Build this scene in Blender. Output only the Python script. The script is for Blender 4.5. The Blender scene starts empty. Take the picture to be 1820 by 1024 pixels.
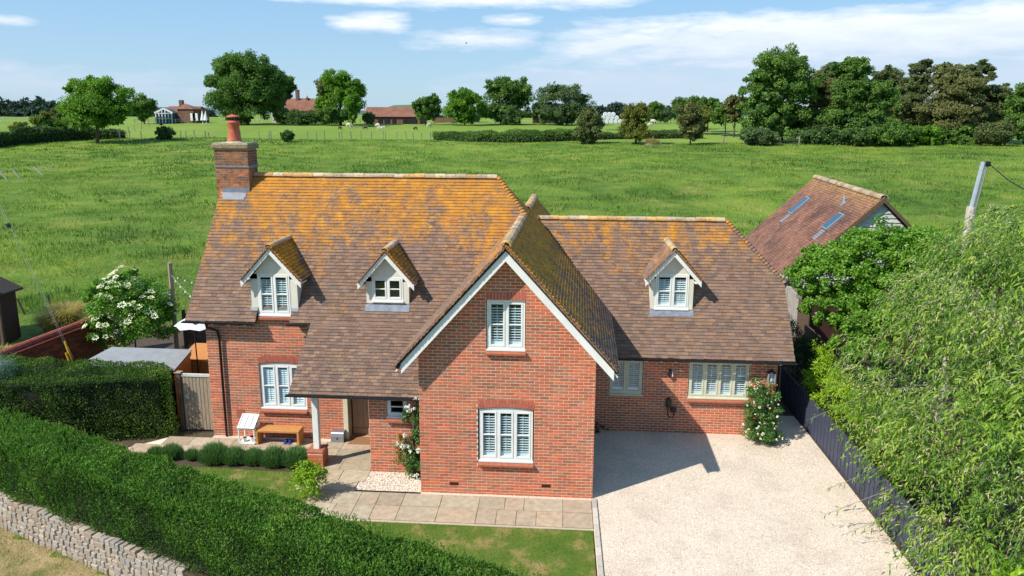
import bpy, bmesh, math, random
import numpy as np
from mathutils import Vector, Matrix, Euler
rng = np.random.default_rng(7); random.seed(7)
S = bpy.context.scene
COL = S.collection
rad = math.radians

# ------------------------------------------------------------------ camera, sky, sun
CAM = np.array([3.19, -15.5049, 8.9317]); PITCH, YAW, ROLL, FPX, CYS = 11.012, 3.7704, .2377, 1262., 62.
def _basis():
    p, y, r = rad(PITCH), rad(YAW), rad(ROLL)
    f = np.array([-math.sin(y)*math.cos(p), math.cos(y)*math.cos(p), -math.sin(p)])
    rt = np.array([math.cos(y), math.sin(y), 0.]); up = np.cross(rt, f)
    rt2 = math.cos(r)*rt+math.sin(r)*up
    return rt2, np.cross(rt2, f), f
RT, UP, FW = _basis()
cam = bpy.data.cameras.new('camera'); camo = bpy.data.objects.new('camera', cam); COL.objects.link(camo)
M = Matrix(((RT[0], UP[0], -FW[0], CAM[0]), (RT[1], UP[1], -FW[1], CAM[1]), (RT[2], UP[2], -FW[2], CAM[2]), (0, 0, 0, 1)))
camo.matrix_world = M
cam.sensor_width = 36; cam.lens = FPX/1820*36; cam.shift_y = -CYS/1820
cam.clip_start = .1; cam.clip_end = 12000
S.camera = camo
S.view_settings.view_transform = 'Standard'; S.view_settings.look = 'None'; S.view_settings.gamma = 1
S.view_settings.use_curve_mapping = False
S.view_settings.exposure = 0.75
AZ, EL = rad(34), rad(44.5)
sd = Vector((math.cos(AZ)*math.cos(EL), math.sin(AZ)*math.cos(EL), -math.sin(EL)))
sl = bpy.data.lights.new('sun', 'SUN'); sl.energy = 3.9; sl.angle = rad(.53); sl.color = (1, .95, .86)
so = bpy.data.objects.new('sun', sl); COL.objects.link(so); so.rotation_euler = sd.to_track_quat('-Z', 'Y').to_euler()
W = bpy.data.worlds.new('World'); S.world = W; W.use_nodes = True
def world():
    nt = W.node_tree; n = nt.nodes; l = nt.links; n.clear()
    out = n.new('ShaderNodeOutputWorld'); bg = n.new('ShaderNodeBackground')
    sky = n.new('ShaderNodeTexSky'); sky.sky_type = 'NISHITA'; sky.sun_disc = False
    sky.sun_elevation = EL; sky.sun_rotation = rad(236.6); sky.altitude = 50; sky.air_density = 1.0; sky.dust_density = .6; sky.ozone_density = 2.0
    tc = n.new('ShaderNodeTexCoord'); sp = n.new('ShaderNodeSeparateXYZ'); l.new(tc.outputs['Generated'], sp.inputs[0])
    def mth(op, a, b=None, c=None, clamp=False):
        m = n.new('ShaderNodeMath'); m.operation = op; m.use_clamp = clamp
        for i, v in enumerate((a, b, c)):
            if v is None: continue
            if isinstance(v, (int, float)): m.inputs[i].default_value = v
            else: l.new(v, m.inputs[i])
        return m.outputs[0]
    z = sp.outputs[2]
    az = mth('ARCTAN2', sp.outputs[0], sp.outputs[1])
    hyp = mth('SQRT', mth('ADD', mth('MULTIPLY', sp.outputs[0], sp.outputs[0]), mth('MULTIPLY', sp.outputs[1], sp.outputs[1])))
    el = mth('ARCTAN2', z, hyp)
    cv = n.new('ShaderNodeCombineXYZ'); l.new(az, cv.inputs[0]); l.new(mth('MULTIPLY', el, 4.5), cv.inputs[1])
    def noise(scale, det, rough, off=0., src=cv):
        mp = n.new('ShaderNodeMapping'); mp.inputs['Location'].default_value = (off, off*.7, off*.3); l.new(src.outputs[0], mp.inputs[0])
        t = n.new('ShaderNodeTexNoise'); t.inputs['Scale'].default_value = scale; t.inputs['Detail'].default_value = det; t.inputs['Roughness'].default_value = rough
        l.new(mp.outputs[0], t.inputs['Vector']); return t.outputs[0]
    def ell(a0, e0, ra, rt, rb):      # soft cloud bank: firm upper edge (rt), long soft base (rb), in degrees
        a = mth('DIVIDE', mth('SUBTRACT', az, rad(a0)), rad(ra)); de = mth('SUBTRACT', el, rad(e0))
        e = mth('ADD', mth('DIVIDE', mth('MAXIMUM', de, 0.0), rad(rt)), mth('DIVIDE', mth('MINIMUM', de, 0.0), rad(rb)))
        d = mth('SQRT', mth('ADD', mth('MULTIPLY', mth('MULTIPLY', a, a), mth('MULTIPLY', a, a)), mth('MULTIPLY', e, e)))
        return mth('SUBTRACT', 1.0, d, clamp=True)
    n1 = noise(5.5, 9, .62, 3.1); n2 = noise(16, 8, .6, 1.7)
    def px(x, y): return (math.degrees(math.atan((x-910)/FPX))-YAW, (204-y)/FPX*57.3)
    banks = None
    for (x, y, rx, rt, rb, w) in ((1480, 84, 520, 50, 80, 1.25), (1700, 84, 420, 52, 80, 1.25), (1560, 70, 330, 40, 60, 1.2), (1120, 82, 160, 34, 50, 1.1), (1640, 140, 560, 70, 60, .9), (1180, 140, 420, 24, 70, .85), (760, 8, 430, 30, 26, 1.15), (1000, 4, 160, 24, 26, 1.1), (665, 56, 78, 26, 20, 1.25), (850, 78, 130, 26, 26, 1.0), (915, 47, 60, 16, 14, .9), (130, 160, 300, 30, 40, .72), (5, 142, 60, 18, 16, .85), (300, 165, 260, 16, 30, .66), (20, 75, 60, 12, 10, .6)):
        a0, e0 = px(x, y); c = mth('MULTIPLY', ell(a0, e0, math.degrees(rx/FPX)*1.1, math.degrees(rt/FPX)*1.15, math.degrees(rb/FPX)*1.15), w)
        banks = c if banks is None else mth('MAXIMUM', banks, c)
    # elsewhere (outside the frame) scattered fair-weather cloud as in view
    gen = noise(1.6, 8, .6, 8.3, tc); far = mth('MULTIPLY', mth('SUBTRACT', gen, .56, clamp=True), 3.0, clamp=True)
    hi = mth('MULTIPLY', mth('SUBTRACT', el, rad(13)), 9, clamp=True)
    far = mth('MULTIPLY', far, hi)
    dens = mth('ADD', banks, mth('MULTIPLY', mth('SUBTRACT', mth('ADD', mth('MULTIPLY', n1, .62), mth('MULTIPLY', n2, .38)), .5), 2.6))
    dens = mth('MULTIPLY', mth('SUBTRACT', dens, .20), 1.45, clamp=True)
    dens = mth('MULTIPLY', dens, mth('MINIMUM', mth('MULTIPLY', banks, 5), 1.0))
    dens = mth('MAXIMUM', dens, far)
    # tone: white tops and bluish grey bases
    tone = mth('ADD', mth('ADD', mth('MULTIPLY', n2, .55), mth('MULTIPLY', n1, .35)), mth('MULTIPLY', mth('SUBTRACT', el, rad(4.6)), 8.0), clamp=True)
    cr = n.new('ShaderNodeValToRGB'); cr.color_ramp.elements[0].position = .3; cr.color_ramp.elements[0].color = (4.4, 5.2, 6.3, 1)
    cr.color_ramp.elements[1].position = .85; cr.color_ramp.elements[1].color = (7.6, 7.8, 8.1, 1); l.new(tone, cr.inputs[0])
    hs = n.new('ShaderNodeHueSaturation'); hs.inputs['Saturation'].default_value = 1.0; l.new(sky.outputs[0], hs.inputs['Color'])
    # clear-air gradient of a summer sky, mixed over the physical one
    g = n.new('ShaderNodeValToRGB'); g.color_ramp.elements[0].position = 0; g.color_ramp.elements[0].color = (3.1, 4.7, 6.0, 1)
    g.color_ramp.elements[1].position = 1; g.color_ramp.elements[1].color = (1.3, 2.7, 5.2, 1)
    e2 = g.color_ramp.elements.new(.18); e2.color = (1.75, 3.8, 6.4, 1)
    l.new(mth('DIVIDE', el, rad(70), clamp=True), g.inputs[0])
    mg = n.new('ShaderNodeMixRGB'); mg.inputs[0].default_value = .75; l.new(hs.outputs[0], mg.inputs[1]); l.new(g.outputs[0], mg.inputs[2])
    mx = n.new('ShaderNodeMixRGB'); l.new(mth('MULTIPLY', dens, .88), mx.inputs[0]); l.new(mg.outputs[0], mx.inputs[1]); l.new(cr.outputs[0], mx.inputs[2])
    l.new(mx.outputs[0], bg.inputs[0]); bg.inputs[1].default_value = .088; l.new(bg.outputs[0], out.inputs[0])
world()
def ray(px, py):
    return FW+RT*(px-910)/FPX+UP*(512-py-CYS)/FPX
def PY(px, py, Y):
    d = ray(px, py); return CAM+(Y-CAM[1])/d[1]*d
def PZ(px, py, Z=0.):
    d = ray(px, py); return CAM+(Z-CAM[2])/d[2]*d

# ------------------------------------------------------------------ numpy noise
class VN:
    def __init__(s, seed): s.g = np.random.default_rng(seed).random((256, 256))
    def __call__(s, x, y):
        xi = np.floor(x).astype(int); yi = np.floor(y).astype(int); fx = x-xi; fy = y-yi
        fx = fx*fx*(3-2*fx); fy = fy*fy*(3-2*fy); g = s.g; a = xi & 255; b = yi & 255; a1 = (xi+1) & 255; b1 = (yi+1) & 255
        return (g[a, b]*(1-fx)+g[a1, b]*fx)*(1-fy)+(g[a, b1]*(1-fx)+g[a1, b1]*fx)*fy
vn = VN(3)
def fbm(x, y, o=4):
    r = 0; a = .5
    for i in range(o): r = r+a*vn(x*2**i+17*i, y*2**i+31*i); a *= .5
    return r
def T(x, y):
    x = np.asarray(x, float); y = np.asarray(y, float)
    z = np.interp(y, [-1e4, 12, 22, 60, 110, 150, 185, 400, 5000], [-.05, -.05, .25, 2.0, 4.4, 5.75, 6.6, 7.2, 7.4])
    z = z+np.where(y > 16, 1, 0)*np.clip((y-16)/20, 0, 1)*(fbm(x/22, y/22, 3)-.45)*1.1*np.clip(1-(y-120)/200, .2, 1)
    s = (y+.415*(x+9.6)+1.3)*.924
    w = np.clip((1.1-s)/1.0, 0, 1); w = w*w*(3-2*w)
    w = np.where((x > 2.6+1.6), np.clip(1-(x-4.2)/.5, 0, 1)*w, w)
    return z-.55*w
def G(px, py):
    d = ray(px, py); t = 5.
    for i in range(4000):
        p = CAM+t*d
        if p[2] <= float(T(p[0], p[1])): break
        t += max(.03, .004*t)
    return p
# ------------------------------------------------------------------ materials
MATS = {}
def newmat(name):
    m = bpy.data.materials.new(name); m.use_nodes = True; m.node_tree.nodes.clear(); MATS[name] = m
    return m, m.node_tree.nodes, m.node_tree.links
def bsdf(n, l, rough=.7, spec=.3):
    o = n.new('ShaderNodeOutputMaterial'); b = n.new('ShaderNodeBsdfPrincipled'); l.new(b.outputs[0], o.inputs[0])
    b.inputs['Roughness'].default_value = rough; b.inputs['Specular IOR Level'].default_value = spec
    return b
def c4(c): return (c[0], c[1], c[2], 1)
def tex(n, l, scale, det=5, rough=.6, dim='pos', vec=None, stretch=None, off=0):
    if vec is None:
        if dim == 'pos': g = n.new('ShaderNodeNewGeometry'); vec = g.outputs['Position']
        else: g = n.new('ShaderNodeTexCoord'); vec = g.outputs['Object']
    if stretch or off:
        mp = n.new('ShaderNodeMapping'); l.new(vec, mp.inputs[0]); vec = mp.outputs[0]
        mp.inputs['Location'].default_value = (off, off, off)
        if stretch: mp.inputs['Scale'].default_value = stretch
    t = n.new('ShaderNodeTexNoise'); t.inputs['Scale'].default_value = scale; t.inputs['Detail'].default_value = det; t.inputs['Roughness'].default_value = rough
    l.new(vec, t.inputs['Vector']); return t.outputs[0]
def ramp(n, l, src, stops):
    r = n.new('ShaderNodeValToRGB'); e = r.color_ramp.elements
    e[0].position, e[0].color = stops[0][0], c4(stops[0][1]); e[1].position, e[1].color = stops[-1][0], c4(stops[-1][1])
    for p, c in stops[1:-1]: q = e.new(p); q.color = c4(c)
    l.new(src, r.inputs[0]); return r.outputs[0]
def mix(n, l, f, a, b, mode='MIX'):
    m = n.new('ShaderNodeMixRGB'); m.blend_type = mode
    for i, v in enumerate((f, a, b)):
        if isinstance(v, (int, float)): m.inputs[i].default_value = v
        elif isinstance(v, tuple): m.inputs[i].default_value = c4(v)
        else: l.new(v, m.inputs[i])
    return m.outputs[0]
def mathn(n, l, op, a, b=None, clamp=False):
    m = n.new('ShaderNodeMath'); m.operation = op; m.use_clamp = clamp
    for i, v in enumerate((a, b)):
        if v is None: continue
        if isinstance(v, (int, float)): m.inputs[i].default_value = v
        else: l.new(v, m.inputs[i])
    return m.outputs[0]
def bump(n, l, b, h, dist, strength=1):
    bp = n.new('ShaderNodeBump'); bp.inputs['Distance'].default_value = dist; bp.inputs['Strength'].default_value = strength
    l.new(h, bp.inputs['Height']); l.new(bp.outputs[0], b.inputs['Normal'])
def attr(n, name): a = n.new('ShaderNodeAttribute'); a.attribute_name = name; return a
def plain(name, c1, c2=None, rough=.6, scale=6, spec=.3, metal=0, bmp=.0, stretch=None, scale2=None, c3=None):
    m, n, l = newmat(name); b = bsdf(n, l, rough, spec); b.inputs['Metallic'].default_value = metal
    c2 = c2 or tuple(v*.8 for v in c1)
    t = tex(n, l, scale, 6, .65, stretch=stretch); st = [(.3, c2), (.68, c1)]
    if c3: st = [(.28, c2), (.5, c1), (.72, c3)]
    l.new(ramp(n, l, t, st), b.inputs['Base Color'])
    if bmp: bump(n, l, b, tex(n, l, scale2 or scale*4, 5, .6, stretch=stretch), bmp)
    return m
def tinted(name, rough=.8, scale=25, amt=.5, bmp=.003, spec=.2, extra=None):
    """colour comes from each piece's own tint attribute, with fine grain"""
    m, n, l = newmat(name); b = bsdf(n, l, rough, spec)
    a = attr(n, 'tint'); t = tex(n, l, scale, 6, .7)
    g = ramp(n, l, t, [(.25, (.62, .62, .62)), (.75, (1.3, 1.3, 1.3))])
    c = mix(n, l, amt, a.outputs['Color'], mix(n, l, 1, a.outputs['Color'], g, 'MULTIPLY'))
    if extra: c = extra(n, l, c)
    l.new(c, b.inputs['Base Color']); bump(n, l, b, t, bmp)
    return m
def foliage(name, cols, trans=.3, rough=.5, spec=.35, nscale=.0):
    m, n, l = newmat(name); o = n.new('ShaderNodeOutputMaterial'); b = n.new('ShaderNodeBsdfPrincipled'); b.inputs['Roughness'].default_value = rough
    b.inputs['Specular IOR Level'].default_value = spec
    a = attr(n, 'rnd'); st = [(i/(len(cols)-1), c) for i, c in enumerate(cols)]
    c = ramp(n, l, a.outputs['Fac'], st)
    if nscale:
        t = tex(n, l, nscale, 3, .5); c = mix(n, l, 1, c, ramp(n, l, t, [(.3, (.7, .76, .72)), (.7, (1.25, 1.18, 1.1))]), 'MULTIPLY')
    l.new(c, b.inputs['Base Color'])
    tr = n.new('ShaderNodeBsdfTranslucent'); l.new(mix(n, l, 1, c, (1.25, 1.5, .5), 'MULTIPLY'), tr.inputs[0])
    ms = n.new('ShaderNodeMixShader'); ms.inputs[0].default_value = trans; l.new(b.outputs[0], ms.inputs[1]); l.new(tr.outputs[0], ms.inputs[2]); l.new(ms.outputs[0], o.inputs[0])
    return m
# ------------------------------------------------------------------ mesh helpers
WL = {}
def tag(o, label=None, cat=None, group=None, kind=None):
    if label: o['label'] = label
    if cat: o['category'] = cat
    if group: o['group'] = group
    if kind: o['kind'] = kind
    return o
def thing(name, loc, label, cat, group=None):
    o = bpy.data.objects.new(name, None); COL.objects.link(o); o.location = Vector([float(v) for v in loc]); o.empty_display_size = .2
    WL[o] = np.array(loc, float); return tag(o, label, cat, group)
def link(name, me, mat, parent=None, loc=None, smooth=False):
    o = bpy.data.objects.new(name, me); COL.objects.link(o)
    if mat is not None and len(me.materials) == 0: me.materials.append(MATS[mat] if isinstance(mat, str) else mat)
    loc = np.zeros(3) if loc is None else np.array(loc, float)
    WL[o] = loc
    if parent is not None: o.parent = parent; loc = loc-WL[parent]
    o.location = Vector(loc.tolist())
    if smooth: me.polygons.foreach_set('use_smooth', [True]*len(me.polygons))
    return o
def mesh_np(name, V, F, tint=None, rnd=None):
    """F: (M,3) or (M,4) index array"""
    me = bpy.data.meshes.new(name); V = np.asarray(V, np.float32); F = np.asarray(F, np.int32); k = F.shape[1]
    me.vertices.add(len(V)); me.vertices.foreach_set('co', V.ravel()); me.loops.add(F.size); me.loops.foreach_set('vertex_index', F.ravel())
    me.polygons.add(len(F)); me.polygons.foreach_set('loop_start', np.arange(0, F.size, k, dtype=np.int32))
    me.polygons.foreach_set('loop_total', np.full(len(F), k, np.int32))
    me.polygons.foreach_set('use_smooth', np.zeros(len(F), bool)); me.update(calc_edges=True)
    if tint is not None:
        a = me.attributes.new('tint', 'FLOAT_COLOR', 'POINT'); t = np.ones((len(V), 4), np.float32); t[:, :3] = tint; a.data.foreach_set('color', t.ravel())
    if rnd is not None:
        a = me.attributes.new('rnd', 'FLOAT', 'POINT'); a.data.foreach_set('value', np.asarray(rnd, np.float32).ravel())
    return me
def put(name, V, F, mat, parent=None, tint=None, rnd=None, kind=None, smooth=False):
    V = np.asarray(V, float); c = V.mean(0); me = mesh_np(name, V-c, F, tint, rnd)
    o = link(name, me, mat, parent, c, smooth)
    if kind: o['kind'] = kind
    return o
BOXF = np.array([[0, 1, 3, 2], [4, 6, 7, 5], [0, 4, 5, 1], [2, 3, 7, 6], [0, 2, 6, 4], [1, 5, 7, 3]])
SG = np.array([[i, j, k] for i in (-1, 1) for j in (-1, 1) for k in (-1, 1)], float)
def boxes_np(C, A, B, N, jit=0.):
    """C centres (n,3); A,B,N half-axis vectors (n,3)"""
    C = np.atleast_2d(np.asarray(C, float)); n = len(C)
    A = np.broadcast_to(A, (n, 3)); B = np.broadcast_to(B, (n, 3)); N = np.broadcast_to(N, (n, 3))
    V = C[:, None, :]+SG[None, :, 0:1]*A[:, None, :]+SG[None, :, 1:2]*B[:, None, :]+SG[None, :, 2:3]*N[:, None, :]
    if jit: V = V+rng.normal(0, jit, V.shape)
    F = (BOXF[None]+8*np.arange(n)[:, None, None]).reshape(-1, 4)
    return V.reshape(-1, 3), F
class MB:
    def __init__(s): s.v = []; s.f = []
    def add(s, V, F):
        k = len(s.v); s.v += [tuple(map(float, p)) for p in V]; s.f += [tuple(int(i)+k for i in f) for f in F]; return s
    def box(s, x0, x1, y0, y1, z0, z1):
        V, F = boxes_np([[(x0+x1)/2, (y0+y1)/2, (z0+z1)/2]], [(x1-x0)/2, 0, 0], [0, (y1-y0)/2, 0], [0, 0, (z1-z0)/2]); return s.add(V, F)
    def obox(s, c, a, b, n):
        V, F = boxes_np([c], a, b, n); return s.add(V, F)
    def beam(s, p, q, w, h, up=(0, 0, 1)):
        p = np.array(p, float); q = np.array(q, float); d = q-p; u = np.cross(d, up); u = u/np.linalg.norm(u); v = np.cross(u, d); v /= np.linalg.norm(v)
        return s.obox((p+q)/2, d/2, u*w/2, v*h/2)
    def prism(s, poly, ext):
        poly = np.array(poly, float); ext = np.array(ext, float); n = len(poly); V = np.vstack([poly, poly+ext])
        F = [tuple(range(n-1, -1, -1)), tuple(range(n, 2*n))]+[(i, (i+1) % n, (i+1) % n+n, i+n) for i in range(n)]
        return s.add(V, F)
    def tube(s, pts, r, sides=8, cap=True):
        pts = [np.array(p, float) for p in pts]; k = len(s.v); rs = r if hasattr(r, '__len__') else [r]*len(pts)
        ref = None
        for i, p in enumerate(pts):
            d = pts[min(i+1, len(pts)-1)]-pts[max(i-1, 0)]; d = (d/np.linalg.norm(d)) if np.linalg.norm(d) > 1e-6 else (dprev if i else np.array([0, 0, 1.])); dprev = d
            if ref is None: ref = np.array([0, 0, 1.]) if abs(d[2]) < .9 else np.array([1., 0, 0])
            a = np.cross(d, ref); a /= np.linalg.norm(a); b = np.cross(d, a); ref = b if False else ref
            for j in range(sides):
                t = 2*math.pi*j/sides; s.v.append(tuple(p+rs[i]*(a*math.cos(t)+b*math.sin(t))))
        for i in range(len(pts)-1):
            for j in range(sides): s.f.append((k+i*sides+j, k+i*sides+(j+1) % sides, k+(i+1)*sides+(j+1) % sides, k+(i+1)*sides+j))
        if cap:
            s.f.append(tuple(k+j for j in range(sides-1, -1, -1))); s.f.append(tuple(k+(len(pts)-1)*sides+j for j in range(sides)))
        return s
    def lathe(s, c, prof, sides=16):
        return s.tube([(c[0], c[1], c[2]+z) for r, z in prof], [r for r, z in prof], sides)
    def build(s, name, mat, parent=None, smooth=False, bev=0, kind=None, label=None):
        V = np.array(s.v); c = V.mean(0); me = bpy.data.meshes.new(name); me.from_pydata([tuple(p) for p in (V-c)], [], s.f)
        bm = bmesh.new(); bm.from_mesh(me); bmesh.ops.recalc_face_normals(bm, faces=bm.faces)
        if bev: bmesh.ops.bevel(bm, geom=bm.edges[:], offset=bev, segments=1, affect='EDGES', clamp_overlap=True)
        bm.to_mesh(me); bm.free(); o = link(name, me, mat, parent, c, smooth)
        if kind: o['kind'] = kind
        if label: o['label'] = label
        return o
def tag_me(o, *a, **k): return tag(o, *a, **k)
def unit(v): v = np.asarray(v, float); return v/np.linalg.norm(v, axis=-1, keepdims=True)
def rnd_dir(n):
    d = rng.normal(size=(n, 3)); return unit(d)
def leaf_geo(P, D, N, L, Wd, bend=.15):
    """each leaf: base, left, right, tip -> two folded triangles"""
    n = len(P); D = unit(D); Sd = np.cross(D, N); Sd = unit(Sd+1e-6); L = np.broadcast_to(L, (n,))[:, None]; Wd = np.broadcast_to(Wd, (n,))[:, None]
    Nn = np.cross(Sd, D); m = P+D*L*.48
    V = np.stack([P, m+Sd*Wd/2+Nn*L*bend*.5, m-Sd*Wd/2+Nn*L*bend*.5, P+D*L-Nn*L*bend*.3-np.array([0, 0, 1])*L*bend*.4], 1).reshape(-1, 3)
    b = 4*np.arange(n)[:, None]; F = np.concatenate([b+np.array([[0, 1, 2]]), b+np.array([[1, 3, 2]])], 1).reshape(-1, 3)
    return V, F
def leaves(name, P, D, N, L, Wd, mat, parent, rnd=None, bend=.15, kind=None):
    V, F = leaf_geo(P, D, N, L, Wd, bend); n = len(P)
    rnd = rng.random(n) if rnd is None else np.clip(rnd, 0, 1)
    return put(name, V, F, mat, parent, rnd=np.repeat(rnd, 4), kind=kind)

# ------------------------------------------------------------------ material library
def mats():
    # field grass
    m, n, l = newmat('field_grass'); b = bsdf(n, l, .85, .15)
    big = tex(n, l, .07, 5, .6); mid = tex(n, l, .32, 8, .72, stretch=(.8, 1.0, 1)); fine = tex(n, l, 5, 6, .75)
    c = ramp(n, l, big, [(.3, (.085, .165, .022)), (.5, (.125, .21, .027)), (.68, (.18, .265, .036))])
    c = mix(n, l, .85, c, ramp(n, l, mid, [(.32, (.42, .52, .5)), (.5, (.95, .95, .9)), (.68, (1.4, 1.25, 1.1))]), 'MULTIPLY')
    yl = tex(n, l, .22, 4, .6, off=9); c = mix(n, l, ramp(n, l, yl, [(.52, (0, 0, 0)), (.72, (.75, .75, .75))]), c, (.27, .27, .06))
    c = mix(n, l, .8, c, ramp(n, l, fine, [(.28, (.55, .55, .5)), (.72, (1.4, 1.4, 1.35))]), 'MULTIPLY')
    far = n.new('ShaderNodeNewGeometry'); sp = n.new('ShaderNodeSeparateXYZ'); l.new(far.outputs['Position'], sp.inputs[0])
    mr = n.new('ShaderNodeMapRange'); mr.inputs[1].default_value = 109; mr.inputs[2].default_value = 113; l.new(sp.outputs[1], mr.inputs[0])
    fc = ramp(n, l, tex(n, l, .05, 4, .5, stretch=(1, .5, 1)), [(.35, (.145, .23, .03)), (.65, (.20, .28, .045))])
    fc = mix(n, l, .35, fc, ramp(n, l, fine, [(.3, (.7, .7, .7)), (.7, (1.25, 1.25, 1.2))]), 'MULTIPLY')
    c = mix(n, l, mr.outputs[0], c, fc); l.new(c, b.inputs['Base Color'])
    bump(n, l, b, tex(n, l, 2.2, 8, .75), .25)
    # garden base
    plain('soil', (.10, .07, .045), (.05, .035, .022), .9, 9, bmp=.02)
    # lawn with dry patches
    m, n, l = newmat('lawn'); b = bsdf(n, l, .9, .1)
    c = ramp(n, l, tex(n, l, 1.3, 6, .65), [(.34, (.075, .14, .02)), (.52, (.12, .17, .03)), (.62, (.27, .22, .08)), (.75, (.36, .27, .12))])
    c = mix(n, l, .8, c, ramp(n, l, tex(n, l, 45, 5, .7), [(.3, (.6, .6, .55)), (.7, (1.35, 1.35, 1.3))]), 'MULTIPLY'); l.new(c, b.inputs['Base Color'])
    bump(n, l, b, tex(n, l, 60, 5, .7), .02)
    m, n, l = newmat('dry_verge'); b = bsdf(n, l, .9, .1)
    c = ramp(n, l, tex(n, l, 1.6, 6, .65), [(.36, (.16, .19, .05)), (.46, (.30, .24, .11)), (.6, (.42, .32, .17)), (.75, (.5, .41, .25))])
    c = mix(n, l, .8, c, ramp(n, l, tex(n, l, 35, 6, .75, stretch=(1, 2.2, 1)), [(.3, (.5, .5, .5)), (.7, (1.4, 1.4, 1.35))]), 'MULTIPLY'); l.new(c, b.inputs['Base Color'])
    bump(n, l, b, tex(n, l, 30, 5, .7), .04)
    # gravel
    m, n, l = newmat('gravel'); b = bsdf(n, l, .85, .2)
    g = n.new('ShaderNodeNewGeometry'); v = n.new('ShaderNodeTexVoronoi'); v.inputs['Scale'].default_value = 62; l.new(g.outputs['Position'], v.inputs['Vector'])
    sepc = n.new('ShaderNodeSeparateColor'); l.new(v.outputs['Color'], sepc.inputs[0])
    c = ramp(n, l, sepc.outputs[0], [(0, (.43, .35, .27)), (.2, (.60, .50, .40)), (.6, (.72, .61, .495)), (1, (.82, .73, .62))])
    c = mix(n, l, .45, c, ramp(n, l, tex(n, l, .9, 6, .65), [(.32, (.62, .58, .53)), (.5, (1, .98, .95)), (.7, (1.14, 1.12, 1.1))]), 'MULTIPLY')
    c = mix(n, l, ramp(n, l, v.outputs['Distance'], [(.42, (0, 0, 0)), (.8, (.6, .6, .6))]), c, (.38, .31, .24))
    l.new(c, b.inputs['Base Color']); hh = mathn(n, l, 'SUBTRACT', 1.0, v.outputs['Distance']); bump(n, l, b, hh, .007)
    tinted('pebble', .8, 60, .4, .001)
    # bricks, mortar
    def smut(n, l, c):
        t = tex(n, l, 1.1, 6, .7); return mix(n, l, .55, c, ramp(n, l, t, [(.34, (.66, .64, .62)), (.62, (1.1, 1.08, 1.05))]), 'MULTIPLY')
    tinted('brick', .85, 45, .75, .003, extra=smut)
    def soot(n, l, c):
        t = tex(n, l, 5, 6, .7); return mix(n, l, ramp(n, l, t, [(.45, (0, 0, 0)), (.65, (.75, .75, .75))]), c, (.035, .03, .027))
    tinted('chimney_brick', .85, 45, .75, .003, extra=soot)
    plain('mortar', (.80, .66, .52), (.66, .54, .42), .9, 8, bmp=.002)
    plain('chimney_mortar', (.45, .36, .27), (.25, .20, .15), .9, 5)
    plain('old_mortar', (.16, .13, .10), (.09, .07, .055), .9, 8)
    # roof tiles: lichen spreads by its own noise and is denser up the slope
    def lichen(strength, zlo, zhi):
        def f(n, l, c):
            g = n.new('ShaderNodeNewGeometry'); sp = n.new('ShaderNodeSeparateXYZ'); l.new(g.outputs['Position'], sp.inputs[0])
            mr = n.new('ShaderNodeMapRange'); mr.inputs[1].default_value = zlo; mr.inputs[2].default_value = zhi; l.new(sp.outputs[2], mr.inputs[0])
            t = tex(n, l, 1.1, 6, .72, stretch=(1.3, .6, .6)); t2 = tex(n, l, 21, 6, .8)
            t3 = tex(n, l, 3.2, 5, .7, off=6); s = mathn(n, l, 'ADD', mathn(n, l, 'ADD', mathn(n, l, 'MULTIPLY', t, .75), mathn(n, l, 'MULTIPLY', t2, .75)), mathn(n, l, 'MULTIPLY', mathn(n, l, 'SUBTRACT', t3, .5), .75))
            s = mathn(n, l, 'ADD', s, mathn(n, l, 'MULTIPLY', mr.outputs[0], strength))
            f1 = mathn(n, l, 'MULTIPLY', mathn(n, l, 'SUBTRACT', s, .95), 6.0, True)
            oc = ramp(n, l, tex(n, l, 3.5, 5, .7), [(.3, (.25, .125, .035)), (.5, (.45, .185, .018)), (.7, (.64, .28, .012))])
            f1 = mathn(n, l, 'MULTIPLY', f1, .84)
            c = mix(n, l, f1, c, oc)
            w = ramp(n, l, tex(n, l, 22, 3, .7, off=4), [(.60, (0, 0, 0)), (.70, (.55, .55, .55))])   # pale grey lichen spots
            return mix(n, l, w, c, (.42, .36, .30))
        return f
    tinted('roof_tile', .85, 30, .7, .004, extra=lichen(.42, 3.4, 7.0))
    tinted('wing_tile', .85, 30, .7, .004, extra=lichen(.30, 3.0, 6.0))
    def moss(n, l, c):
        g = n.new('ShaderNodeNewGeometry'); sp = n.new('ShaderNodeSeparateXYZ'); l.new(g.outputs['Position'], sp.inputs[0])
        mr = n.new('ShaderNodeMapRange'); mr.inputs[1].default_value = 3.2; mr.inputs[2].default_value = 6.2; l.new(sp.outputs[2], mr.inputs[0])
        t = tex(n, l, 1.6, 4, .6); t2 = tex(n, l, 18, 4, .75)
        s = mathn(n, l, 'ADD', mathn(n, l, 'ADD', mathn(n, l, 'MULTIPLY', t, .8), mathn(n, l, 'MULTIPLY', t2, .6)), mathn(n, l, 'MULTIPLY', mr.outputs[0], .38))
        f1 = mathn(n, l, 'MULTIPLY', mathn(n, l, 'SUBTRACT', s, .76), 4.5, True)
        oc = ramp(n, l, tex(n, l, 6, 5, .7), [(.33, (.18, .10, .035)), (.48, (.50, .22, .02)), (.66, (.78, .34, .015))])
        return mix(n, l, mathn(n, l, 'MULTIPLY', f1, .9), c, oc)
    tinted('mossy_tile', .9, 30, .7, .006, extra=moss)
    def lich_r(n, l, c):
        t = tex(n, l, 9, 6, .75); return mix(n, l, 1, c, ramp(n, l, t, [(.3, (.45, .4, .32)), (.5, (1, 1, 1)), (.64, (1.4, .95, .35)), (.8, (1.5, 1.4, 1.2))]), 'MULTIPLY')
    tinted('ridge_tile', .9, 40, .6, .008, extra=lich_r)
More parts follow.
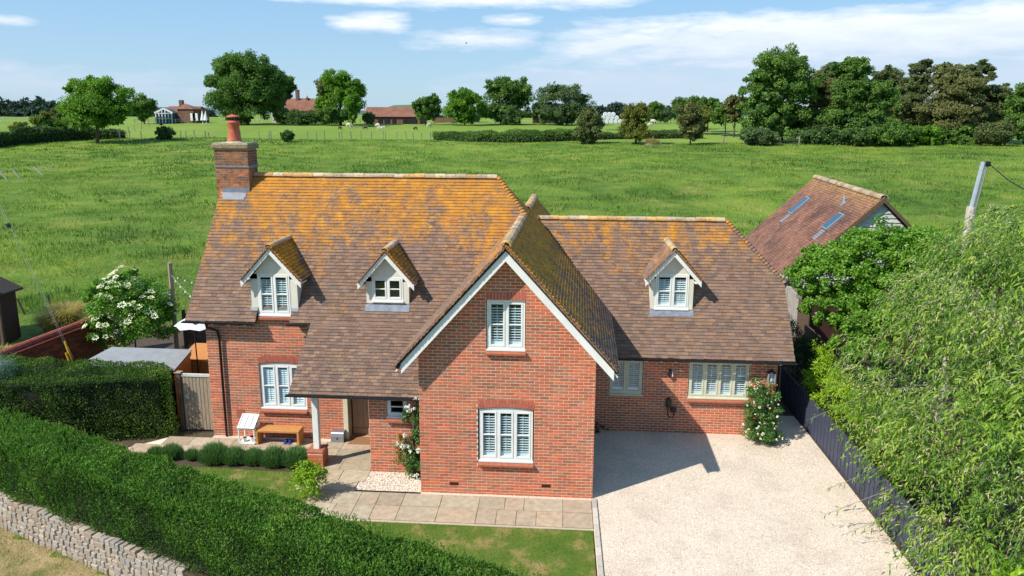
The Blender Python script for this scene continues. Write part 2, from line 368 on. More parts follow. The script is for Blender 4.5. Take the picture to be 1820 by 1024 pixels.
    def old(n, l, c):
        t = tex(n, l, .9, 5, .65); c = mix(n, l, 1, c, ramp(n, l, t, [(.32, (.45, .47, .5)), (.6, (1.05, .95, .9))]), 'MULTIPLY')
        g = n.new('ShaderNodeNewGeometry'); sp = n.new('ShaderNodeSeparateXYZ'); l.new(g.outputs['Position'], sp.inputs[0])
        mr = n.new('ShaderNodeMapRange'); mr.inputs[1].default_value = 5.2; mr.inputs[2].default_value = 6.1; l.new(sp.outputs[2], mr.inputs[0])
        k = mathn(n, l, 'MULTIPLY', mr.outputs[0], ramp(n, l, tex(n, l, 5, 5, .7), [(.4, (0, 0, 0)), (.6, (.9, .9, .9))]))
        return mix(n, l, k, c, (.42, .25, .09))
    tinted('barn_tile', .85, 30, .7, .004, extra=old)
    plain('roof_deck', (.05, .04, .035), rough=.9)
    plain('white_paint', (.80, .79, .76), (.70, .69, .65), .45, 3, spec=.4)
    plain('cream_paint', (.64, .62, .47), (.56, .54, .40), .45, 4, spec=.4)
    plain('render_white', (.70, .665, .575), (.60, .565, .48), .8, 2.2)
    plain('shutter', (.82, .83, .82), (.76, .77, .76), .5, 3)
    plain('black_plastic', (.012, .012, .014), (.008, .008, .01), .35, 5, spec=.5)
    plain('lead', (.22, .25, .30), (.13, .15, .19), .55, 7, metal=.0, bmp=.002)
    plain('sill_tile', (.42, .13, .07), (.26, .09, .055), .75, 12, bmp=.003)
    plain('terracotta', (.45, .115, .055), (.33, .08, .045), .7, 8, c3=(.52, .17, .09), bmp=.003)
    plain('concrete_flaunch', (.42, .37, .25), (.18, .15, .09), .9, 10, c3=(.5, .46, .36), bmp=.01)
    plain('mossy_cap', (.24, .19, .11), (.09, .07, .045), .95, 12, c3=(.36, .30, .19), bmp=.01)
    plain('oak', (.50, .235, .075), (.38, .16, .05), .5, 5, stretch=(1, 8, 8), c3=(.56, .29, .10), bmp=.001)
    plain('door_wood', (.52, .34, .22), (.40, .25, .16), .6, 4, stretch=(9, 9, 1), bmp=.001)
    plain('gate_wood', (.30, .235, .165), (.18, .135, .095), .8, 4, stretch=(9, 9, 1), c3=(.38, .31, .23), bmp=.003)
    plain('grey_wood', (.33, .30, .26), (.17, .14, .11), .85, 3, stretch=(8, 8, 1), c3=(.47, .44, .40), bmp=.006)
    plain('boards_grey', (.50, .50, .48), (.30, .29, .27), .85, 3, stretch=(1, 1, 8), c3=(.60, .60, .58), bmp=.004)
    plain('log_wood', (.55, .50, .43), (.30, .26, .21), .8, 3, stretch=(1, 8, 8), bmp=.006)
    plain('cedar', (.50, .205, .055), (.36, .13, .035), .55, 5, stretch=(8, 8, 1), c3=(.56, .27, .09))
    plain('dark_wood', (.075, .026, .022), (.038, .015, .014), .7, 5, stretch=(1, 1, 8), bmp=.003)
    plain('brown_wood', (.13, .085, .055), (.07, .045, .03), .8, 4, stretch=(8, 8, 1), bmp=.004)
    plain('navy_fence', (.062, .07, .105), (.045, .05, .078), .6, 5, stretch=(6, 6, 1), bmp=.002)
    plain('felt_grey', (.29, .30, .31), (.22, .23, .24), .85, 4, bmp=.004)
    plain('red_coping', (.30, .075, .05), (.18, .045, .035), .7, 7, c3=(.38, .11, .07), bmp=.004)
    plain('yellow_plastic', (.65, .38, .02), (.55, .30, .02), .45, 5)
    plain('steel', (.45, .48, .52), (.30, .33, .38), .35, 12, metal=.8)
    plain('galvanised', (.50, .54, .60), (.38, .42, .48), .45, 10, metal=.5)
    plain('wire_grey', (.25, .27, .28), rough=.5, metal=.3)
    plain('doormat', (.30, .155, .075), (.22, .11, .05), .95, 40, bmp=.004)
    plain('parasol_cloth', (.62, .63, .66), (.55, .56, .60), .8, 3)
    plain('magenta', (.45, .02, .08), rough=.6)
    plain('blue_rubber', (.02, .06, .30), rough=.6)
    plain('bark', (.14, .105, .075), (.07, .05, .035), .9, 6, stretch=(3, 3, 1), bmp=.02)
    plain('bark_grey', (.30, .27, .22), (.17, .15, .12), .9, 6, stretch=(3, 3, 1), bmp=.01)
    plain('hedge_core', (.022, .028, .012), (.012, .014, .008), .95, 5)  # near-black, shade between the leaves put into the colour
    plain('wool', (.62, .57, .47), (.50, .45, .36), .95, 5, bmp=.03)
    plain('sheep_dark', (.06, .05, .045), rough=.9)
    plain('farm_roof', (.20, .085, .055), (.13, .06, .042), .85, .5, c3=(.25, .12, .08), bmp=.05)
    plain('green_roof', (.14, .24, .20), (.10, .19, .16), .7, .5)
    plain('pale_wall', (.50, .48, .43), (.38, .36, .32), .85, .7)
    plain('farm_brick', (.20, .105, .07), (.13, .07, .05), .85, .7)
    plain('opening_shade', (.015, .015, .018), rough=.8)  # near-black, shade inside far windows and bays put into the colour
    plain('bale_wrap', (.62, .64, .66), (.50, .52, .55), .4, 2)
    plain('far_white', (.75, .77, .80), (.62, .64, .68), .6, 2)
    plain('dead_heap', (.25, .18, .13), (.13, .09, .065), .95, 3, bmp=.1)
    plain('hill', (.06, .10, .115), (.045, .08, .09), .95, .01)  # blue of the distant air is put into this colour
    plain('far_hill_green', (.10, .17, .05), (.07, .12, .045), .95, .01)
    plain('post_wood', (.28, .25, .21), (.16, .14, .12), .85, 3)
    plain('pale_post', (.58, .56, .50), (.44, .42, .37), .8, 3)
    plain('bird', (.02, .02, .02), rough=.8)
    plain('white_petal', (.78, .77, .70), (.66, .66, .52), .6, 9)
    plain('cream_petal', (.72, .72, .50), (.60, .64, .36), .6, 9)
    plain('pink_petal', (.45, .16, .30), rough=.6)
    tinted('slab', .85, 7, .8, .004)
    tinted('stone', .9, 18, .7, .01)
    tinted('kerb', .85, 20, .7, .004)
    # window glass: thin sheet, mostly clear with a sky reflection
    m, n, l = newmat('glass'); o = n.new('ShaderNodeOutputMaterial'); tr = n.new('ShaderNodeBsdfTransparent'); tr.inputs[0].default_value = (.93, .985, 1.0, 1)
    gl = n.new('ShaderNodeBsdfGlossy'); gl.inputs['Roughness'].default_value = .04; fr = n.new('ShaderNodeLayerWeight')
    ms = n.new('ShaderNodeMixShader'); l.new(mathn(n, l, 'ADD', mathn(n, l, 'MULTIPLY', mathn(n, l, 'POWER', fr.outputs['Facing'], 4.0), .6), .035), ms.inputs[0]); l.new(tr.outputs[0], ms.inputs[1]); l.new(gl.outputs[0], ms.inputs[2]); l.new(ms.outputs[0], o.inputs[0])
    plain('skylight_glass', (.03, .08, .14), (.02, .05, .09), .12, 3, spec=.8)
    plain('inside', (.06, .07, .075), rough=.9)  # dark tone carries the shade of the unlit rooms
    # foliage
    foliage('lf_field', [(.045, .11, .016), (.10, .195, .025), (.16, .26, .034), (.26, .29, .065)], .3, .6, .2)
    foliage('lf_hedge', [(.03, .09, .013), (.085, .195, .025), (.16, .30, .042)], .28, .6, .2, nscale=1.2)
    foliage('lf_hedge2', [(.03, .07, .012), (.07, .14, .02), (.14, .23, .03)], .28, .6, .2, nscale=1.5)
    foliage('lf_willow', [(.035, .09, .012), (.09, .19, .02), (.18, .30, .03), (.33, .41, .06)], .3, .5, .3)
    foliage('lf_catkin', [(.36, .33, .19), (.50, .44, .29), (.60, .53, .39)], .25, .8, .1)
    foliage('lf_bright', [(.06, .15, .016), (.13, .28, .024), (.22, .38, .04)], .38, .45, .4)
    foliage('lf_lime', [(.14, .28, .015), (.27, .42, .02), (.42, .50, .02)], .38, .45, .4)
    foliage('lf_dark', [(.015, .035, .012), (.03, .07, .02), (.05, .10, .03)], .2, .6, .25)
    foliage('lf_lav', [(.05, .12, .04), (.10, .21, .07), (.18, .30, .12)], .25, .6, .2)
    foliage('lf_rose', [(.03, .09, .018), (.07, .17, .03), (.12, .24, .05)], .3, .45, .4)
    foliage('lf_blue', [(.12, .20, .16), (.22, .32, .28), (.32, .42, .38)], .2, .7, .2)
    foliage('lf_straw', [(.22, .13, .05), (.36, .24, .10), (.30, .30, .07), (.46, .34, .17)], .3, .7, .2)
    foliage('lf_drygrass', [(.14, .18, .035), (.36, .27, .12), (.48, .37, .19), (.56, .46, .28)], .3, .8, .1)
    foliage('lf_lawn', [(.05, .12, .015), (.09, .17, .025), (.14, .20, .04), (.30, .25, .10)], .3, .7, .15)
    foliage('tr_green', [(.04, .095, .018), (.095, .185, .032), (.17, .275, .05)], .3, .6, .25)
    foliage('tr_bright', [(.055, .13, .014), (.12, .25, .022), (.21, .36, .036)], .35, .6, .25)
    foliage('tr_dark', [(.03, .065, .018), (.065, .125, .03), (.11, .185, .045)], .25, .6, .25)
    foliage('tr_olive', [(.05, .075, .025), (.10, .13, .042), (.16, .185, .065)], .2, .7, .2)
    foliage('tr_brown', [(.07, .08, .028), (.135, .145, .048), (.21, .205, .075)], .2, .7, .2)
    foliage('tr_grey', [(.05, .09, .035), (.10, .155, .06), (.16, .22, .09)], .3, .6, .2)
    foliage('tr_far', [(.03, .055, .045), (.045, .075, .055), (.06, .10, .065)], .1, .8, .1)
    foliage('tr_yellow', [(.08, .10, .02), (.16, .18, .03), (.26, .26, .05)], .3, .6, .2)
mats()

# ------------------------------------------------------------------ ground
def ground():
    def axis(a, b, st, far, gr):
        mid = list(np.arange(a, b, st)); lo = []; v = a; s = st
        while v > -far: s *= gr; v -= s; lo.append(v)
        hi = []; v = mid[-1]; s = st
        while v < far: s *= gr; v += s; hi.append(v)
        return np.array(lo[::-1]+mid+hi)
    xs = axis(-60, 60, .62, 6000, 1.25); ys = axis(-8, 118, .62, 6000, 1.22)
    X, Y = np.meshgrid(xs, ys, indexing='ij'); Z = T(X, Y)
    w = np.clip((Y-15)/8, 0, 1)*np.clip((135-Y)/30, 0, 1)
    Z = Z+w*((fbm(X/2.6, Y/1.9, 4)-.45)*.32+(fbm(X/.9, Y/.8, 2)-.35)*.12)
    V = np.stack([X, Y, Z], -1).reshape(-1, 3); nx, ny = len(xs), len(ys); i = np.arange(nx*ny).reshape(nx, ny)
    F = np.stack([i[:-1, :-1], i[1:, :-1], i[1:, 1:], i[:-1, 1:]], -1).reshape(-1, 4)
    o = link('ground', mesh_np('ground', V, F), 'field_grass', smooth=True); tag(o, kind='structure')
    return o
ground()
def sheet(name, pts, z, mat, kind='structure'):
    me = bpy.data.meshes.new(name); me.from_pydata([(p[0], p[1], z) for p in pts], [], [tuple(range(len(pts)))])
    o = link(name, me, mat); o['kind'] = kind; return o
def wl(x, off=0): return -.415*(x+9.6)-1.3+off    # line of the stone wall face
sheet('garden_soil', [(-14.2, wl(-14.2, .2)), (4.12, wl(4.12, .2)), (4.2, -9.5), (16, -9.5), (16, 13.6), (-13.6, 13.6)], -.02, 'soil')
sheet('dry_verge', [(-26, wl(-26, .1)), (-26, -14), (9.5, -14), (4.1, wl(4.1, .1))], -.57, 'dry_verge')
sheet('gravel_drive', [(4.17, -9.3), (10.45, -9.3), (10.42, 4.6), (10.4, 5.2), (9.7, 5.2), (9.38, 3.78), (4.10, 3.78), (4.10, -.02), (4.17, -.02)], .012, 'gravel')
sheet('side_alley', [(9.38, 3.80), (9.7, 5.22), (10.4, 5.22), (10.4, 9.5), (9.38, 9.5)], .006, 'soil')
sheet('lawn', [(.3, -6.5), (4.05, -6.5), (4.05, -1.32), (-2.5, -1.32), (-2.5, .05), (-3.1, .75), (-8.5, 1.0), (-8.5, .2), (-3.2, -1.9)], .004, 'lawn')
sheet('gravel_bed', [(-1.62, -.02), (0.0, -.02), (0.0, .9), (-1.46, .9)], .015, 'gravel')
sheet('planting_bed', [(-8.3, .9), (-3.1, .72), (-3.1, 1.42), (-8.3, 1.5)], .012, 'soil')
sheet('gravel_margin', [(-6.4, 2.42), (-2.7, 2.42), (-2.7, 2.62), (-6.4, 2.62)], .016, 'gravel')
sheet('gravel_edge', [(0, -.12), (4.1, -.12), (4.1, 0), (0, 0)], .016, 'gravel')

def pebbles(name, n, xr, yr, smin, smax, mask=None, z=.015):
    x = rng.uniform(*xr, n); y = rng.uniform(*yr, n)
    if mask is not None: k = mask(x, y); x = x[k]; y = y[k]
    n = len(x); s = rng.uniform(smin, smax, n)[:, None]
    O = np.array([[1, 0, 0], [0, 1, 0], [-1, 0, 0], [0, -1, 0], [0, 0, 1]], float)
    V = O[None]*s[:, :, None]*np.array([1, .8, .6]); V = V+rng.normal(0, .25, V.shape)*s[:, :, None]; V += np.stack([x, y, np.full(n, z)], -1)[:, None]
    F = (np.array([[0, 1, 4], [1, 2, 4], [2, 3, 4], [3, 0, 4]])[None]+5*np.arange(n)[:, None, None]).reshape(-1, 3)
    pal = np.array([[.54, .44, .35], [.68, .58, .48], [.78, .70, .61], [.42, .33, .26], [.62, .50, .39]]); t = pal[rng.integers(0, 5, n)]
    me = mesh_np(name, V.reshape(-1, 3), F, np.repeat(t, 5, 0)); o = link(name, me, 'pebble'); o['kind'] = 'stuff'; return o
pebbles('gravel_stones', 20000, (4.15, 10.4), (-6.5, 3.75), .006, .015)
pebbles('gravel_bed_stones', 4200, (-1.6, 0), (0, .88), .012, .032, lambda x, y: y < 1)
pebbles('gravel_margin_stones', 2600, (-6.4, 4.1), (-.11, 2.6), .01, .024, lambda x, y: ((x > 0) & (y < -.01)) | ((x < -2.7) & (y > 2.43)))

def litter():
    n = 420; x = rng.uniform(4.3, 10.3, n); y = rng.uniform(-6, 3.7, n); k = rng.random(n) < np.clip((x-3)/7, .25, 1); x, y = x[k], y[k]; n = len(x)
    leaves('fallen_leaves', np.stack([x, y, np.full(n, .03)], -1), unit(np.stack([rng.normal(size=n), rng.normal(size=n), .1*np.ones(n)], -1)), np.tile([0, 0, 1.], (n, 1)), rng.uniform(.02, .06, n), .018, 'lf_straw', None, kind='stuff')
def blades(name, x, y, zf, h0, h1, w, mat, lean=.35, kind='stuff', rnd=None, parent=None):
    n = len(x); a = rng.uniform(0, 2*math.pi, n); P = np.stack([x, y, zf], -1)
    D = np.stack([np.cos(a)*lean*rng.random(n), np.sin(a)*lean*rng.random(n), np.ones(n)], -1)
    N = np.stack([np.cos(a+.3), np.sin(a+.3), np.zeros(n)], -1)
    return leaves(name, P, D, N, rng.uniform(h0, h1, n), w, mat, parent, rnd, bend=.12, kind=kind)
# pasture tufts: denser near, clumped
def tufts():
    xs = []; ys = []; 
    n = 300000; y = 14+96*rng.random(n)**1.25; hw = (y+20)*.80+4; x = -2+rng.uniform(-1, 1, n)*hw
    d = fbm(x/2.6, y/1.9, 3); k = rng.random(n) < np.clip((d-.33)*5, .12, 1)
    k &= ~((x > -7.5) & (x < 9.8) & (y < 17)) & ~((x > -13.8) & (x < 10.6) & (y < 14.5))
    x = x[k]; y = y[k]; d = d[k]; sc = .8+y/60
    c = fbm(x/9, y/9, 3)
    pat = fbm(x/6.5+4, y/5+9, 4); d = d+np.clip(pat-.48, 0, 1)*1.5
    blades('grass_tufts', x, y, T(x, y)-.02, .12, .46, .03*sc, 'lf_field', .8, rnd=np.clip(.92-2.3*(d-.38)+(c-.45)*2.0+rng.normal(0, .14, len(x)), 0, 1))
tufts()
def lawn_grass():
    n = 52000; x = rng.uniform(-8, 4.05, n); y = rng.uniform(-6, .95, n)
    k = ((y < -1.34) & (x > -3)) | ((x < -2.5) & (y < .85)); k &= y > wl(x, 1.3); x = x[k]; y = y[k]
    d = fbm(x*1.3+5, y*1.3, 4)
    blades('lawn_grass', x, y, np.full(len(x), .003), .02, .055, .008, 'lf_lawn', 1.0, rnd=np.clip((d-.28)*1.9+rng.normal(0, .12, len(x)), 0, 1))
    n = 40000; x = rng.uniform(-13, -1, n); y = rng.uniform(-6.5, 1.2, n); k = y < wl(x, -.02); x = x[k]; y = y[k]
    d = fbm(x*1.1+2, y*1.1, 4)
    blades('verge_grass', x, y, np.full(len(x), -.575), .04, .16, .009, 'lf_drygrass', 1.6, rnd=np.clip(.1+(d-.25)*2.0+rng.normal(0, .2, len(x)), 0, 1))
lawn_grass(); litter()

# ------------------------------------------------------------------ paving
PAL_SLAB = (lambda a: a*.6+a.mean(0)*.4)(np.array([[.36, .26, .19], [.39, .31, .23], [.42, .34, .255], [.33, .25, .19], [.41, .295, .22], [.37, .315, .245]]))*np.array([1.05, 1.08, 1.02])
def proto_boxes(name, n, pal, jit, size=(1, 1, 1), mat='slab', bev=0):
    out = []
    for i in range(n):
        V, F = boxes_np([[0, 0, 0]], [size[0]/2, 0, 0], [0, size[1]/2, 0], [0, 0, size[2]/2]); V = V+rng.normal(0, jit, V.shape)*np.array(size)
        t = pal[i % len(pal)]*rng.uniform(.85, 1.15)
        me = mesh_np(name, V, F, np.tile(t, (8, 1))); me.materials.append(MATS[mat]); out.append(me)
    return out
def piece(name, me, loc, parent, scale=(1, 1, 1), rot=None):
    o = bpy.data.objects.new(name, me); COL.objects.link(o); o.parent = parent; loc = np.asarray(loc, float)
    o.location = Vector((loc-WL[parent]).tolist()); o.scale = Vector([float(s) for s in scale])
    if rot is not None: o.rotation_euler = rot
    WL[o] = loc; return o
def paving():
    pr = proto_boxes('slab', 12, PAL_SLAB, .004)
    base = MB().box(-2.6, 4.07, -1.28, -.12, -.03, .012).build('paving_base', 'mortar'); base['kind'] = 'structure'
    def row(x0, x1, y0, y1, parent, slant=0.):
        x = x0
        while x < x1-.05:
            w = min(random.choice((.45, .6, .75, .9)), x1-x)
            if x1-x-w < .25: w = x1-x
            piece('slab', random.choice(pr), ((x+w/2), (y0+y1)/2, .018+random.uniform(-.002, .003)), parent, (w-.014, y1-y0-.014, .035)); x += w
    for y0, y1 in ((-1.28, -.68), (-.68, -.12)): row(-2.6, 4.07, y0, y1, base)
    b2 = MB().prism([(-3.12, 1.42, -.03), (-3.12, .05, -.03), (-2.6, -.12, -.03), (-1.62, -.12, -.03), (-1.46, 1.0, -.03), (-1.46, 2.95, -.03), (-2.7, 2.95, -.03), (-2.7, 2.42, -.03), (-7.6, 2.42, -.03), (-8.6, 1.5, -.03)], (0, 0, .04)).build('path_base', 'mortar'); b2['kind'] = 'structure'
    ys = [-.12, .35, .9, 1.45, 2.0, 2.45, 2.93]
    for a, b in zip(ys[:-1], ys[1:]):
        row(-3.05 if b < 2.5 else -2.68, -1.62+(.15 if a > .3 else 0), a, b, b2)
    for a, b in ((1.45, 1.93), (1.93, 2.42)): row(-8.3 if a < 1.6 else -7.6, -3.06, a, b, b2)
    # kerb
    kb = MB().box(4.08, 4.20, -9.3, -.02, -.03, .012).build('kerb_base', 'mortar'); kb['kind'] = 'structure'
    kp = proto_boxes('kerb_stone', 6, np.array([[.47, .43, .36], [.42, .38, .32], [.50, .45, .38]]), .006, mat='kerb')
    y = -.04
    while y > -7:
        w = random.uniform(.28, .5); piece('kerb_stone', random.choice(kp), (4.14, y-w/2, .025), kb, (.105, w-.015, .05)); y -= w
    dc = MB().lathe((-6.15, 1.78, .03), [(.20, 0), (.20, .012)], 20).build('drain_cover', 'concrete_flaunch'); tag(dc, 'round stone drain cover set in the path behind the lavender', 'drain cover')
paving()

# ------------------------------------------------------------------ the brick house
HOUSE = thing('brick_house', (1, 3, 0), 'red brick cottage with steep clay tile roof covered in orange lichen', 'house')
BR_PAL = (lambda a: a*.88+a.mean(0)*.12)(np.array([[.54, .150, .070], [.50, .138, .068], [.46, .150, .078], [.37, .150, .085], [.42, .175, .100], [.33, .155, .092], [.57, .160, .070], [.48, .135, .070], [.43, .150, .082]]))*np.array([1.12, 1.04, 1.0])
brick_lib = []
for i in range(24):
    V, F = boxes_np([[0, 0, 0]], [.1065, 0, 0], [0, .012, 0], [0, 0, .0298]); V = V+rng.normal(0, .0006, V.shape)
    me = mesh_np('brick', V, F, np.tile(BR_PAL[i % 9]*rng.uniform(.85, 1.12), (8, 1))); me.materials.append(MATS['brick']); brick_lib.append(me)
BUDGET = {'brick': 300}
def backing(name, u0, u1, y, z0, ztop, openings, parent, thick=.25, axis='x', mat='mortar', yrec=.0003):
    """wall body as strips, ztop(u) piecewise linear; openings (a,b,c,d)"""
    us = sorted(set([u0, u1]+[o[0] for o in openings]+[o[1] for o in openings]+[k for k in getattr(ztop, 'knots', []) if u0 < k < u1])); us = [u for u in us if u0 <= u <= u1]
    mb = MB()
    for a, b in zip(us[:-1], us[1:]):
        if b-a < 1e-4: continue
        m = (a+b)/2; zs = sorted([(o[2], o[3]) for o in openings if o[0] < m < o[1]]); cur = z0
        for c, d in zs+[(None, None)]:
            if c is None: ta, tb = ztop(a), ztop(b)
            else: ta = tb = c
            if min(ta, tb)-cur > -1e-3 and max(ta, tb)-cur > 1e-3:
                q = [(a, cur), (b, cur), (b, tb), (a, ta)]
                mb.prism([(u, y+yrec, z) for u, z in q], (0, thick, 0)) if axis == 'x' else mb.prism([(y-yrec, u, z) for u, z in q], (-thick, 0, 0))
            cur = d
    return mb.build(name, mat, parent)
def bricks(u0, u1, y, z0, ztop, openings, parent, full=False, palette=BR_PAL, mat='brick', seed=0, xinv=None):
    """stretcher bond bricks of one wall facing -y; returns nothing; whole ones may be single objects"""
    r = np.random.default_rng(seed+5); C = []; A = []; TT = []; singles = []
    k = 0; zmax = max(ztop(u) for u in np.linspace(u0, u1, 40)); patch = VN(seed+11)
    while z0+k*.075 < zmax:
        za = z0+k*.075; zb = za+.065; zc = (za+zb)/2; u = u0-(.1125 if k % 2 else 0); k += 1
        us = np.linspace(u0, u1, 400); ok = np.array([ztop(v) > zb-.01 for v in us])
        if not ok.any(): continue
        ua, ub = us[ok][0], us[ok][-1]
        while u < ub:
            a, b = max(u+.007, ua), min(u+.218, ub); u += .225
            segs = [(a, b)]
            for o in openings:
                if o[2] < zc < o[3]:
                    ns = []
                    for s, e in segs:
                        if e <= o[0] or s >= o[1]: ns.append((s, e)); continue
                        if s < o[0]: ns.append((s, o[0]-.004))
                        if e > o[1]: ns.append((o[1]+.004, e))
                    segs = ns
            for s, e in segs:
                if e-s < .025: continue
                j = patch(np.array([s*.8]), np.array([zc*2.0]))[0]
                idx = int(np.clip(j*9+r.normal(0, 2.6), 0, 8.99)); 
                if full and e-s > .205 and BUDGET['brick'] > 0 and full(s, zc):
                    BUDGET['brick'] -= 1; singles.append(((s+e)/2, zc)); continue
                C.append(((s+e)/2, y+.0075+r.normal(0, .0006), zc)); A.append((e-s)/2); TT.append(palette[idx]*r.uniform(.82, 1.15))
    C = np.array(C); n = len(C); AA = np.zeros((n, 3)); AA[:, 0] = A
    V, F = boxes_np(C, AA, [0, .012, 0], [0, 0, .0298], jit=.0005)
    put('brick', V, F, mat, parent, tint=np.repeat(np.array(TT), 8, 0), kind='stuff')
    for s, z in singles: piece('brick', random.choice(brick_lib), (s, y+.0075+random.gauss(0, .0005), z), parent)
class ZT:
    def __init__(s, pts): s.p = pts; s.knots = [a for a, b in pts]
    def __call__(s, u): return float(np.interp(u, [a for a, b in s.p], [b for a, b in s.p]))
def header(parent, x0, x1, z, y, rise=0., h=.2, rows=1):
    """red brick soldier or rowlock arch above an opening, z at springing"""
    ar = []; n = int(round((x1-x0)/.075)); C = []; TT = []; Bv = []; Av = []
    mb = MB(); w = x1-x0
    N = 12; f = lambda t: rise*(1-(2*t-1)**2)
    poly = [(x0+w*i/N, y+.004, z+f(i/N)) for i in range(N+1)]+[(x1-w*i/N, y+.004, z+h+f(1-i/N)) for i in range(N+1)]
    mb.prism(poly, (0, .1, 0)).build('arch_mortar', 'mortar', parent)
    for r_ in range(rows):
        hh = h/rows
        for i in range(n):
            t = (i+.5)/n; xx = x0+w*t; ang = (t-.5)*rise*7; zc = z+f(t)+hh*(r_+.5)
            C.append((xx+(zc-z)*math.sin(ang)*.6, y+.006, zc)); Av.append((math.cos(ang)*.0315, 0, -math.sin(ang)*.0315)); Bv.append((math.sin(ang)*(hh/2-.006), 0, math.cos(ang)*(hh/2-.006)))
            TT.append(np.array([.50, .135, .085])*rng.uniform(.85, 1.12))
    for c, a, b, t in zip(C, Av, Bv, TT):
        V, F = boxes_np([c], a, b, (0, .014, 0)); put('arch_brick', V, F, 'brick', parent, tint=np.tile(t, (8, 1)))
def window(x0, x1, z0, z1, y, lights, mat='white_paint', rise=0., bars=1, shut=True, opened=None, sill=True, full_slats=True, silled='brick', slat_tilt=.5, label=None):
    """casement window with interior plantation shutters; y is the outer frame face"""
    w = x1-x0; h = z1-z0; fr = .045; mb = MB()
    mb.box(x0, x0+fr, y, y+.07, z0, z1).box(x1-fr, x1, y, y+.07, z0, z1).box(x0+fr, x1-fr, y, y+.07, z0, z0+fr)
    if rise:
        N = 8; f = lambda t: rise*(1-(2*t-1)**2)
        mb.prism([(x0+fr, y, z1-fr), (x1-fr, y, z1-fr)]+[(x1-fr-(w-2*fr)*i/N, y, z1+f(1-i/N)) for i in range(N+1)], (0, .07, 0))
    else: mb.box(x0+fr, x1-fr, y, y+.07, z1-fr, z1)
    cw = (w-2*fr)/lights
    for i in range(1, lights): mb.box(x0+fr+cw*i-.02, x0+fr+cw*i+.02, y+.003, y+.067, z0+fr, z1-fr)
    win = mb.build('window', mat, HOUSE, bev=.003, label=label)
    for i in range(lights):
        a = x0+fr+cw*i+(.02 if i else 0)+.003; b = x0+fr+cw*(i+1)-(.02 if i < lights-1 else 0)-.003; c, d = z0+fr+.003, z1-fr-.003; s = .042
        m = MB(); yy = y-.008
        m.box(a, a+s, yy, yy+.05, c, d).box(b-s, b, yy, yy+.05, c, d).box(a+s, b-s, yy, yy+.05, c, c+s+.01).box(a+s, b-s, yy, yy+.05, d-s, d)
        for k in range(bars): zz = c+(d-c)*(k+1)/(bars+1); m.box(a+s, b-s, yy+.006, yy+.045, zz-.014, zz+.014)
        sash = m.build('sash', mat, win, bev=.003); 
        zz = [c+s+.01]+[c+(d-c)*(k+1)/(bars+1) for k in range(bars)]+[d-s]
        for k in range(bars+1):
            lo = zz[k]+(.014 if k else 0); hi = zz[k+1]-(.014 if k < bars else 0)
            MB().box(a+s, b-s, yy+.020, yy+.026, lo, hi).build('pane', 'glass', win)
        if shut:
            ys = y+.050; f = MB(); f.box(a+.004, a+.05, ys, ys+.03, c, d).box(b-.05, b-.004, ys, ys+.03, c, d).box(a+.05, b-.05, ys, ys+.03, c, c+.13).box(a+.05, b-.05, ys, ys+.03, d-.07, d)
            f.box((a+b)/2-.006, (a+b)/2+.006, ys-.012, ys-.002, c+.15, d-.09); f.build('shutter_frame', 'shutter', win)
            sl_ = MB(); nz = int((d-c-.2)/.062)
            for q in range(nz):
                zc = c+.157+q*.062; t = slat_tilt+random.uniform(-.05, .05)
                sl_.obox(((a+b)/2, ys+.012, zc), ((b-a)/2-.052, 0, 0), (0, .029*math.cos(t), .029*math.sin(t)), (0, -.006*math.sin(t), .006*math.cos(t)))
            sl_.build('shutter_slat', 'shutter', win, kind='stuff')
    if sill: MB().box(x0-.015, x1+.015, y-.045, y+.02, z0-.045, z0-.001).build('sill', mat, win, bev=.004)
    if silled == 'brick':
        MB().prism([(x0-.03, y-.13, z0-.075), (x0-.03, y-.13, z0-.125), (x0-.03, y+.0, z0-.125), (x0-.03, y+.0, z0-.047)], (w+.06, 0, 0)).build('tile_sill', 'sill_tile', win, bev=.004)
    return win
def wall(name, u0, u1, y, z0, ztop, openings, full=None, seed=0):
    b = backing(name, u0, u1, y, z0, ztop, openings, HOUSE); bricks(u0, u1, y, z0, ztop, openings, b, full, seed=seed); return b
RX0, RX1 = 2.05, 2.33                    # cross ridge x at front and back
# gable front
zt = ZT([(0, 3.70), (2.05, 5.93), (4.1, 3.75)])
ops = [(1.58, 2.49, 3.53, 5.02), (1.38, 2.70, .74, 2.395)]
gw = wall('gable_wall', 0, 4.1, 0, 0, zt, ops, full=lambda u, z: z < 1.95, seed=1)
header(gw, 1.58, 2.49, 4.82, 0, 0, .2, 1); header(gw, 1.38, 2.70, 2.19, 0, .055, .205, 2)
window(1.60, 2.47, 3.66, 4.81, .035, 2, slat_tilt=.05); window(1.41, 2.67, .90, 2.17, .035, 3, rise=.05, slat_tilt=.05)
for x, z in ((.80, .27), (3.0, .30)):
    v = MB().box(x-.105, x+.105, -.012, .01, z-.035, z+.035)
    g_ = v.build('air_brick', 'black_plastic', gw)
# main front wall, left
zt = ZT([(-6.42, 3.42), (-5.02, 3.42), (-5.01, 3.56), (-3.80, 3.56), (-3.79, 3.42), (-1.46, 3.42)])
ops = [(-5.0, -3.68, .74, 2.375), (-2.66, -1.46, 0, 2.2)]
fw = wall('front_wall', -6.42, -1.3, 2.62, 0, zt, ops, seed=2)
header(fw, -5.0, -3.68, 2.175, 2.62, .055, .205, 2)
window(-4.98, -3.70, .90, 2.155, 2.655, 3, rise=.05, slat_tilt=.95)
MB().box(-5.72, -5.50, 2.606, 2.612, .60, .82).build('brick_panel', 'sill_tile', fw)
